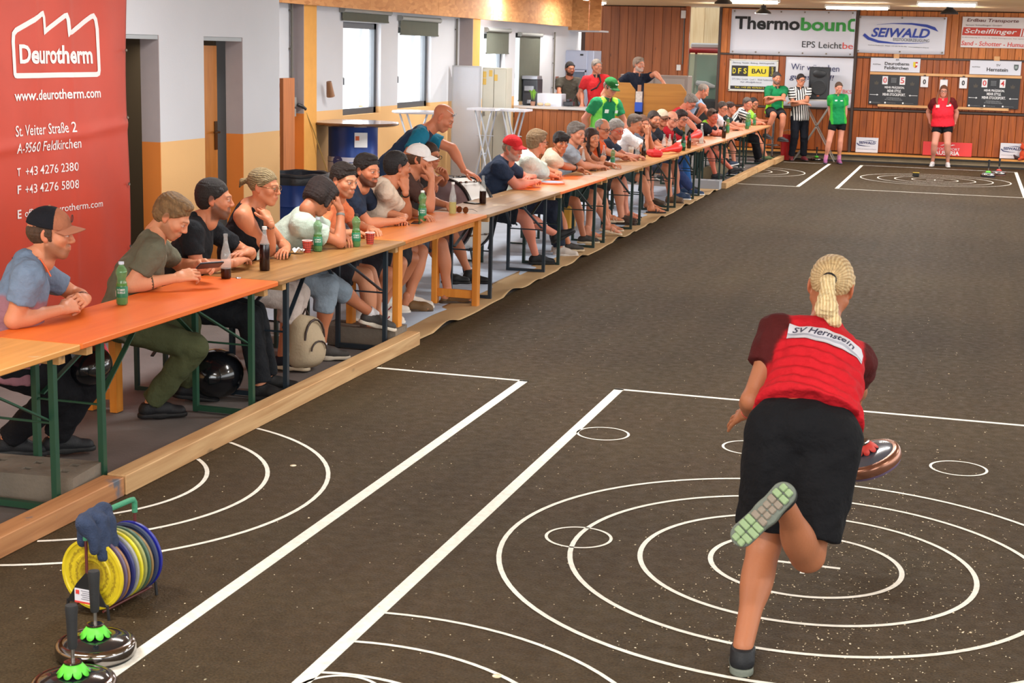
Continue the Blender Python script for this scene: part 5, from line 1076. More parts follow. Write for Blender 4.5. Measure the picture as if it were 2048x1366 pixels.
# ---------------------------------------------------------------- drinks and small things on the tables
PET = mat('green_pet', (92, 146, 88), rough=.1, alpha=.58, spec=.8); PETW = mat('green_water', (84, 140, 66), rough=.1, alpha=.8); CLR = mat('clear_bottle_glass', (222, 228, 226), rough=.05, alpha=.26, spec=.8); COLA = mat('cola', (34, 14, 12), rough=.15); LEM = mat('lemonade', (186, 178, 110), rough=.2, alpha=.7)
LBG = mat('green_label', (22, 112, 74), rough=.4); LBW = mat('white_label', (226, 228, 224), rough=.5); BBR = mat('brown_bottle_glass', (44, 26, 12), rough=.12); BGR = mat('beer_green_glass', (20, 48, 26), rough=.1); CAPB = mat('pale_blue_cap', (190, 200, 215), rough=.4)
def pet(x, y, lab, capm=CAPB, h=.228, full=.5, z=.772, rz=0, far=False, grp=None):
    t = thing('water_bottle', lab, 'bottle', (x, y, z), rz, grp); s = h/.228
    prof = [(.001, 0), (.024, 0), (.030, .008), (.0305, .04), (.030, .075), (.0285, .10), (.025, .12), (.0225, .135), (.026, .15), (.030, .165), (.0305, .175), (.026, .19), (.014, .205), (.0125, .214)]
    mb = MB(); mb.lathe([(r*s, q*s) for r, q in prof], 18); mb.obj('bottle_body', PET, t, smooth=True)
    mb = MB(); mb.lathe([(.001, .002), (.022*s, .003), (.028*s, .01*s)]+[(.0285*s, .228*full*s), (.001, .228*full*s)], 16); mb.obj('water', PETW, t, smooth=True)
    mb = MB(); mb.lathe([(.0135*s, .212*s), (.0145*s, .214*s), (.0145*s, .226*s), (.001, .228*s)], 14); mb.obj('cap', capm, t)
    mb = MB(); mb.lathe([(.0312*s, .040*s), (.0316*s, .042*s), (.0312*s, .095*s), (.0296*s, .097*s)], 20); l = mb.obj('label', LBG, t, smooth=True)
    mb = MB(); n = 6
    for i in range(n): a0, a1 = -2.98+i*.13, -2.98+(i+1)*.13; mb.add([(.0322*s*math.cos(a), .0322*s*math.sin(a), q*s) for a, q in ((a0, .045), (a1, .045), (a1, .075), (a0, .075))], [(0, 1, 2, 3)])
    mb.obj('label_patch', LBW, l)
    if not far:
        for st, zz in (('RÖMER', .083), ('QUELLE', .067)):
            o = text(st, ((0, 0, 0), (1, 0, 0), (0, 0, 1)), (-.021, zz*s), (.021, zz*s), .012, LBW, l, lift=0, bold=.01)
            for v in o.data.vertices: a = v.co.x/.0325/s; v.co.y = -math.cos(a)*.0328*s; v.co.x = math.sin(a)*.0328*s
            o.rotation_euler = (0, 0, .42-rz)
    return t
def glassb(x, y, lab, liq=None, fill=.5, h=.262, body=CLR, z=.772, capm=None, labm=None, r=.03, grp=None):
    t = thing('glass_bottle', lab, 'bottle', (x, y, z), 0, grp); s = h/.262; q = r/.03
    prof = [(.001, 0), (.027, 0), (.030, .006), (.030, .13), (.027, .155), (.019, .185), (.013, .215), (.0115, .245), (.0135, .248), (.0135, .262)]
    zf = fill*h if liq else 0; rr_ = max([a for a, b_ in prof if b_*s <= zf] or [.03])*q
    mb = MB(); mb.lathe(([(rr_, zf)] if liq else [])+[(a*q, b_*s) for a, b_ in prof if b_*s > zf or not liq], 18); mb.obj('bottle_body', body, t, smooth=True)
    if liq: mb = MB(); pr = [(a*q, b_*s) for a, b_ in prof if b_*s < zf]; mb.lathe(pr+[(rr_, zf), (.001, zf)], 18); mb.obj('drink', liq, t, smooth=True)
    if capm: mb = MB(); mb.lathe([(.0145*q, .246*s), (.0145*q, .264*s), (.001, .265*s)], 12); mb.obj('cap', capm, t)
    if labm: mb = MB(); mb.lathe([(.0306*q, .05*s), (.0306*q, .105*s)], 16); mb.obj('label', labm, t)
    return t
CW = mat('white_cap', (225, 225, 222), rough=.4)
pet(-4.175, 6.90, 'green water bottle on the nearest orange table beside the phone user')
glassb(-4.115, 7.95, 'open cola bottle nearly empty at the far end of the nearest orange table', COLA, .22)
glassb(-4.055, 8.34, 'cola bottle two thirds full with a white cap on the dark brown table', COLA, .60, h=.266, capm=CW, r=.0315)
pet(-4.12, 9.28, 'green water bottle with a pale cap next to the near checked cup'); pet(-3.985, 9.62, 'green water bottle with a black cap next to the far checked cup', mat('black_plastic', (28, 28, 30)))
pet(-4.283, 11.31, 'green water bottle in front of the man with the black wristband', h=.225); pet(-4.115, 11.30, 'green bottle with its cap askew in front of the man in the white cap', CW, h=.245)
glassb(-4.08, 11.94, 'clear bottle with a little pale lemonade at the end of the varnished table', LEM, .38, capm=CW, h=.262)
glassb(-4.115, 12.87, 'half full cola bottle standing in front of the bass drum', COLA, .45, h=.25)
glassb(-4.245, 17.05, 'half full cola bottle beside the wrist of the boy in cream', COLA, .48, h=.25); glassb(-4.215, 17.95, 'cola bottle standing next to the clear green one on the tan table', COLA, .5, h=.25)
pet(-4.09, 17.90, 'clear green bottle beside the second cola bottle on the tan table', h=.22, far=True)
glassb(-4.071, 19.22, 'empty clear bottle by the beer cup at the tan table', None, h=.27); glassb(-4.03, 19.42, 'slim brown beer bottle touching the empty clear bottle', None, body=BBR, h=.26)
glassb(-4.225, 20.8, 'empty clear bottle beneath the clasped hands of the man in white', COLA, .08, h=.27); glassb(-4.123, 21.25, 'left one of two short bottles with a rest of cola', COLA, .28, h=.235); glassb(-4.06, 21.35, 'right one of two short bottles with a rest of cola', COLA, .25, h=.235)
glassb(-4.04, 21.6, 'dark beer bottle behind the second red horn', None, body=BBR, h=.27); glassb(-3.89, 21.5, 'green beer bottle with a green label at the front edge of the table', None, body=BGR, h=.27, labm=LBG, r=.033); glassb(-3.915, 22.1, 'dark beer bottle right of the green labelled one', None, body=BBR, h=.27)
glassb(-3.965, 23.45, 'tall clear water bottle at the leaning man in the red vest', mat('clear_water', (210, 222, 216), rough=.1, alpha=.4), .5, h=.30, capm=CW, r=.034); glassb(-3.905, 25.3, 'brown beer bottle in front of the man with sunglasses on his head', None, body=BBR, h=.27, r=.034)
for x, y, lb, hh in ((-4.1, 26.95, 'green bottle beside the brown one at the far table', .27), (-4.0, 28.7, 'first green bottle in front of the seated referee', .30), (-4.08, 29.5, 'second green bottle in front of the seated referee', .28), (-4.07, 30.2, 'smaller green bottle nearest to the bar stool', .24)): pet(x, y, lb, h=hh, far=True)
PUR = mat('cup_red', (206, 70, 52), rough=.5)
def cup(x, y, lab):
    t = thing('paper_cup', lab, 'cup', (x, y, .772)); mb = MB(); mb.lathe([(.001, 0), (.024, 0), (.033, .078), (.031, .078), (.023, .004), (.001, .004)], 24); mb.obj('cup_body', PUR, t, smooth=True)
    mb = MB(); mb.tube([(.0335*math.cos(a), .0335*math.sin(a), .079) for a in [i*2*PI/24 for i in range(24)]], .0022, 6, closed=True); mb.obj('rim', mat('cup_white', (236, 232, 226), rough=.5), t, smooth=True)
    mb = MB(); R_ = lambda z: .024+.009*z/.078+.0014
    for k in range(14):
        a = k*2*PI/14; mb.add([(R_(z)*math.cos(a+d), R_(z)*math.sin(a+d), z) for d, z in ((-.035, .002), (.035, .002), (.035, .075), (-.035, .075))], [(0, 1, 2, 3)])
    for z in (.012, .028, .044, .060): mb.lathe([(R_(z), z), (R_(z+.0024), z+.0024)], 24)
    o = mb.obj('check_lines', mat('cup_dark_lines', (70, 26, 24), rough=.6), t)
cup(-4.162, 9.20, 'red checked paper cup left of the pale capped green bottle'); cup(-3.955, 9.80, 'red checked paper cup right of the black capped green bottle')
t = thing('beer_cup', 'plastic cup of beer beside the elbow of the man in white', 'cup', (-4.3, 19.9, .772)); mb = MB(); mb.lathe([(.001, 0), (.028, 0), (.037, .10), (.036, .12)], 16); mb.obj('cup_body', mat('cup_clear', (225, 222, 215), rough=.2, alpha=.5), t, smooth=True); mb = MB(); mb.lathe([(.001, .003), (.027, .003), (.034, .085), (.001, .086)], 14); mb.obj('beer', mat('beer', (214, 150, 70), rough=.3), t); mb = MB(); mb.lathe([(.034, .086), (.035, .10), (.001, .101)], 14); mb.obj('foam', CW, t)
def phone(x, y, lab, rz=0, z=.772, m=None):
    t = thing('phone', lab, 'phone', (x, y, z), rz); mb = MB(); mb.box((0, 0, .005), (.073, .15, .009)); mb.obj('case', m or mat('black_plastic', (28, 28, 30)), t, bevel=.004); mb = MB(); mb.box((0, 0, .0098), (.066, .14, .0006)); mb.obj('screen', mat('dark_screen', (14, 15, 18), rough=.08), t); return t
phone(-4.24, 9.31, 'phone in a pale case lying beside the near green bottle', .9, m=mat('pale_case', (196, 198, 180), rough=.4)); phone(-4.16, 11.02, 'black phone under the clasped hands on the varnished table', .4); phone(-4.17, 11.48, 'silver phone lying left of the lemonade bottle', 1.2, m=mat('silver_case', (190, 192, 196), rough=.3, metal=.5)); phone(-4.10, 11.13, 'dark phone beside the askew capped green bottle', .2); phone(-4.2, 12.82, 'black phone lying under the cola bottle at the drum', 1.1, z=.7725)
phone(-4.15, 17.15, 'black phone lying by the hand of the grey-haired man', .3); phone(-4.1, 28.0, 'black phone in front of the man in the white jersey', .2); phone(-4.05, 25.6, 'black phone in front of the man with sunglasses on his head', 1.3)
t = thing('handbag', 'flat dark folded pouch lying left of the near checked cup', 'bag', (-4.27, 9.02, .772), .6); mb = MB(); mb.box((0, 0, .012), (.10, .22, .022)); mb.obj('pouch', mat('dark_green_leather', (34, 44, 40), rough=.5, bump=.3), t, bevel=.008); mb = MB(); mb.box((0, .0, .025), (.09, .06, .006)); mb.obj('flap', mat('dark_green_leather', (34, 44, 40)), t)
t = thing('napkin', 'crumpled white tissue behind the near checked cup', 'tissue', (-4.2, 9.12, .772)); mb = MB(); mb.grid(lambda u, v: ((u-.5)*.09, (v-.5)*.07, .015+.016*math.sin(u*9+v*4)*math.cos(v*8)+.01), 10, 8); mb.obj('tissue', mat('tissue_white', (232, 232, 230), rough=.9), t, smooth=True)
t = thing('bottle_cap', 'metal bottle cap lying beside the nearly empty cola bottle', 'cap', (-4.05, 7.98, .772)); mb = MB(); mb.lathe([(.016, 0), (.014, .006), (.001, .007)], 16); mb.obj('crown', mat('cap_metal', (190, 190, 190), rough=.3, metal=.9), t)
t = thing('sunglasses', 'brown aviator sunglasses lying right of the lemonade bottle', 'sunglasses', (-4.02, 12.02, .775), -.3)
for s_ in (-1, 1): mb = MB(); mb.lathe([(.001, -.001), (.028, -.001), (.028, .001), (.001, .001)], 16, rot=Matrix.Rotation(PI/2-.2, 3, 'X')); mb.obj('lens', mat('brown_lens', (96, 44, 18), rough=.1), t, loc=(s_*.033, 0, .026))
mb = MB(); mb.tube([(-.008, -.001, .035), (0, -.002, .038), (.008, -.001, .035)], .0018, 6); [mb.tube([(s_*.06, 0, .035), (s_*.065, .06, .03), (s_*.06, .13, .006)], .0018, 6) for s_ in (-1, 1)]; mb.obj('frame', GLS, t)
t = thing('plate', 'round blue and white disc with an orange rim on the orange table', 'plate', (-4.12, 15.25, .772)); mb = MB(); mb.lathe([(.001, 0), (.13, 0), (.135, .006), (.13, .014), (.001, .014)], 30); mb.obj('rim', mat('plate_rim', (214, 120, 84), rough=.4), t); mb = MB(); mb.lathe([(.001, .015), (.118, .015), (.112, .018), (.001, .018)], 30); mb.obj('disc_face', mat('plate_face', (172, 182, 206), rough=.4, var=.15, vscale=20), t)
RB = mat('bright_red', (206, 30, 34), rough=.5)
t = thing('bag', 'small bright red bag on the tan table left of the first red horn', 'bag', (-4.0, 20.0, .772), .5); mb = MB(); mb.box((0, 0, .045), (.16, .26, .09)); mb.obj('pouch', RB, t, bevel=.025); mb = MB(); mb.tube([(0, -.08, .088), (0, 0, .115), (0, .08, .088)], .008, 6); mb.obj('strap', RB, t)
def horn(a, b_, lab):
    t = thing('plastic_horn', lab, 'horn', a); a = Vector(a); b_ = Vector(b_)-a; mb = MB(); mb.tube([b_*0, b_*.15], [.018, .014], 10); mb.obj('mouthpiece', mat('black_plastic', (28, 28, 30)), t, smooth=True); mb = MB(); mb.tube([b_*.15, b_*.42], [.014, .02], 12); mb.obj('white_section', CW, t, smooth=True); mb = MB(); mb.tube([b_*.42, b_*.75, b_*.92, b_], [.02, .035, .055, .075], 16, cap=False); o = mb.obj('bell', mat('horn_red', (226, 44, 38), rough=.35), t, smooth=True); s = o.modifiers.new('s', 'SOLIDIFY'); s.thickness = .003
horn((-4.12, 20.05, .80), (-3.86, 20.9, .85), 'red and white plastic horn lying on the tan table beside the red bag'); horn((-4.20, 22.2, .81), (-3.98, 23.2, .93), 'red and white plastic horn propped up before the leaning man in the red vest')
# ---------------------------------------------------------------- stones (curling-like stocks), plate rack
CHR = mat('chrome', (150, 146, 144), rough=.12, metal=1); STB = mat('stone_top', (24, 28, 32), rough=.12, coat=.6); RUBB = mat('grip_rubber', (34, 34, 35), rough=.75, bump=.2, bscale=200); NGR = mat('neon_green', (96, 214, 62), rough=.45); STL = mat('steel', (160, 156, 150), rough=.3, metal=.9)
def stock(lab, loc, rot=None, crown=NGR, body=STB, s=1, grp=None, gripc=RUBB, rim=CHR, plate=None):
    t = thing('ice_stock', lab, 'sports stone', loc, 0, grp)
    if rot is not None: t.rotation_mode = 'QUATERNION'; t.rotation_quaternion = rot
    t.scale = (s, s, s)
    mb = MB(); mb.lathe([(.001, 0), (.128, 0), (.130, .004), (.130, .012), (.124, .014)], 40); mb.obj('running_plate', plate or mat('plate_black', (26, 26, 28), rough=.5), t, smooth=True)
    mb = MB(); mb.lathe([(.126, .012), (.137, .014), (.1395, .020), (.1395, .046), (.135, .055), (.126, .060), (.114, .0605)], 48); mb.obj('steel_ring', rim, t, smooth=True)
    mb = MB(); mb.lathe([(.116, .0585), (.105, .066), (.07, .073), (.03, .078), (.001, .078)], 40); mb.obj('body', body, t, smooth=True)
    mb = MB(); n = 108
    for i, (r, z) in enumerate(((.022, .119), (.030, .113), (.041, .099), (.053, .078))):
        for a in range(n): 
            th = a*2*PI/n; w_ = abs(math.cos(th*4.5))**.45; rr_ = r if i < 3 else .041+(r+.003-.041)*w_; zz = z if i < 3 else .099+(z-.099)*w_; mb.v.append((rr_*math.cos(th), rr_*math.sin(th), zz))
    for i in range(3):
        for a in range(n): b_ = (a+1) % n; mb.f.append((i*n+a, (i+1)*n+a, (i+1)*n+b_, i*n+b_)); mb.m.append(0)
    o = mb.obj('crown_cap', crown, t, smooth=True); sd = o.modifiers.new('s', 'SOLIDIFY'); sd.thickness = .003
    mb = MB(); mb.lathe([(.001, .112), (.020, .112), (.030, .117), (.030, .122), (.018, .124), (.006, .122)], 24); mb.obj('cup_washer', CHR, t, smooth=True)
    mb = MB(); mb.lathe([(.0065, .08), (.0065, .17)], 12); mb.obj('shaft', STL, t, smooth=True)
    mb = MB(); mb.lathe([(.001, .165), (.013, .166), (.016, .175), (.0165, .21), (.0185, .27), (.021, .305), (.019, .316), (.001, .319)], 20); mb.obj('grip', gripc, t, smooth=True); return t
stock('chrome-rimmed stone with a neon green crown touching the white line', (-2.80, 4.40, 0)); stock('nearest stone with a neon green crown, cut by the bottom edge', (-2.69, 4.09, 0))
stock('far stone with a green crown standing on the lane near the right edge', (.40, 29.9, 0), body=mat('stone_grey', (126, 132, 138), rough=.3), plate=mat('plate_blue', (50, 60, 90))); stock('far stone with a red crown beside the green-crowned one', (.60, 30.5, 0), crown=mat('crown_red', (206, 60, 50), rough=.5), body=mat('stone_grey', (126, 132, 138)), plate=mat('plate_pink', (150, 90, 90)))
stock('green-crowned stone on the floor beside the striped referee', (-3.02, 32.3, 0), s=.9)
t = thing('target_puck', 'small black rubber block with a yellow top on the far target', 'puck', (-.885, 29.1, 0)); mb = MB(); mb.box((0, 0, .035), (.12, .12, .07)); mb.obj('block', mat('puck_black', (26, 24, 22)), t, bevel=.01); mb = MB(); mb.box((0, 0, .072), (.115, .115, .006)); mb.obj('yellow_top', mat('puck_yellow', (176, 148, 30), rough=.5), t)
# rack with running plates
rk = thing('plate_rack', 'metal rack with a green handle holding a row of coloured running plates', 'rack', (-3.03, 4.75, 0)); ax = Vector((.10, .995, 0)).normalized(); sd_ = Vector((.995, -.10, 0)).normalized(); FB = mat('rack_black', (26, 26, 28), rough=.5); FR_ = mat('rack_rust_red', (92, 34, 30), rough=.5)
Q = lambda a, b_, z: tuple(ax*a+sd_*b_+Vector((0, 0, z)))
LR = .27
for a, nm in ((-.03, 'front'), (LR, 'rear')):
    mb = MB(); mb.tube([Q(a, 0, .10), Q(a, 0, .375)], .006, 8); mb.obj('post', FR_, rk, smooth=True)
    mb = MB(); mb.tube([Q(a, -.095, .0), Q(a, -.09, .055), Q(a, -.06, .06), Q(a, .06, .06), Q(a, .09, .055), Q(a, .095, 0)], .006, 8); mb.obj('foot_frame', FB, rk, smooth=True)
for b_ in (-.07, .07): mb = MB(); mb.tube([Q(-.03, b_, .03), Q(LR, b_, .03)], .005, 8); mb.obj('rail', FR_, rk, smooth=True)
mb = MB(); vs = [Q(-.036, -.09, .05), Q(-.036, .09, .05), Q(-.036, .045, .125), Q(-.036, 0, .175), Q(-.036, -.045, .125)]; vs2 = [Q(-.031, -.09, .05), Q(-.031, .09, .05), Q(-.031, .045, .125), Q(-.031, 0, .175), Q(-.031, -.045, .125)]; mb.add(vs+vs2, [(0, 1, 2, 3, 4), (9, 8, 7, 6, 5)]+[(i, i+5, (i+1) % 5+5, (i+1) % 5) for i in range(5)]); mb.obj('front_bracket', FB, rk)
PF = (tuple(Vector((-.0385*ax.x, -.0385*ax.y, 0))), tuple(sd_), (0, 0, 1)); lb = flat(PF, [(-.052, .052), (.045, .052), (.045, .108), (-.052, .108)], mat('paper_label', (222, 220, 228), rough=.5), rk, 'label', lift=.001)
flat(PF, [(-.052, .052), (.045, .052), (.045, .059), (-.052, .059)], REDT, lb, 'label_band', lift=.002); flat(PF, [(-.046, .086), (-.030, .086), (-.030, .102), (-.046, .102)], REDT, lb, 'label_logo', lift=.002)
for i in range(5): stroke(PF, [(-.022+.006*(i % 2), .101-.008*i), (.038, .101-.008*i)], .0025, mat('print_grey', (110, 110, 120)), lb, 'label_text_line', lift=.002)
GH = mat('green_grip', (62, 142, 106), rough=.6, bump=.4, bscale=160); mb = MB(); mb.tube([Q(-.03, 0, .30), Q(-.03, 0, .365), Q(-.02, 0, .378), Q(0, 0, .380), Q(LR-.03, 0, .380), Q(LR-.008, 0, .378), Q(LR, 0, .366), Q(LR, 0, .325)], .011, 10); mb.obj('handle', GH, rk, smooth=True)
cols = [('yellow', (214, 190, 36), 'worn yellow running plate at the front of the rack'), ('purple', (98, 82, 108), 'dull purple running plate second from the front'), ('brown', (156, 112, 74), 'thin brown running plate between purple and navy ones'), ('navy', (44, 48, 104), 'navy running plate before the grey one'), ('grey', (150, 150, 148), 'grey running plate with a pale chipped rim'), ('yellow2', (212, 200, 40), 'bright yellow running plate in the middle of the rack'), ('olive', (150, 152, 84), 'olive running plate behind the bright yellow one'), ('dgreen', (70, 96, 78), 'dark green running plate behind the olive one'), ('tan', (140, 112, 66), 'tan running plate just before the blue ones'), ('blue', (34, 40, 128), 'first deep blue running plate at the back'), ('blue2', (30, 36, 140), 'last and largest deep blue running plate in the rack')]
def plate_mat(nm, c):
    m = mat('plate_'+nm, c, rough=.42, var=.10, vscale=30)
    if nm != 'yellow': return m
    nt = m.node_tree; b = nt.nodes['Principled BSDF']; src = b.inputs['Base Color'].links[0].from_socket; tc = node(nt, 'ShaderNodeTexCoord'); ln = node(nt, 'ShaderNodeVectorMath', operation='LENGTH'); nt.links.new(tc.outputs['Object'], ln.inputs[0])
    nz = node(nt, 'ShaderNodeTexNoise'); nz.inputs['Scale'].default_value = 30; ad = node(nt, 'ShaderNodeMath', operation='MULTIPLY_ADD'); ad.inputs[1].default_value = .03; nt.links.new(nz.outputs[0], ad.inputs[0]); nt.links.new(ln.outputs['Value'], ad.inputs[2])
    cr = node(nt, 'ShaderNodeValToRGB'); e = cr.color_ramp.elements; e[0].position = .0; e[0].color = (.75, .75, .75, 1); e[1].position = 1; e[1].color = (0, 0, 0, 1)
    for p_, v in ((.055, .75), (.075, .25), (.085, .85), (.092, .1), (.11, .1), (.118, .75), (.124, .05)): q = e.new(p_); q.color = (v, v, v, 1)
    nt.links.new(ad.outputs[0], cr.inputs[0]); mx_ = node(nt, 'ShaderNodeMix', data_type='RGBA'); nt.links.new(cr.outputs[0], mx_.inputs[0]); nt.links.new(src, mx_.inputs[6]); mx_.inputs[7].default_value = (*lin((104, 72, 26)), 1); nt.links.new(mx_.outputs[2], b.inputs['Base Color']); return m
Rr = Matrix((sd_, Vector((0, 0, 1)), -ax)).transposed()
for i, (nm, c, lb_) in enumerate(cols):
    mb = MB(); r = .138 if i not in (2, 8) else .132
    mb.lathe([(.001, -.002), (.05, -.002), (.055, .003), (.082, .003), (.086, -.001), (r-.014, -.001), (r-.010, .003), (r, .002), (r, -.009), (r-.004, -.011), (.03, -.011), (.001, -.011)], 48, rot=Rr)
    o = mb.obj('running_plate', plate_mat(nm, c), smooth=True, loc=tuple(Vector((-3.03, 4.75, r+.018))+ax*(.0+i*.0245))); tag(o, lb_, 'plate', 'running plates in the rack')
# dark blue cloth draped over the handle end
pr = [cap(Q(-.045, .0, .375), Q(.075, .0, .385), .030, .034), cap(Q(-.04, .028, .365), Q(-.03, .040, .270), .026, .020), cap(Q(.02, .034, .365), Q(.01, .050, .235), .030, .026), cap(Q(.07, .030, .36), Q(.06, .052, .250), .026, .022), cap(Q(.00, -.03, .365), Q(.00, -.042, .28), .026, .020), cap(Q(.06, -.028, .36), Q(.06, -.04, .30), .024, .02), cap(Q(-.055, .012, .37), Q(-.05, .018, .335), .024, .016)]
V, F, I = sdf_mesh(pr, .005, .018, noise=(.0045, 75, 11)); V = relax(V, F, 1, .3); o = np_obj('cleaning_cloth', V, F, mat('navy_terry_cloth', (46, 58, 84), rough=.95, bump=.6, bscale=150, var=.2, vscale=40), loc=(-3.03, 4.75, 0)); tag(o, 'dark blue towel draped over the handle of the plate rack', 'towel')
# ---------------------------------------------------------------- drums, barrels, furniture behind the tables
def barrel(x, y, h, r, lab, labelc=None, lid=True, band_=None):
    t = thing('steel_drum', lab, 'barrel', (x, y, 0)); B = mat('drum_blue', (24, 58, 128), rough=.3, metal=.2, var=.05, vscale=3)
    pr = [(r-.01, 0), (r, .02)]
    for k in (.33, .66): pr += [(r, h*k-.02), (r+.009, h*k), (r, h*k+.02)]
    pr += [(r, h-.02), (r+.006, h-.01), (r+.006, h), (r-.012, h), (r-.015, h-.05 if not lid else h-.01), (.001, h-.05 if not lid else h-.01)]
    mb = MB(); mb.lathe(pr, 36); mb.obj('shell', B, t, smooth=True)
    return t
b2 = barrel(-6.93, 16.62, 1.20, .29, 'tall blue steel drum used as the foot of a round bar table')
mb = MB(); mb.lathe([(.292, .40), (.297, .41), (.297, .84), (.292, .85)], 36); mb.obj('pale_band', mat('drum_band', (176, 176, 190), rough=.4), b2, smooth=True)
Rz = math.atan2(-16.6, 6.9)
for a, s_ in ((-.62, 'e'), (.62, 'e')):
    d = Vector((math.cos(Rz+a), math.sin(Rz+a), 0)); text(s_, (tuple(d*.298), (-d.y, d.x, 0), (0, 0, 1)), (-.07, .80), (.07, .80), .13, NAVY, b2, lift=.004, bold=.03)
d = Vector((math.cos(Rz+.12), math.sin(Rz+.12), 0)); PLB = (tuple(d*.297), (-d.y, d.x, 0), (0, 0, 1)); lb = flat(PLB, [(-.02, .97), (.13, .97), (.13, 1.14), (-.02, 1.14)], mat('hazard_label', (216, 218, 220), rough=.5), b2, 'label', lift=.006); flat(PLB, [(-.01, 1.05), (.035, 1.05), (.035, 1.10), (-.01, 1.10)], mat('hazard_orange', (200, 90, 40)), lb, 'label_symbol', lift=.008)
t = thing('table_top', 'large round table top with a chrome edge lying on the blue drum', 'table top', (-6.93, 16.62, 1.21)); mb = MB(); mb.lathe([(.001, 0), (.50, 0), (.535, .015), (.54, .03), (.53, .04)], 44); mb.obj('edge', mat('round_edge', (120, 90, 70), rough=.2, metal=.6), t, smooth=True); mb = MB(); mb.lathe([(.001, .041), (.53, .041), (.53, .0405)], 44); mb.obj('surface', mat('pale_laminate', (176, 170, 182), rough=.15), t)
b1 = barrel(-6.22, 13.55, .90, .29, 'open dark blue drum with a black liner at the white wall corner', lid=False)
mb = MB(); mb.tube([(.30*math.cos(a), .30*math.sin(a), .885+.006*math.sin(a*7)) for a in [i*2*PI/30 for i in range(30)]], .022, 8, closed=True); mb.lathe([(.302, .80), (.312, .88), (.30, .90), (.27, .90), (.265, .55), (.001, .5)], 30); mb.obj('liner', mat('bin_liner', (30, 32, 38), rough=.35, bump=.4, bscale=20), b1, smooth=True)
STW = mat('white_steel_tube', (196, 204, 216), rough=.3, metal=.4)
def xtable(x, y, lab, w_=.9, d_=.7, h=1.26, rz=0, rnd_=False):
    t = thing('bar_table', lab, 'table', (x, y, 0), rz)
    mb = MB()
    if rnd_: mb.lathe([(.001, 0), (w_/2, 0), (w_/2+.01, .015), (w_/2, .03), (.001, .03)], 36)
    else: mb.box((0, 0, .015), (w_, d_, .03))
    mb.obj('tabletop', mat('white_laminate', (206, 206, 214), rough=.2), t, loc=(0, 0, h-.03), smooth=rnd_)
    for sx in (-1, 1):
        for sy in (-1, 1): mb = MB(); mb.tube([(sx*w_*.42, sy*d_*.35, 0), (-sx*w_*.30, sy*d_*.25, h-.03)], .014, 8); mb.obj('leg', STW, t, smooth=True)
    mb = MB(); mb.tube([(-w_*.05, -d_*.31, h*.5), (-w_*.05, d_*.31, h*.5)], .01, 8); mb.tube([(-w_*.3, 0, h*.7), (w_*.3, 0, h*.7)], .006, 6); mb.obj('stretcher', STW, t); return t
xtable(-6.72, 18.2, 'small round white bar table between the bright window and the standing man', .62, .5, 1.335, rnd_=True)
xtable(-6.62, 20.75, 'white-topped folding bar table with splayed shiny legs, left one', .42, .45, 1.30); xtable(-6.28, 21.0, 'white-topped folding bar table with splayed shiny legs, right one before the bar', .44, .45, 1.29)
t = thing('whiteboard', 'scuffed whiteboard on the left of the two standing boards', 'whiteboard', (-7.06, 21.2, 0), .05); mb = MB(); mb.box((0, 0, 1.02), (.42, .03, 1.72)); mb.obj('panel', mat('whiteboard_face', (196, 198, 206), rough=.25, var=.05, vscale=3), t); mb = MB(); [mb.box((sx*.21, 0, .93), (.02, .04, 1.86)) for sx in (-1, 1)]; mb.box((0, 0, 1.87), (.44, .04, .02)); mb.obj('frame', mat('pale_frame', (180, 180, 182), rough=.4), t)
t = thing('metal_locker', 'beige metal locker with yellow stains right of the whiteboard', 'locker', (-6.66, 21.25, 0), .03); LK = mat('locker_beige', (182, 178, 164), rough=.45, var=.05, vscale=4); mb = MB(); mb.box((0, .17, .93), (.36, .32, 1.86)); mb.obj('body', LK, t)
for sx in (-.09, .09): mb = MB(); mb.box((sx, -.006, .95), (.172, .015, 1.78)); dd = mb.obj('door', LK, t, bevel=.003); mb = MB(); mb.box((sx-.05, -.02, 1.2), (.02, .015, .06)); mb.obj('handle', mat('conduit_grey', (105, 100, 92)), dd)
mb = MB(); [mb.box((x, -.0155, z), (.05, .002, .09)) for x, z in ((-.14, 1.76), (-.05, 1.78), (-.14, 1.66), (.03, 1.72))]; mb.obj('yellow_remains', mat('old_yellow', (196, 160, 76), rough=.7), t)
t = thing('kit_bag', 'black bag on the floor behind the tables below the whiteboard', 'bag', (-6.4, 19.4, 0)); V, F, I = sdf_mesh([cap((-.35, 0, .22), (.4, 0, .22), .22, .2), cap((-.3, 0, .1), (.35, 0, .1), .12, .12)], .02, .08, noise=(.012, 12, 2)); np_obj('bag_body', V, F, mat('black_nylon', (26, 27, 32), rough=.6, bump=.4, bscale=20), t); mb = MB(); mb.tube([(-.2, -.18, .30), (-.1, -.22, .36), (.1, -.22, .36), (.2, -.18, .30)], .014, 6); mb.obj('handle', mat('black_nylon', (26, 27, 32)), t)
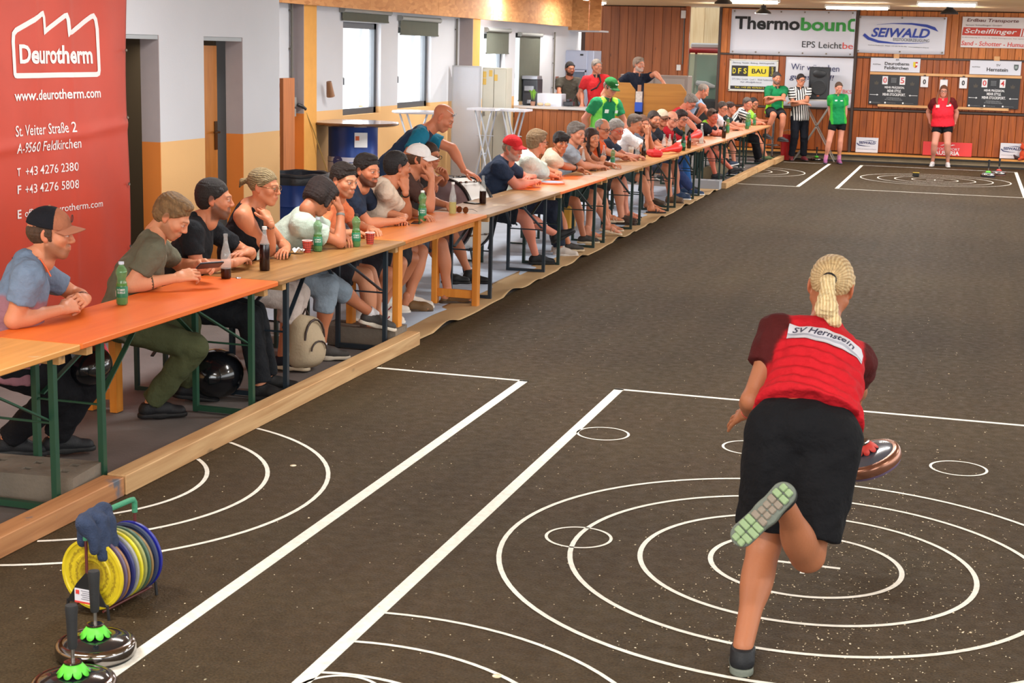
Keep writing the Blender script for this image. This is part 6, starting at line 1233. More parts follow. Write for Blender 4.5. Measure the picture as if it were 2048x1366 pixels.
# bass drum on its side
dn = Vector((-.42, -.90, 0)).normalized(); ds = Vector((-dn.y, dn.x, 0)); Rd = Matrix((ds, Vector((0, 0, 1)), dn)).transposed()
t = thing('bass_drum', 'white bass drum with a mauve skin standing between the seated people', 'drum', (-4.55, 13.45, .60)); RD = .335
mb = MB(); mb.lathe([(RD, -.14), (RD, .14)], 48, rot=Rd); mb.obj('shell', mat('drum_white', (222, 220, 216), rough=.3), t, smooth=True)
mb = MB(); mb.lathe([(.001, .146), (RD-.01, .146), (RD, .14)], 48, rot=Rd); mb.obj('front_skin', mat('drum_skin', (160, 134, 136), rough=.5, var=.03), t, smooth=True); mb = MB(); mb.lathe([(.001, -.146), (RD-.01, -.146), (RD, -.14)], 48, rot=Rd); mb.obj('rear_skin', mat('drum_skin', (160, 134, 136)), t, smooth=True)
for z0 in (.148, -.148): mb = MB(); mb.lathe([(RD-.012, z0-.014), (RD+.012, z0-.016), (RD+.014, z0+.012), (RD-.008, z0+.016), (RD-.012, z0-.014)], 48, rot=Rd); mb.obj('hoop', mat('black_hoop', (30, 28, 30), rough=.35), t, smooth=True)
for k in range(8):
    a = k*PI/4+.3; c_ = Vector((math.cos(a)*(RD+.018), math.sin(a)*(RD+.018), 0)); mb = MB(); mb.tube([Rd @ (c_+Vector((0, 0, -.13))), Rd @ (c_+Vector((0, 0, .13)))], .004, 6)
    for zz in (-.135, -.06, .06, .135): mb.lathe([(.001, -.014), (.011, -.012), (.011, .012), (.001, .014)], 8, c=Rd @ (c_+Vector((0, 0, zz))), rot=Rd)
    mb.obj('tension_lug', CHR, t, smooth=True)
mb = MB(); [mb.tube([(sx*.2, 0, -.60), (sx*.12, .03, -.28)], .012, 8) for sx in (-1, 1)]; mb.tube([(0, .25, -.60), (0, .08, -.28)], .012, 8); mb.obj('stand', DBL, t)
# things on the ground below the tables
t = thing('helmet', 'glossy black motorcycle helmet on the ground behind the green table leg', 'helmet', (-4.28, 8.12, 0), .3); HB = mat('helmet_black', (16, 17, 20), rough=.16, coat=.5)
V, F, I = sdf_mesh([ell((0, 0, .15), (.17, .20, .15), cut=((0, 0, .02), (0, 0, -1))), ell((0, .17, .12), (.11, .08, .055), sub=True)], .008, .02); np_obj('shell', V, F, HB, t); mb = MB(); mb.tube([(.15*math.cos(a), .02+.19*math.sin(a), .135) for a in [.4+i*.23 for i in range(11)]], .018, 8); mb.obj('visor_edge', mat('visor_orange_trim', (176, 96, 50), rough=.3), t)
t = thing('helmet_bag', 'black and red helmet hanging below the nearest orange table', 'helmet', (-4.22, 6.62, .50), .6); V, F, I = sdf_mesh([ell((0, 0, .0), (.13, .16, .11))], .009, .02); np_obj('shell', V, F, HB, t)
for dx in (0, .018): mb = MB(); mb.tube([(.118-abs(a)*.03+dx*.3, .03+dx, .105*math.sin(a)+0) for a in [-1.2+i*.2 for i in range(13)]], .006, 6); mb.obj('red_stripe', mat('neon_red', (236, 40, 70), rough=.4), t)
t = thing('backpack', 'beige backpack leaning on the dark blue table leg', 'backpack', (-4.12, 9.08, 0), -.35); BG = mat('beige_canvas', (176, 156, 128), rough=.85, bump=.3, bscale=60)
V, F, I = sdf_mesh([cap((0, -.06, .10), (0, -.05, .30), .085, .08), cap((0, .05, .10), (0, .05, .28), .085, .075), ell((.07, 0, .15), (.05, .10, .11))], .009, .06); np_obj('bag_body', V, F, BG, t)
mb = MB(); mb.tube([(.085, .09*math.cos(a), .22+.13*math.sin(a)) for a in [i*PI/8 for i in range(9)]], .008, 6); mb.tube([(.125, .07*math.cos(a), .15+.06*math.sin(a)) for a in [i*PI/8 for i in range(9)]], .006, 6); mb.obj('piping', mat('dark_brown_trim', (52, 34, 26), rough=.5), t); mb = MB(); mb.tube([(-.03, -.12, .08), (.0, -.18, .17), (-.02, -.15, .30)], .014, 8); mb.obj('shoulder_strap', BG, t); mb = MB(); mb.tube([(0, -.03, .37), (0, 0, .41), (0, .03, .37)], .007, 6); mb.obj('top_handle', mat('dark_brown_trim', (52, 34, 26)), t)
# ---------------------------------------------------------------- the bar
t = thing('bar_counter', 'long bar counter with a dark wood front and a pale metal top', 'counter', (0, 0, 0)); mb = MB(); mb.box((-6.62, 24.75, 1.19), (1.38, .62, .04)); mb.obj('worktop', mat('bar_top', (186, 184, 184), rough=.25, metal=.3), t, bevel=.004); n = 11
mb = MB(); mb.box((0, 0, 0), (1.36/n-.004, .03, 1.16)); me = mb.mesh('front_board', wood('bar_front', (112, 58, 22), (138, 76, 34), 'z', 1, knots=False), bevel=.003)
for i in range(n): inst('front_board', me, t, (-7.31+(i+.5)*1.36/n, 24.5, .58))
mb = MB(); mb.box((-5.96, 24.75, .58), (.03, .5, 1.16)); mb.obj('side_panel', wood('bar_front', (112, 58, 22), (138, 76, 34)), t)
mb = MB(); mb.box((-6.6, 27.0, .08), (1.6, 3.6, .16)); struct('trim_17', mb, mat('worn_concrete', (112, 106, 104)))
GP = wood('gold_partition', (170, 112, 36), (192, 132, 50), 'x', .5, rough=.4, knots=False)
for (x0, x1, y), lb_ in (((-5.94, -5.50, 25.6), 'golden brown partition board left of the blue box'), ((-5.35, -4.62, 25.6), 'wide golden brown partition board right of the blue box')):
    mb = MB(); pl = [(x0, .1), (x1, .1), (x1, 1.50), (x1-.10, 1.62), (x0, 1.62)]; mb.prism(pl, -.015, .015, Matrix(((1, 0, 0, 0), (0, 0, 1, y), (0, 1, 0, 0), (0, 0, 0, 1)))); tag(mb.obj('partition_board', GP, bevel=.003), lb_, 'board')
t = thing('leaflet_box', 'blue and white box hanging between the two partition boards', 'box', (-5.42, 25.55, 1.20)); mb = MB(); mb.box((0, 0, .02), (.13, .06, .16)); mb.obj('box_body', mat('box_blue', (40, 84, 190), rough=.4), t, bevel=.005); mb = MB(); mb.box((0, .0, .19), (.11, .05, .18)); mb.obj('leaflets', mat('leaflet_mix', (206, 196, 190), rough=.6, var=.25, vscale=30), t)
mb = MB(); mb.box((0, 0, .33), (.06, .02, .12)); mb.obj('picture_card', mat('card_brown', (170, 120, 90)), t)
FW = mat('fridge_grey', (176, 184, 206), rough=.35, metal=.2)
t = thing('drinks_fridge', 'tall grey drinks fridge with a glass door at the end wall', 'fridge', (-7.20, 27.9, .16)); mb = MB(); mb.box((.05, .3, .99), (.68, .6, 1.98)); mb.obj('cabinet', FW, t, bevel=.008)
mb = MB(); mb.box((-.01, -.02, 1.80), (.56, .04, .34)); mb.obj('header', FW, t, bevel=.005); mb = MB(); mb.box((.17, -.045, 1.90), (.06, .01, .03)); mb.obj('display', mat('black_plastic', (28, 28, 30)), t)
mb = MB(); [mb.box(c_, d_) for c_, d_ in (((-.275, -.02, .84), (.035, .04, 1.55)), ((.255, -.02, .84), (.035, .04, 1.55)), ((-.01, -.02, 1.60), (.56, .04, .035)), ((-.01, -.02, .07), (.56, .04, .035)))]; mb.obj('door_frame', FW, t); mb = MB(); mb.box((-.01, -.015, .84), (.5, .008, 1.5)); mb.obj('door_glass', mat('fridge_glass', (120, 136, 158), rough=.08, alpha=.45), t)
mb = MB(); [mb.box((-.01, .0, z), (.5, .03, .02)) for z in (.35, .62, .95, 1.27)]; mb.obj('shelf', mat('shelf_white', (214, 220, 230)), t)
for k in range(5):
    for z in (.36, .63): glassb(-7.20-.21+.10*k, 27.88, 'drink bottle on a shelf behind the fridge glass', None, body=BGR, h=.2, z=.16+z+.01, r=.026, grp='bottles in the drinks fridge')
t = thing('coffee_machine', 'dark coffee machine on the bar before the locker', 'machine', (-7.15, 24.9, 1.21)); mb = MB(); mb.box((0, .1, .22), (.26, .34, .44)); mb.obj('housing', mat('machine_dark', (48, 52, 60), rough=.35), t, bevel=.015); mb = MB(); mb.box((0, .05, .46), (.27, .3, .06)); mb.obj('top_tray', mat('machine_silver', (150, 154, 162), rough=.3, metal=.5), t, bevel=.005); mb = MB(); mb.box((0, -.09, .28), (.16, .06, .08)); mb.lathe([(.001, .0), (.035, 0), (.035, .06), (.001, .06)], 14, c=(0, -.1, .03)); mb.obj('spout', mat('machine_silver', (150, 154, 162)), t)
t = thing('cardboard_box', 'white cardboard box on the bar with two buns in front', 'box', (-6.83, 25.0, 1.21)); mb = MB(); mb.box((0, 0, .10), (.46, .30, .20)); mb.obj('box_body', mat('box_white', (206, 208, 220), rough=.6), t); mb = MB(); mb.box((0, -.152, .04), (.3, .004, .05)); mb.obj('box_flap', mat('box_white', (206, 208, 220)), t)
for x, lb_ in ((-6.93, 'left bread bun in front of the white box'), (-6.80, 'right bread bun in front of the white box')): mb = MB(); mb.lathe([(.001, 0), (.05, .004), (.058, .022), (.04, .045), (.001, .052)], 16); tag(mb.obj('bread_bun', mat('bun', (206, 176, 140), rough=.7), smooth=True, loc=(x, 24.72, 1.212)), lb_, 'bun', 'bread buns on the bar')
t = thing('potted_plant', 'small plant with curling green leaves on the bar beside the white box', 'plant', (-7.03, 24.62, 1.21)); mb = MB(); mb.lathe([(.001, 0), (.035, 0), (.045, .07), (.04, .07), (.03, .02)], 14); mb.obj('pot', mat('pot_clay', (150, 110, 90)), t)
for k in range(5):
    a = k*1.3; mb = MB(); mb.grid(lambda u, v: ((.02+.06*u)*math.cos(a)+(v-.5)*.045*math.sin(PI*u)*math.sin(a), (.02+.06*u)*math.sin(a)-(v-.5)*.045*math.sin(PI*u)*math.cos(a), .07+.16*math.sin(u*2.2)+.01*k), 8, 3); mb.obj('leaf', mat('leaf_green', (104, 152, 40), rough=.5), t, smooth=True)
t = thing('telephone', 'dark corded telephone set on the bar left of the man in grey', 'telephone', (-6.5, 25.0, 1.21)); mb = MB(); mb.box((0, 0, .04), (.16, .16, .07)); mb.box((0, 0, .10), (.05, .2, .04)); mb.obj('set', mat('machine_dark', (48, 52, 60)), t, bevel=.01); mb = MB(); mb.tube([(.05, 0, .08), (.12, .1, .25), (.10, .2, .4)], .006, 6); mb.obj('cord', mat('black_plastic', (28, 28, 30)), t)
mb = MB(); mb.box((0, 0, 0), (.02, .12, .22)); tag(mb.obj('wall_switchbox', mat('switch_brown', (150, 90, 70)), loc=(WX+.03, 27.2, 1.55)), 'small brown switch box on the white wall beside the fridge', 'switch box')
t = thing('glass_cabinet', 'low grey cabinet behind the bar before the brown panels', 'cabinet', (-6.35, 28.6, .16)); mb = MB(); mb.box((.6, 0, .78), (1.3, .4, 1.56)); mb.obj('body', mat('cabinet_grey', (136, 124, 118), rough=.5), t, bevel=.01); mb = MB(); [mb.box((.3+.6*k, -.205, .8), (.56, .012, 1.4)) for k in (0, 1)]; mb.obj('door', mat('cabinet_grey2', (150, 140, 134), rough=.4), t)
mb = MB(); mb.box((0, 0, 0), (.09, .03, .12)); tag(mb.obj('wall_socket', mat('socket_white', (206, 200, 196)), loc=(-6.1, YB-.03, 1.83)), 'white switch on the brown wall left of the opening', 'switch'); mb = MB(); mb.box((0, 0, 0), (.14, .06, .16)); tag(mb.obj('junction_box', mat('socket_white', (206, 200, 196)), loc=(-6.02, YB-.05, 2.95)), 'white junction box high on the brown wall left of the opening', 'junction box'); mb = MB(); mb.tube([(-6.02, YB-.04, 2.88), (-6.02, YB-.04, 1.9)], .012, 6); tag(mb.obj('conduit_pipe', mat('conduit_grey', (105, 100, 92))), 'thin conduit running down from the white junction box', 'pipe')
# stool, loudspeaker, red bucket, soft toy
t = thing('bar_stool', 'chrome bar stool carrying the bearded man in green', 'stool', (-3.88, 31.75, 0)); mb = MB(); mb.lathe([(.001, .88), (.17, .88), (.185, .90), (.18, .935), (.001, .945)], 24); mb.obj('seat', mat('stool_black', (34, 32, 34), rough=.4), t, smooth=True); mb = MB(); mb.lathe([(.024, .05), (.024, .88)], 14); mb.obj('column', CHR, t, smooth=True); mb = MB(); mb.lathe([(.21, 0), (.21, .01), (.05, .04), (.024, .05)], 24); mb.obj('base', CHR, t, smooth=True); mb = MB(); mb.tube([(.15*math.cos(a), .15*math.sin(a)-.05, .32) for a in [i*2*PI/20 for i in range(20)]], .011, 6, closed=True); mb.tube([(0, -.2, .32), (0, 0, .34)], .01, 6); mb.obj('foot_ring', CHR, t)
t = thing('bucket', 'red plastic bucket on the floor behind the bar stool', 'bucket', (-3.62, 32.2, 0)); mb = MB(); mb.lathe([(.001, 0), (.13, 0), (.16, .5), (.165, .52), (.15, .52), (.12, .02)], 22); mb.obj('bucket_body', mat('bucket_red', (186, 22, 22), rough=.4), t, smooth=True); mb = MB(); mb.tube([(.16*math.cos(a), 0, .5+.12*math.sin(a)) for a in [i*PI/10 for i in range(11)]], .005, 6); mb.obj('handle', STL, t)
t = thing('trestle', 'grey crossed-leg trestle under the black loudspeaker', 'stand', (-3.05, 32.25, 0)); AL = mat('trestle_grey', (150, 142, 134), rough=.4, metal=.4)
for y in (-.16, .16): mb = MB(); mb.bar((-.42, y, 0), (.30, y, 1.24), .035, .02); mb.bar((.42, y, 0), (-.30, y, 1.24), .035, .02); mb.obj('crossed_legs', AL, t)
mb = MB(); mb.box((0, 0, 1.255), (.72, .42, .03)); mb.obj('top_board', mat('trestle_top', (186, 178, 170), rough=.5), t)
t = thing('loudspeaker', 'black loudspeaker standing in front of the white banner', 'speaker', (-3.05, 32.25, 1.272)); SP = mat('speaker_black', (40, 42, 46), rough=.55, bump=.3, bscale=200)
mb = MB(); mb.prism([(-.19, -.15), (.19, -.15), (.22, -.02), (.12, .16), (-.12, .16), (-.22, -.02)], 0, .655); mb.obj('cabinet', SP, t, bevel=.02); mb = MB(); mb.lathe([(.155, 0), (.16, .012), (.13, .018), (.04, -.01), (.001, .004)], 30, rot=Matrix.Rotation(PI/2, 3, 'X')); mb.obj('woofer', mat('woofer_black', (26, 28, 32), rough=.4), t, smooth=True, loc=(0, -.152, .24))
mb = MB(); mb.lathe([(.001, -.02), (.10, .0), (.13, .014), (.12, .018)], 26, rot=Matrix.Rotation(PI/2, 3, 'X')); o = mb.obj('horn_tweeter', mat('woofer_black', (26, 28, 32)), t, smooth=True, loc=(0, -.152, .52)); o.scale = (1, 1, .62); mb = MB(); mb.box((0, -.157, .075), (.05, .006, .03)); mb.obj('badge', mat('badge_orange', (180, 84, 40)), t)
t = thing('soft_toy', 'orange fox-like soft toy on the ledge at the right edge', 'soft toy', (1.10, 32.55, .18)); OT = mat('plush_orange', (196, 70, 34), rough=.95, bump=.6, bscale=80); V, F, I = sdf_mesh([ell((0, 0, .11), (.09, .07, .11)), ell((-.01, -.02, .26), (.075, .07, .065)), cap((-.01, -.06, .245), (-.02, -.11, .235), .03, .014), cap((-.05, -.01, .31), (-.065, 0, .36), .022, .008), cap((.04, -.01, .31), (.055, 0, .36), .022, .008), cap((.05, -.05, .04), (.08, -.12, .02), .032, .028), cap((-.05, -.05, .04), (-.09, -.12, .02), .032, .028)], .01, .02); np_obj('plush_body', V, F, OT, t); mb = MB(); mb.tube([(-.08, .0, .03), (-.16, -.02, .05), (-.20, -.03, .10)], [.03, .035, .012], 10); mb.obj('tail', mat('plush_dark', (64, 44, 44), rough=.95), t, smooth=True); mb = MB(); mb.lathe([(.001, 0), (.02, .01), (.001, .02)], 10, c=(-.01, -.05, .19)); mb.obj('white_chest', CW, t, smooth=True)
t = thing('yellow_box', 'yellow carton standing on the ground below the third orange table', 'box', (-4.62, 17.9, 0)); mb = MB(); mb.box((0, 0, .17), (.12, .3, .34)); mb.obj('carton', mat('carton_yellow', (214, 158, 50), rough=.6), t, bevel=.005); mb = MB(); mb.box((0, 0, .343), (.06, .06, .03)); mb.obj('lid', mat('black_plastic', (28, 28, 30)), t)
# ---------------------------------------------------------------- the thrower in the foreground
V3 = lambda *a: np.array(a, float)
RED_, MAR = (186, 26, 36), (74, 22, 22)
RF = V3(.93, .05, -.18)
T0 = person('woman in red and black throwing a stone, seen from behind with one foot raised', (-.464, 5.89, 1.262), 174, lod=0, fp=10, fr=4, fem=1, fat=.28, hw=1.03, s=1.0, skin=(176, 118, 86), hair=('pony', (176, 140, 92), (232, 210, 164)), F0=(-.04, 1, -.35), standing=True,
    P=(-.488, 5.42, .79), N=(-.472, 5.80, 1.105), top=('tee', RED_, {'sl': MAR, 'hem': -.075, 'nz': .006, 'loose': .004, 'fold': .007, 'slf': .48}), bottom=('shorts', (17, 17, 20), .016), shoes=('sneaker', (26, 27, 30), (104, 110, 100)), brow=(120, 90, 60), extra={},
    arms={'L': dict(E=(-.705, 5.58, .862), w=(-.742, 5.80, .765), so=(-.005, -.03, .02), h=(-.45, .55, -.35), p=(.6, .3, -.6), c=.15, sp=1), 'R': dict(w=(-.365, 6.33, .735), e=(-.32, 5.95, .5), so=(-.035, .07, -.065), h=(-.02, .6, -.6), p=(-.9, .1, -.2), c=1.3)},
    legs={'L': dict(a=(-.622, 5.07, .088), k=(-.60, 5.9, .40), f=(-.12, 1, 0)), 'R': dict(a=(-.512, 5.02, .652), k=(-.36, 5.65, .10), f=(-.62, -.06, -.78), u=(.15, .97, -.20))})
# ponytail, hair tie, name patch, rugged sole blocks
lc = T0['loc']; hp = T0['place']
q0 = hp(np.array([[0, -.105, .030]]))[0]; q1 = hp(np.array([[.0, -.150, .020]]))[0]
mA, mT, mL = V3(-.462, 5.71, 1.218), V3(-.428, 5.71, 1.165), V3(-.480, 5.70, 1.196)
V, F, I = sdf_mesh([cap(q0, q1, .014, .022), cap(q1, mA, .024, .036), cap(mA, mT, .036, .020), cap(mA, mL, .030, .016), cap(mT, mT+V3(.012, 0, -.012), .020, .010)], .0045, .022, noise=(.004, 260, 9)); dd_ = (V-q0)@nrm(mA-q0); t = .5+.5*np.sin(V[:, 0]*520-dd_*90+2*np.sin(dd_*40))
np_obj('ponytail', relax(V, F, 1, .3)-lc, F, HAIR, T0['root'], L3((196, 164, 112))*(1-t[:, None])+L3((234, 212, 166))*t[:, None])
mb = MB(); d = nrm(q1-q0); ux = nrm(np.cross(d, [0, 0, 1])); uz = np.cross(ux, d); mb.tube([q0-lc+d*.008+(ux*math.cos(a)+uz*math.sin(a))*.023 for a in [i*2*PI/16 for i in range(16)]], .006, 6, closed=True); mb.obj('hair_tie', mat('hair_tie_black', (24, 22, 26)), T0['root'], smooth=True)
def on_back(px, py, lift=.0):   # a point on the back surface of the shirt, u across (m), v along the spine from the neck (m)
    return None
me_sh = [c for c in T0['root'].children if c.name.startswith('t_shirt')][0]
from mathutils.bvhtree import BVHTree
bt = BVHTree.FromPolygons([v.co[:] for v in me_sh.data.vertices], [tuple(p.vertices) for p in me_sh.data.polygons])
def proj_back(u, v, lift):
    o = T0['N']+T0['R']*u-T0['U']*v-T0['F']*.5-lc; h = bt.ray_cast(Vector(o), Vector(T0['F'])); p = h[0] if h[0] else Vector(o)+Vector(T0['F'])*.4
    return p-Vector(T0['F'])*lift
u0, u1, va, vb_ = -.125, .160, .085, .160; sk = .17
mb = MB(); mb.grid(lambda a, b_: proj_back(u0+(u1-u0)*a, va+(vb_-va)*b_+sk*(a-.5)*.25, .005), 30, 8); nb = mb.obj('name_patch', mat('name_patch', (196, 194, 202), rough=.6), T0['root'], smooth=True)
o = text('SV Hernstein', ((0, 0, 0), (1, 0, 0), (0, 1, 0)), (0, 0), (1, 0), 1, mat('patch_ink', (40, 40, 66)), nb, bold=.01, shear=.3, lift=0)
for vx in o.data.vertices: a = .06+.82*vx.co.x; b_ = .36-.42*vx.co.y; vx.co = proj_back(u0+(u1-u0)*a, va+(vb_-va)*b_+sk*(a-.5)*.25, .0075)
mb = MB(); mb.grid(lambda a, b_: proj_back(u0+(u1-u0)*a, va+(vb_-va)*(.62+.12*b_)+sk*(a-.5)*.25, .0065), 26, 1); mb.obj('patch_line', mat('patch_grey', (150, 150, 160)), nb)
kn, an, fd, fu = T0['L']['R']; Rk = frame(fd, fu); base = an-Rk[:, 2]*.085; SG = mat('sole_pale_green', (138, 160, 118), rough=.7); SG2 = mat('sole_grey_lug', (134, 122, 108), rough=.7)
sole_o = [c for c in T0['root'].children_recursive if c.name.startswith('sole')]
lug = MB(); 
for i, y_ in enumerate([-.055, -.027, .0, .026, .052, .078, .104, .130, .158, .182]):
    wd = [.024, .030, .028, .024, .024, .030, .036, .038, .034, .024][i]
    for sx in (-1, 1):
        mb = MB(); mb.box((0, 0, 0), (wd*1.02, .0235, .014)); o = mb.obj('sole_lug', SG if i in (0, 1, 6, 7, 8, 9) else SG2, T0['root'], bevel=.004)
        M4 = Matrix([[*(Rk[r]), float((base-lc+Rk@np.array([sx*wd*.53, y_, -.005]))[r])] for r in range(3)]+[[0, 0, 0, 1]]); o.matrix_local = M4
band(T0, 'L', (206, 70, 60), .93, .012, 'red_wristband', .030)
ax_s = nrm(V3(-.10, -.42, .80)); c_s = V3(-.290, 6.52, .405); zq = Vector(ax_s); yq = Vector((0, 0, 1)).cross(zq)
fl = stock('red-crowned stone with a purple plate swinging beside the thrower', tuple(c_s), Vector((0, 0, 1)).rotation_difference(Vector(nrm(V3(-.36, -.22, .88)))), crown=mat('crown_red', (206, 60, 50), rough=.5), body=mat('stone_grey_dark', (82, 86, 98), rough=.2, coat=.5), rim=mat('bronze_ring', (150, 104, 84), rough=.25, metal=.7), plate=mat('plate_purple', (84, 66, 96), rough=.5), gripc=RUBB)
# ---------------------------------------------------------------- spectators at the tables, near to far
def chin(H, phi, d=.055, z=.165, side=0):
    H = np.array(H, float); tc = nrm([-H[0], -H[1], 0]); ir = np.array([-tc[1], tc[0], 0]); ph = math.radians(phi); hf = tc*math.cos(ph)+ir*math.sin(ph); rt = np.cross(hf, [0, 0, 1]); return H+hf*d+rt*side-V3(0, 0, z)
SK, SK2, SKP, SKD = (206, 142, 110), (214, 156, 124), (218, 150, 126), (190, 126, 94)
p = person('man in brown and black cap and blue-grey polo with orange-edged collar, hands clasped', (-4.22, 6.34, 1.20), 78, lod=1, fp=4, ta=32, skin=SK, hair=('side', (70, 48, 34)), beard=(92, 58, 38), bd=.55, cap_=((24, 24, 30), (158, 98, 72), .004, 1), fat=.1,
    top=('polo', (104, 120, 142), {'collar': (26, 30, 48), 'low': (140, 96, 104), 'lowz': -.17, 'sl': (108, 124, 146)}), bottom=('trousers', (22, 22, 26)), shoes=('sneaker', (30, 32, 36), (40, 42, 44)),
    arms={'R': dict(E=(-4.277, 6.10, .812), w=(-4.175, 6.35, .832), h=(.15, .9, .1), p=(-.7, 0, -.6), c=1.1), 'L': dict(E=(-4.38, 6.80, .815), w=(-4.20, 6.60, .845), h=(.3, -.8, .1), p=(-.6, 0, -.6), c=1.1)}, legs={'R': dict(a=(-4.62, 6.50, .10), k=(-3.9, 6.3, .9)), 'L': dict(a=(-4.42, 6.62, .10), k=(-3.9, 6.8, .7))})
mb = MB(); mb.tube([hp_ for hp_ in [p['place'](np.array([[.02*math.cos(a), .099-.0*a, .085+.018*math.sin(a)]]))[0]-p['loc'] for a in [i*2*PI/16 for i in range(16)]]], .002, 6, closed=True); mb.obj('cap_badge', mat('print_black', (30, 30, 32)), p['root'])
mb = MB(); a_ = p['N']-p['loc']; mb.tube([a_+p['R']*.065+p['F']*.050+p['U']*.030, a_+p['R']*.052+p['F']*.085-p['U']*.010, a_+p['R']*.035+p['F']*.112-p['U']*.05], .004, 6); mb.obj('orange_collar_edge', mat('orange_edge', (236, 110, 64)), p['root'])
mb = MB(); band(p, 'L', (70, 52, 46), .62, .07, 'tattoo_sleeve', .0335)
p2 = person('man in olive t-shirt bent over a phone he holds in both hands', (-4.24, 7.55, 1.165), 72, lod=1, fp=34, ta=30, skin=SK2, hair=('quiff', (110, 82, 52), (168, 132, 88)), beard=(120, 84, 56), bd=.5,
    top=('tee', (98, 96, 80), {}), bottom=('trousers', (74, 78, 52)), shoes=('sneaker', (22, 22, 26), (26, 26, 28)),
    arms={'R': dict(E=(-4.334, 7.25, .812), w=(-4.16, 7.43, .84), h=(.6, .6, .15), p=(-.5, .3, -.6), c=.8), 'L': dict(E=(-4.42, 7.98, .815), w=(-4.22, 7.82, .865), h=(.75, -.35, .1), p=(.2, -.7, -.5), c=.8)}, legs={'R': dict(a=(-4.38, 7.52, .09), k=(-4.0, 7.5, 1), f=(.75, .5, 0)), 'L': dict(a=(-4.40, 7.98, .10), k=(-4.0, 8.1, .9), f=(.8, .5, -.15))})
band(p2, 'R', (84, 62, 44), .42, .028, 'forearm_tattoo', .042)
t = thing('phone', 'black phone held up by the man in the olive t-shirt', 'phone', (-4.045, 7.62, .895)); mb = MB(); mb.box((0, 0, 0), (.072, .15, .009), Matrix.Rotation(-.6, 3, 'Z') @ Matrix.Rotation(-.55, 3, 'Y')); mb.obj('case', mat('black_plastic', (28, 28, 30)), t, bevel=.003); mb = MB(); mb.box((-.002, 0, .0055), (.066, .14, .001), Matrix.Rotation(-.6, 3, 'Z') @ Matrix.Rotation(-.55, 3, 'Y')); mb.obj('screen', mat('phone_screen_lit', (150, 160, 175), emit=.4), t)
person('dark-bearded man in black t-shirt with forearms crossed on the dark brown table', (-4.32, 8.21, 1.20), 84, lod=1, fp=3, ta=15, skin=SK, hair=('short', (34, 28, 26)), beard=(48, 34, 28), bd=.75, top=('tee', (30, 32, 36), {}), bottom=('trousers', (26, 28, 32)), shoes=('sneaker', (26, 26, 28), (40, 40, 42)),
    arms={'R': dict(E=(-4.33, 8.0, .812), w=(-4.19, 8.22, .825), h=(.0, .9, .1), c=.5), 'L': dict(E=(-4.32, 8.66, .812), w=(-4.20, 8.43, .865), h=(-.25, -.9, .0), c=.5)})
bl_ = person('blonde woman with tied hair and thin glasses, chin on her hand, black sleeveless top', (-4.30, 8.84, 1.225), 68, lod=1, fp=5, ta=10, fem=1, s=.97, skin=(208, 142, 108), hair=('tied', (96, 78, 54), (186, 164, 118)), glasses=('g', GOLD), top=('sleeveless', (26, 26, 30), {}), bottom=('capri', (196, 180, 172)), shoes=('sneaker', (26, 28, 40), (212, 196, 170)),
    arms={'R': dict(E=(-4.27, 8.86, .812), w=(-4.19, 8.70, 1.045), h=(-.45, .25, .62), p=(-.6, .3, -.3), c=1.1), 'L': dict(E=(-4.31, 9.16, .812), w=(-4.19, 8.94, .82), h=(.2, -.8, 0), c=.5)}, legs={'R': dict(a=(-4.26, 9.02, .09), k=(-4.1, 9.0, 1)), 'L': dict(a=(-4.30, 9.2, .09), k=(-4.1, 9.2, 1))})
band(bl_, 'R', (52, 52, 58), .90, .022, 'watch', .028); mb = MB(); q_ = bl_['place'](np.array([[0, -.105, .03]]))[0]-bl_['loc']; mb.lathe([(.001, -.012), (.026, -.008), (.026, .008), (.001, .012)], 14, c=q_, rot=Matrix.Rotation(PI/2, 3, 'X')); mb.obj('scrunchie', mat('hair_tie_black', (24, 22, 26)), bl_['root'], smooth=True)
bo = person('person with black bobbed hair and mint shirt, head bowed onto one hand', (-4.20, 9.50, 1.115), 118, lod=1, fp=42, fr=-10, ta=20, fem=.5, skin=SKD, hair=('bob', (34, 24, 22), (58, 40, 34)), top=('tee', (176, 190, 176), {'loose': .012}), bottom=('capri', (128, 140, 152)), shoes=('sneaker', (66, 62, 60), (214, 204, 188), None, (222, 218, 222), .03),
    arms={'R': dict(E=(-4.04, 9.47, .812), w=(-4.08, 9.57, 1.01), h=(-.2, .0, .9), p=(-.8, -.2, 0), c=.9), 'L': dict(E=(-4.25, 9.86, .812), w=(-4.10, 9.68, .82), c=.6)}, legs={'R': dict(a=(-4.16, 9.42, .09), k=(-4.0, 9.5, 1.2), f=(.9, .35, 0)), 'L': dict(a=(-3.98, 9.90, .26), k=(-3.9, 9.4, 1.0), f=(.85, .45, -.25))})
band(bo, 'R', (110, 108, 104), .9, .016, 'bracelet', .030)
person('dark-haired man in orange t-shirt looking past the head bowed beside him', (-4.28, 10.10, 1.175), 46, lod=1, fp=10, ta=10, skin=SK2, hair=('quiff', (40, 32, 28)), beard=(90, 62, 48), bd=.45, top=('tee', (226, 128, 84), {}), bottom=('shorts', (50, 50, 56)), shoes=('sneaker', (60, 60, 64), (210, 206, 200)),
    arms={'R': dict(w=(-4.20, 9.98, .815), e=(-4.35, 9.8, .7), c=.7), 'L': dict(w=(-4.16, 10.30, .815), e=(-4.35, 10.6, .7), c=.7)})
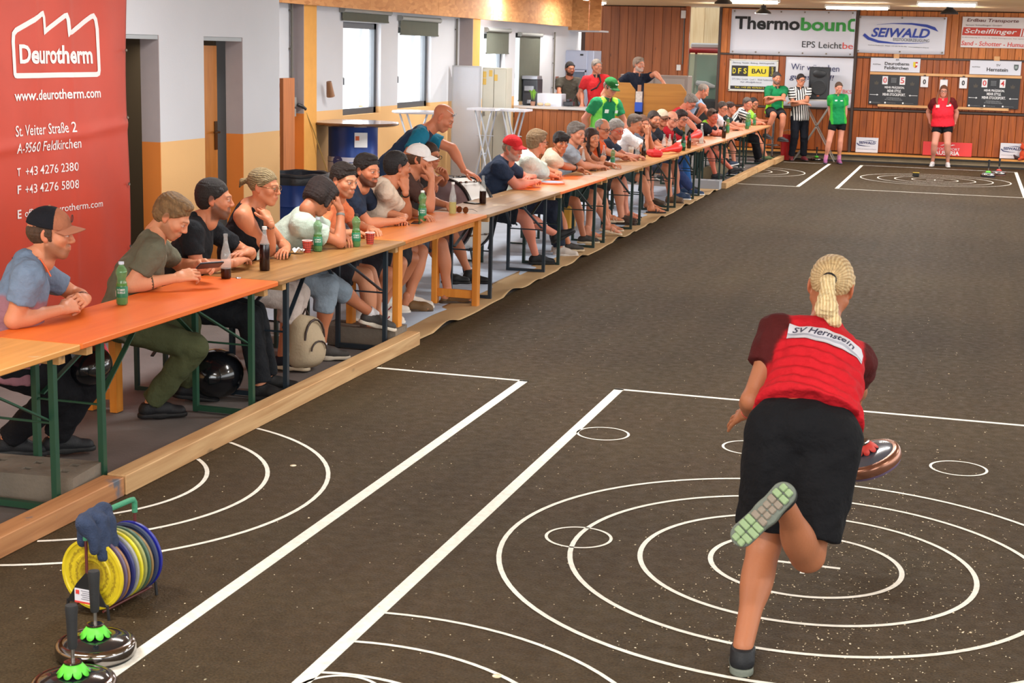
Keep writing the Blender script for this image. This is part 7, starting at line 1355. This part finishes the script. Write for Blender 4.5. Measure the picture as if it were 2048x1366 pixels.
person('bearded man in dark navy t-shirt with pale print, hands clasped on the varnished table', (-4.33, 10.66, 1.205), 48, lod=1, fp=6, ta=5, skin=SK, hair=('quiff', (36, 30, 28)), beard=(52, 36, 30), bd=.85, top=('tee', (38, 48, 66), {'low': (150, 156, 170), 'lowz': -.26}), bottom=('shorts', (44, 44, 50)), shoes=('sneaker', (226, 216, 204), (226, 220, 212), (150, 40, 40), (226, 222, 218), .09),
    arms={'R': dict(w=(-4.17, 10.83, .815), e=(-4.38, 10.45, .7), h=(.3, .9, 0), c=1.0), 'L': dict(w=(-4.16, 11.02, .83), e=(-4.38, 11.3, .7), h=(.1, -.8, 0), c=1.0)}, legs={'R': dict(a=(-4.38, 10.62, .09), k=(-4.1, 10.6, 1), f=(.85, .35, 0)), 'L': dict(a=(-4.30, 10.86, .09), k=(-4.1, 10.9, 1), f=(.85, .35, 0))})
p8 = person('short-haired man in cream polo resting his mouth on a hand with a black wristband', (-4.28, 11.17, 1.20), 112, lod=1, fp=4, ta=25, skin=SKD, hair=('short', (30, 26, 26)), top=('polo', (206, 186, 166), {'collar': (210, 190, 172)}), bottom=('shorts', (50, 50, 54)), shoes=('sneaker', (222, 212, 200), (224, 218, 208), (150, 40, 40), (222, 220, 216), .10),
    arms={'R': dict(E=(-4.24, 11.28, .812), w=(-4.20, 11.14, 1.02), h=(-.1, .12, .8), p=(-.7, .5, 0), c=1.0), 'L': dict(w=(-4.15, 11.36, .815), e=(-4.4, 11.7, .7))}, legs={'R': dict(a=(-4.42, 11.3, .09), k=(-4.1, 11.2, 1), f=(.85, .4, 0)), 'L': dict(a=(-4.33, 11.62, .09), k=(-4.1, 11.6, 1), f=(.85, .4, 0))})
band(p8, 'R', (22, 22, 24), .88, .026, 'black_wristband', .031)
p9 = person('man in white cap and dark brown t-shirt pinching his chin', (-4.40, 11.98, 1.205), 84, lod=1, fp=6, ta=20, skin=SK, hair=('side', (80, 56, 40)), cap_=((226, 222, 220), (228, 224, 222), -.004), top=('tee', (72, 50, 44), {}), bottom=('shorts', (96, 104, 120)), shoes=('clog', (110, 82, 52), (70, 54, 40)),
    arms={'R': dict(E=(-4.27, 11.90, .812), w=(-4.27, 11.94, 1.05), h=(-.15, .15, .75), p=(-.8, .3, 0), c=.9), 'L': dict(w=(-4.22, 12.2, .815), e=(-4.45, 12.5, .7))}, legs={'R': dict(a=(-4.28, 11.45, .09), k=(-4.1, 11.7, 1), f=(.9, .3, 0)), 'L': dict(a=(-4.12, 11.98, .09), k=(-4.1, 12.0, 1), f=(.9, .4, 0))})
badge(p9, (.09, -.14, .125), (.05, .06), (176, 190, 200), 'shirt_print')
person('person with dark-rimmed glasses and bare shoulders between the white cap and the drum', (-4.66, 12.98, 1.165), 52, lod=2, fp=8, ta=0, fem=.4, s=.94, skin=SKD, hair=('short', (60, 42, 32)), glasses=('g', GLS), top=('tank', (60, 54, 54), {}), bottom=('shorts', (26, 26, 30)), shoes=('high', (22, 22, 24), (26, 26, 28)),
    arms={'R': dict(w=(-4.50, 12.62, .93), e=(-4.55, 12.5, .6), h=(.2, .5, .5), c=.8), 'L': dict(w=(-4.44, 12.80, 1.0), e=(-4.4, 13.2, .6), h=(-.1, -.5, .6), c=.8)}, legs={'R': dict(a=(-4.18, 12.42, .09), k=(-4.2, 12.5, 1), f=(.9, .3, 0)), 'L': dict(a=(-4.30, 13.1, .09), k=(-4.2, 13.0, 1))})
p11 = person('bald man in teal and navy polo leaning over with his hand on the bass drum', (-4.62, 13.20, 1.500), 80, lod=1, fp=34, ta=0, F0=(.8, .2, -.3), standing=True, P=(-5.06, 13.05, .99), N=(-4.78, 13.15, 1.375), skin=(214, 142, 112), hair=None, fat=.45, glasses=('up', CW), beard=(150, 110, 90), bd=.25,
    top=('polo', (38, 54, 82), {'sl': (30, 112, 140), 'sh': (30, 104, 134), 'collar': (34, 46, 70)}), bottom=('shorts', (56, 56, 60)), shoes=('sneaker', (60, 60, 62), (200, 200, 198)), arms={'L': dict(w=(-4.45, 13.35, 1.01), e=(-4.3, 13.5, 1.2), h=(.7, -.1, -.2), c=.3), 'R': dict(w=(-4.62, 12.75, 1.0), e=(-5.0, 12.6, 1.0), c=.6)})
badge(p11, (-.05, -.16, .16), (.05, .03), (180, 210, 60), 'shirt_print')
def seat(lab, H, phi, **k):
    k.setdefault('lod', 2); return person(lab, H, phi, **k)
p12 = seat('stout grey-bearded man in red cap and navy polo with crossed forearms', (-4.33, 14.48, 1.165), 56, fp=8, ta=10, fat=.7, skin=(216, 142, 122), hair=('side', (150, 130, 110)), beard=(176, 160, 150), bd=.6, cap_=((206, 44, 48), (212, 46, 50), -.004), top=('polo', (38, 48, 68), {'collar': (34, 42, 60)}), bottom=('shorts', (34, 38, 46)), shoes=('sneaker', (24, 24, 27), (30, 30, 32)),
    arms={'R': dict(E=(-4.27, 14.42, .815), w=(-4.14, 14.66, .83), h=(.0, .9, .1), c=.7), 'L': dict(E=(-4.30, 14.98, .815), w=(-4.18, 14.74, .875), h=(-.3, -.8, 0), c=.8)}, legs={'R': dict(a=(-4.08, 14.55, .10), k=(-4.0, 14.4, 1.2), f=(.9, .35, 0)), 'L': dict(a=(-3.86, 15.15, .20), k=(-4.0, 14.7, 1.0), f=(.75, .4, .45))})
seat('grey-brown haired person with glasses in pale mint jacket looking away down the lane', (-4.32, 15.35, 1.18), 118, fp=5, ta=20, fem=.5, fat=.3, skin=(212, 146, 116), hair=('thick', (122, 96, 68), (168, 144, 112)), glasses=('g', GLS), top=('jacket', (196, 206, 196), {'slv': .35, 'loose': .014}), bottom=('trousers', (36, 42, 56)), shoes=('sneaker', (190, 180, 172), (214, 206, 200)), arms={'R': dict(w=(-4.22, 15.65, .815), e=(-4.35, 15.1, .7), c=.9), 'L': dict(w=(-4.20, 15.84, .83), e=(-4.35, 16.2, .7), h=(.1, -.7, .1), c=.9)})
by = seat('boy with black fringe in cream t-shirt, arm stretched along the tan table', (-4.28, 16.15, 1.14), 24, fp=8, ta=15, s=.93, skin=SKD, hair=('fringe', (26, 20, 20)), top=('tee', (206, 194, 172), {}), bottom=('shorts', (40, 56, 60)), shoes=('sneaker', (46, 40, 36), (190, 170, 140)), arms={'R': dict(w=(-4.12, 16.58, .81), e=(-4.25, 16.1, .7), h=(.2, .95, 0), c=.4), 'L': dict(w=(-4.18, 16.6, .82), e=(-4.35, 16.9, .7))}, legs={'R': dict(a=(-4.02, 15.6, .10), k=(-4.0, 15.9, 1), f=(.8, .5, 0)), 'L': dict(a=(-4.0, 16.2, .12), k=(-4.0, 16.3, 1), f=(.8, .5, 0))})
band(by, 'R', (22, 22, 24), .90, .024, 'watch', .032)
seat('grey-haired man in light grey t-shirt next to the boy in cream', (-4.32, 17.0, 1.195), 52, fp=5, ta=15, fat=.2, skin=(208, 146, 120), hair=('thick', (108, 100, 94), (160, 152, 146)), top=('tee', (150, 156, 166), {}), bottom=('shorts', (52, 66, 62)), shoes=('sandal', (150, 120, 96), (206, 186, 160)), arms={'R': dict(w=(-4.10, 17.2, .815), e=(-4.35, 16.8, .7), h=(.3, .9, 0), c=.6), 'L': dict(w=(-4.14, 17.45, .815), e=(-4.35, 17.8, .7))}, legs={'R': dict(a=(-3.98, 17.25, .14), k=(-4.0, 17.0, 1), f=(.9, .35, -.2)), 'L': dict(a=(-4.12, 16.9, .09), k=(-4.0, 17.2, 1), f=(.9, .3, 0))})
seat('woman with long dark hair leaning forward between two grey-haired men', (-4.27, 17.55, 1.125), 40, fp=4, fr=8, ta=10, fem=1, s=.94, skin=SK, hair=('long', (44, 26, 22), (80, 48, 36)), top=('tank', (60, 48, 52), {}), bottom=('shorts', (40, 44, 56)), shoes=('sandal', (190, 160, 136), (206, 186, 160)), arms={'R': dict(w=(-4.15, 17.6, .83), e=(-4.3, 17.2, .7), h=(0, .3, .4), c=1.0)}, legs={'R': dict(a=(-4.05, 18.1, .09), k=(-4, 18, 1), f=(.9, .3, 0))})
seat('grey-haired man with glasses in bright orange polo', (-4.38, 18.55, 1.185), 48, fp=10, ta=10, fat=.25, skin=(210, 146, 118), hair=('recede', (140, 134, 128), (180, 174, 168)), glasses=('g', GLS), top=('polo', (214, 92, 50), {'collar': (206, 84, 44)}), bottom=('shorts', (60, 56, 54)), shoes=('sneaker', (60, 44, 36), (50, 40, 34)), arms={'R': dict(w=(-4.13, 18.9, .815), e=(-4.3, 18.5, .7), h=(.2, .95, 0), c=.5), 'L': dict(w=(-4.16, 19.0, .815), e=(-4.3, 19.3, .7))})
seat('person with curly grey hair and red-framed glasses behind the man in orange', (-4.34, 19.15, 1.14), 40, lod=3, fp=8, ta=10, fem=1, skin=(206, 138, 116), hair=('curly', (150, 146, 142), (196, 192, 188)), glasses=('g', RB), top=('tee', (52, 62, 80), {}), bottom=('shorts', (50, 50, 60)), shoes=('sandal', (60, 44, 40), (50, 40, 36)))
seat('man in white t-shirt pressing clasped hands to his mouth', (-4.38, 20.45, 1.175), 66, fp=14, ta=20, skin=SK, hair=('quiff', (92, 78, 68), (130, 116, 104)), top=('tee', (216, 212, 214), {}), bottom=('shorts', (52, 66, 66)), shoes=('sandal', (40, 34, 34), (40, 34, 34)), arms={'R': dict(E=(-4.20, 20.30, .812), w=(-4.20, 20.42, 1.03), h=(.0, .15, .7), p=(-.7, .5, 0), c=1.2), 'L': dict(E=(-4.18, 20.72, .812), w=(-4.20, 20.56, 1.03), h=(-.1, -.05, .7), p=(-.2, -.7, 0), c=1.2)}, legs={'R': dict(a=(-4.02, 20.05, .09), k=(-4, 20.2, 1), f=(.9, .4, 0)), 'L': dict(a=(-4.16, 20.5, .09), k=(-4, 20.6, 1), f=(.9, .3, 0))})
seat('short-haired man in grey t-shirt mostly hidden by the clasped hands', (-4.40, 21.05, 1.145), 42, lod=3, fp=6, ta=10, skin=(196, 130, 104), hair=('short', (96, 66, 50)), beard=(120, 84, 64), bd=.4, top=('tee', (76, 78, 88), {}), bottom=('shorts', (60, 60, 66)), shoes=('sneaker', (70, 54, 40), (50, 42, 36)))
seat('dark-bearded man in black t-shirt left of the beige cap', (-4.36, 21.65, 1.185), 38, lod=3, fp=4, ta=10, skin=(200, 136, 108), hair=('short', (48, 36, 32)), beard=(70, 50, 42), bd=.8, top=('tee', (34, 36, 44), {}), bottom=('shorts', (70, 76, 90)), shoes=('sneaker', (96, 72, 52), (60, 48, 40)))
seat('man in beige and brown trucker cap with dark glasses', (-4.36, 22.25, 1.185), 40, lod=3, fp=4, ta=10, skin=(196, 130, 104), hair=('side', (70, 50, 40)), cap_=((206, 188, 164), (104, 66, 48), -.004), glasses=('g', GLS), top=('tee', (36, 38, 46), {}), bottom=('shorts', (60, 70, 90)), shoes=('sneaker', (40, 60, 90), (220, 220, 220)))
seat('bald man with glasses wrapped in a dark red scarf', (-4.34, 22.95, 1.145), 46, lod=3, fp=8, ta=10, fat=.3, skin=(214, 156, 134), hair=None, glasses=('g', GLS), top=('jacket', (160, 24, 36), {'slv': .3}), bottom=('trousers', (52, 66, 110)), shoes=('sneaker', (34, 60, 96), (220, 220, 220)), legs={'R': dict(a=(-3.98, 22.9, .10), k=(-4, 22.7, 1), f=(.9, .4, 0))})
seat('person with dark curly hair and glasses behind the dark red scarf', (-4.30, 23.5, 1.13), 44, lod=3, fp=6, ta=10, fem=1, skin=(200, 136, 112), hair=('curly', (40, 28, 28), (66, 46, 42)), glasses=('g', GLS), top=('tee', (36, 48, 56), {}), bottom=('trousers', (44, 90, 150)), shoes=('sneaker', (30, 30, 34), (200, 200, 200)))
person('grey-haired man in red sleeveless top leaning with straight arms on the pale orange table', (-4.52, 25.45, 1.33), 62, lod=3, fp=40, ta=10, F0=(.9, .1, -.3), standing=True, P=(-4.95, 25.5, .84), N=(-4.64, 25.45, 1.21), fat=.3, skin=(216, 142, 122), hair=('thick', (120, 112, 106), (170, 162, 156)), glasses=('g', GLS), top=('tank', (206, 52, 60), {}), bottom=('shorts', (70, 74, 84)), shoes=('sneaker', (60, 60, 66), (200, 200, 200)), arms={'R': dict(w=(-4.28, 25.1, .83), e=(-4.4, 25.0, 1.0), h=(.5, -.2, -.5), c=.4), 'L': dict(w=(-4.22, 25.8, .83), e=(-4.3, 26.0, 1.0), h=(.5, .2, -.5), c=.4)})
person('grey-haired man in light blue shirt bending forward in front of the opening', (-4.54, 26.8, 1.49), 100, lod=3, fp=30, ta=10, F0=(.9, .1, -.2), standing=True, P=(-4.98, 26.85, .93), N=(-4.66, 26.85, 1.36), fat=.2, skin=(206, 140, 116), hair=('recede', (130, 120, 112), (170, 160, 150)), top=('tee', (150, 176, 206), {}), bottom=('shorts', (70, 84, 100)), shoes=('sneaker', (60, 60, 66), (200, 200, 200)), arms={'R': dict(w=(-4.60, 26.5, 1.02), e=(-4.3, 26.3, 1.1), h=(-.6, .2, 0), c=.8), 'L': dict(w=(-4.30, 27.2, .83), e=(-4.3, 27.4, 1.1), c=.5)})
p27 = seat('sunburnt man in black t-shirt with sunglasses pushed up on his head', (-4.18, 25.75, 1.10), 40, lod=3, fp=10, fr=10, ta=0, fat=.4, skin=(206, 116, 96), hair=('short', (90, 70, 60)), glasses=('up', GLS), top=('tee', (30, 32, 40), {'sh': (150, 214, 60)}), bottom=('shorts', (40, 50, 66)), shoes=('sneaker', (26, 26, 30), (40, 40, 44)), arms={'R': dict(w=(-4.05, 25.95, .82), e=(-4.2, 25.5, .7), h=(.1, .9, 0), c=.6), 'L': dict(w=(-4.05, 25.85, .84), e=(-4.15, 26.4, .7), h=(0, -.9, 0), c=.6)}, legs={'R': dict(a=(-4.05, 25.5, .15), k=(-4, 25.4, 1), f=(.9, .4, .1)), 'L': dict(a=(-3.84, 25.9, .22), k=(-4, 25.8, 1.1), f=(.85, .4, .3))})
seat('man with glasses in white jersey with navy sleeve stripes', (-4.30, 27.55, 1.17), 46, lod=3, fp=6, ta=20, skin=(206, 142, 116), hair=('short', (70, 60, 56)), glasses=('g', GLS), top=('tee', (216, 216, 222), {'sl': (206, 208, 218)}), bottom=('shorts', (60, 62, 70)), shoes=('sneaker', (44, 58, 82), (222, 222, 222), None, (24, 24, 28), .06), arms={'R': dict(w=(-4.12, 27.8, .815), e=(-4.3, 27.4, .7)), 'L': dict(w=(-4.10, 28.05, .815), e=(-4.3, 28.3, .7))}, legs={'R': dict(a=(-3.92, 26.6, .20), k=(-4.1, 26.9, 1.1), f=(.85, .45, .2)), 'L': dict(a=(-4.1, 27.2, .09), k=(-4.1, 27.6, 1))})
seat('person in profile with dark tied hair and dark top before the seated referee', (-4.42, 29.3, 1.12), 84, lod=3, fp=6, ta=10, fem=1, skin=(214, 150, 128), hair=('tied', (52, 34, 30), (80, 54, 44)), top=('tee', (44, 56, 60), {}), bottom=('shorts', (40, 44, 50)), shoes=('sneaker', (30, 30, 34), (200, 200, 200)))
seat('referee in black and white striped shirt seated at the farthest table', (-4.26, 30.45, 1.18), 44, lod=3, fp=6, ta=10, fat=.4, skin=(210, 142, 120), hair=('short', (80, 70, 64)), top=('polo', (200, 200, 200), {'stripe': 1, 'collar': (24, 24, 28)}), bottom=('trousers', (28, 28, 32)), shoes=('sneaker', (30, 30, 34), (60, 60, 64)), legs={'R': dict(a=(-3.98, 30.6, .10), k=(-4, 30.5, 1), f=(.9, .4, 0))})
seat('person with glasses in green and lime shirt half hidden by the seated referee', (-4.26, 31.35, 1.16), 44, lod=3, fp=4, ta=10, skin=(190, 126, 100), hair=('short', (36, 30, 30)), glasses=('g', GLS), top=('polo', (30, 110, 70), {'sl': (140, 210, 60), 'collar': (30, 100, 60)}), bottom=('shorts', (34, 34, 40)), shoes=('sneaker', (70, 84, 50), (60, 66, 50)), legs={'R': dict(a=(-3.92, 31.1, .12), k=(-4, 31.2, 1), f=(.9, .35, 0))})
# ---------------------------------------------------------------- people standing at the back and behind the bar
GRNP, LIME = (24, 122, 72), (150, 222, 60)
person('bearded man in green and lime polo sitting on the bar stool with folded arms', (-3.855, 31.62, 1.68), 25, lod=3, fp=5, ta=-55, fat=.3, P=(-3.88, 31.72, 1.02), N=(-3.86, 31.68, 1.50), F0=(.45, -.85, 0), skin=(204, 138, 112), hair=('short', (60, 54, 52)), beard=(96, 88, 84), bd=.85, top=('polo', GRNP, {'panel': LIME, 'collar': (24, 60, 44), 'sl': (28, 110, 68)}), bottom=('shorts', (38, 38, 42)), shoes=('sneaker', (50, 46, 48), (60, 56, 56)),
    arms={'R': dict(w=(-3.78, 31.38, 1.26), e=(-4.15, 31.55, 1.15), h=(.8, -.1, .1), c=.6), 'L': dict(w=(-3.90, 31.40, 1.30), e=(-3.55, 31.5, 1.15), h=(-.9, .0, .1), c=.6)}, legs={'R': dict(a=(-3.98, 31.35, .56), k=(-3.75, 31.0, .9), f=(.6, -.5, -.1)), 'L': dict(a=(-3.68, 31.40, .50), k=(-3.55, 31.1, 1.0), f=(.7, -.4, 0))})
person('standing referee in black and white striped shirt with folded arms and dark trousers', (-3.395, 31.9, 1.655), 30, lod=3, fp=5, ta=-60, standing=True, P=(-3.38, 31.95, .93), F0=(.35, -.9, 0), skin=(210, 150, 124), hair=('short', (44, 36, 34)), glasses=('g', GLS), fat=.2, top=('polo', (200, 200, 200), {'stripe': 1, 'collar': (24, 24, 28), 'hem': .10}), bottom=('trousers', (26, 28, 36)), shoes=('sneaker', (120, 50, 56), (60, 50, 52)),
    arms={'R': dict(w=(-3.30, 31.66, 1.19), e=(-3.68, 31.85, 1.08), h=(.9, -.1, 0), c=.5), 'L': dict(w=(-3.44, 31.66, 1.22), e=(-3.05, 31.8, 1.08), h=(-.9, 0, 0), c=.5)})
gl = person('slim woman in green polo and black shorts with her hands behind her back', (-2.59, 31.5, 1.53), 18, lod=3, fp=8, standing=True, P=(-2.565, 31.52, .86), F0=(.25, -.95, 0), fem=1, s=.93, skin=(216, 156, 138), hair=('tied', (80, 60, 48), (110, 84, 66)), top=('polo', (22, 128, 72), {'panel': (60, 170, 60), 'sl': (40, 150, 66), 'collar': (20, 100, 58)}), bottom=('mini', (24, 24, 28)), shoes=('sneaker', (150, 84, 130), (70, 70, 80), None, (210, 130, 170), .10),
    arms={'R': dict(w=(-2.72, 31.66, .84), e=(-2.84, 31.75, 1.05), h=(.3, .4, -.6), c=.7), 'L': dict(w=(-2.44, 31.66, .84), e=(-2.33, 31.75, 1.05), h=(-.3, .4, -.6), c=.7)}, legs={'R': dict(a=(-2.76, 31.5, .085), k=(-2.7, 30.5, .5), f=(.1, -1, 0)), 'L': dict(a=(-2.50, 31.6, .085), k=(-2.5, 30.5, .5), f=(.35, -.9, 0))})
badge(gl, (.05, -.10, .11), (.05, .03), (200, 220, 210)); badge(gl, (-.06, -.11, .11), (.05, .02), (220, 225, 225))
wm = person('stout woman with brown plaits and glasses in red and maroon top before the far target', (-.56, 32.12, 1.515), 2, lod=3, fp=4, standing=True, P=(-.53, 32.18, .86), F0=(0.02, -1, 0), fem=1, fat=.95, s=.97, skin=(214, 156, 140), hair=('tied', (92, 56, 38), (120, 76, 52)), glasses=('g', GLS), top=('polo', (226, 42, 56), {'sl': (96, 28, 30), 'hem': .05, 'collar': (216, 40, 52)}), bottom=('mini', (24, 24, 28)), shoes=('sneaker', (206, 200, 200), (214, 210, 208)),
    arms={'R': dict(w=(-.78, 32.32, .86), e=(-.92, 32.4, 1.05), h=(.5, .3, -.6), c=.7), 'L': dict(w=(-.30, 32.32, .86), e=(-.15, 32.4, 1.05), h=(-.5, .3, -.6), c=.7)}, legs={'R': dict(a=(-.67, 32.18, .085), k=(-.7, 31.2, .5), f=(-.15, -1, 0)), 'L': dict(a=(-.37, 32.18, .085), k=(-.4, 31.2, .5), f=(.15, -1, 0))})
for sx in (-1, 1): mb = MB(); a_ = V3(-.56, 32.12, 1.515)-wm['loc']; mb.tube([a_+V3(sx*.085, -.02, .02), a_+V3(sx*.11, -.05, -.08), a_+V3(sx*.12, -.11, -.17), a_+V3(sx*.10, -.13, -.27)], [.02, .026, .024, .012], 8); mb.obj('plait', mat('plait_brown', (120, 66, 38), rough=.6, bump=.8, bscale=60), wm['root'], smooth=True)
badge(wm, (.10, -.12, .17), (.07, .06), (226, 200, 190)); badge(wm, (-.09, -.12, .17), (.05, .03), (230, 226, 224)); badge(wm, (-.14, -.11, .16), (.04, .04), (230, 226, 224))
gc = person('man in green cap and green and lime polo standing before the bar', (-4.755, 20.5, 1.655), 52, lod=2, fp=26, standing=True, P=(-4.90, 20.55, .95), N=(-4.81, 20.52, 1.49), F0=(.8, -.55, 0), fat=.35, s=1.0, skin=(206, 142, 122), hair=('side', (90, 76, 66)), cap_=((34, 96, 46), (38, 102, 50), -.006), glasses=('g', mat('pale_frame_glasses', (150, 150, 150))), top=('polo', (22, 120, 76), {'sh': (160, 226, 70), 'panel': (120, 216, 90), 'sl': (40, 130, 84), 'collar': (22, 90, 58)}), bottom=('shorts', (34, 36, 42)), shoes=('sneaker', (60, 60, 62), (200, 200, 200)),
    arms={'R': dict(w=(-5.02, 20.45, .98), e=(-5.3, 20.4, 1.1), h=(.4, .2, -.5), c=.8), 'L': dict(w=(-4.55, 20.6, .95), e=(-4.5, 20.8, 1.1), c=.6)})
for s_, dx in (('logo', 0),): mb = MB(); mb.tube([gc['place'](np.array([[x_, .098-.35*abs(x_), .082+.004*math.sin(x_*300)]]))[0]-gc['loc'] for x_ in [-.032+.008*i for i in range(9)]], .005, 5); mb.obj('cap_lettering', CW, gc['root'])
badge(gc, (.09, -.14, .15), (.07, .05), (206, 222, 214)); badge(gc, (-.09, -.14, .15), (.05, .04), (206, 222, 214))
E_ = {'z0': .16}
person('dark-bearded man in dark grey t-shirt behind the bar in front of the fridge', (-6.765, 26.0, 1.815), 22, lod=3, fp=3, standing=True, P=(-6.76, 26.0, 1.08), F0=(.3, -.95, 0), skin=(196, 134, 110), hair=('short', (36, 32, 32)), beard=(36, 28, 26), bd=.9, top=('tee', (78, 74, 66), {'hem': .12}), bottom=('trousers', (70, 72, 80)), shoes=('sneaker', (40, 40, 44), (200, 200, 200)), extra=E_, arms={'R': dict(w=(-6.80, 25.55, 1.26), e=(-7.05, 25.9, 1.3), h=(.1, -.6, -.3), c=.3), 'L': dict(w=(-6.45, 25.7, 1.2), e=(-6.4, 26.2, 1.3), c=.5)})
r_ = person('man in red polo with a black collar, hand on hip behind the bar', (-6.285, 26.0, 1.87), 35, lod=3, fp=2, standing=True, P=(-6.24, 26.0, 1.12), F0=(.4, -.9, 0), fat=.2, skin=(206, 150, 128), hair=('short', (130, 124, 118), (170, 164, 158)), top=('polo', (214, 50, 54), {'collar': (36, 28, 34), 'sl': (206, 50, 56)}), bottom=('shorts', (150, 140, 130)), shoes=('sneaker', (40, 40, 44), (200, 200, 200)), extra=E_, arms={'R': dict(w=(-6.46, 25.9, 1.16), e=(-6.7, 25.95, 1.3), h=(.6, 0, -.4), c=.6)})
mb = MB(); a_ = r_['N']-r_['loc']; F_ = r_['F']; R_ = r_['R']; U_ = r_['U']; mb.tube([a_-R_*.05+F_*.07, a_-R_*.06+F_*.13-U_*.10, a_+R_*.02+F_*.14-U_*.20, a_+R_*.12+F_*.10-U_*.24], .014, 6); mb.obj('bag_strap', mat('black_nylon', (26, 27, 32)), r_['root'])
person('grey-bearded man in navy polo with one arm stretched out over the partition', (-5.585, 26.2, 1.92), 50, lod=3, fp=3, standing=True, P=(-5.66, 26.2, 1.17), F0=(.7, -.7, 0), fat=.25, s=1.02, skin=(208, 150, 128), hair=('quiff', (120, 104, 92), (160, 146, 132)), beard=(190, 184, 180), bd=.75, top=('polo', (32, 38, 54), {'collar': (30, 34, 48)}), bottom=('trousers', (50, 52, 60)), shoes=('sneaker', (40, 40, 44), (200, 200, 200)), extra=E_, arms={'R': dict(w=(-6.12, 26.3, 1.66), e=(-5.98, 26.1, 1.5), c=.5), 'L': dict(w=(-5.12, 26.0, 1.66), e=(-5.3, 26.2, 1.9), h=(.6, -.1, -.6), c=.5)})
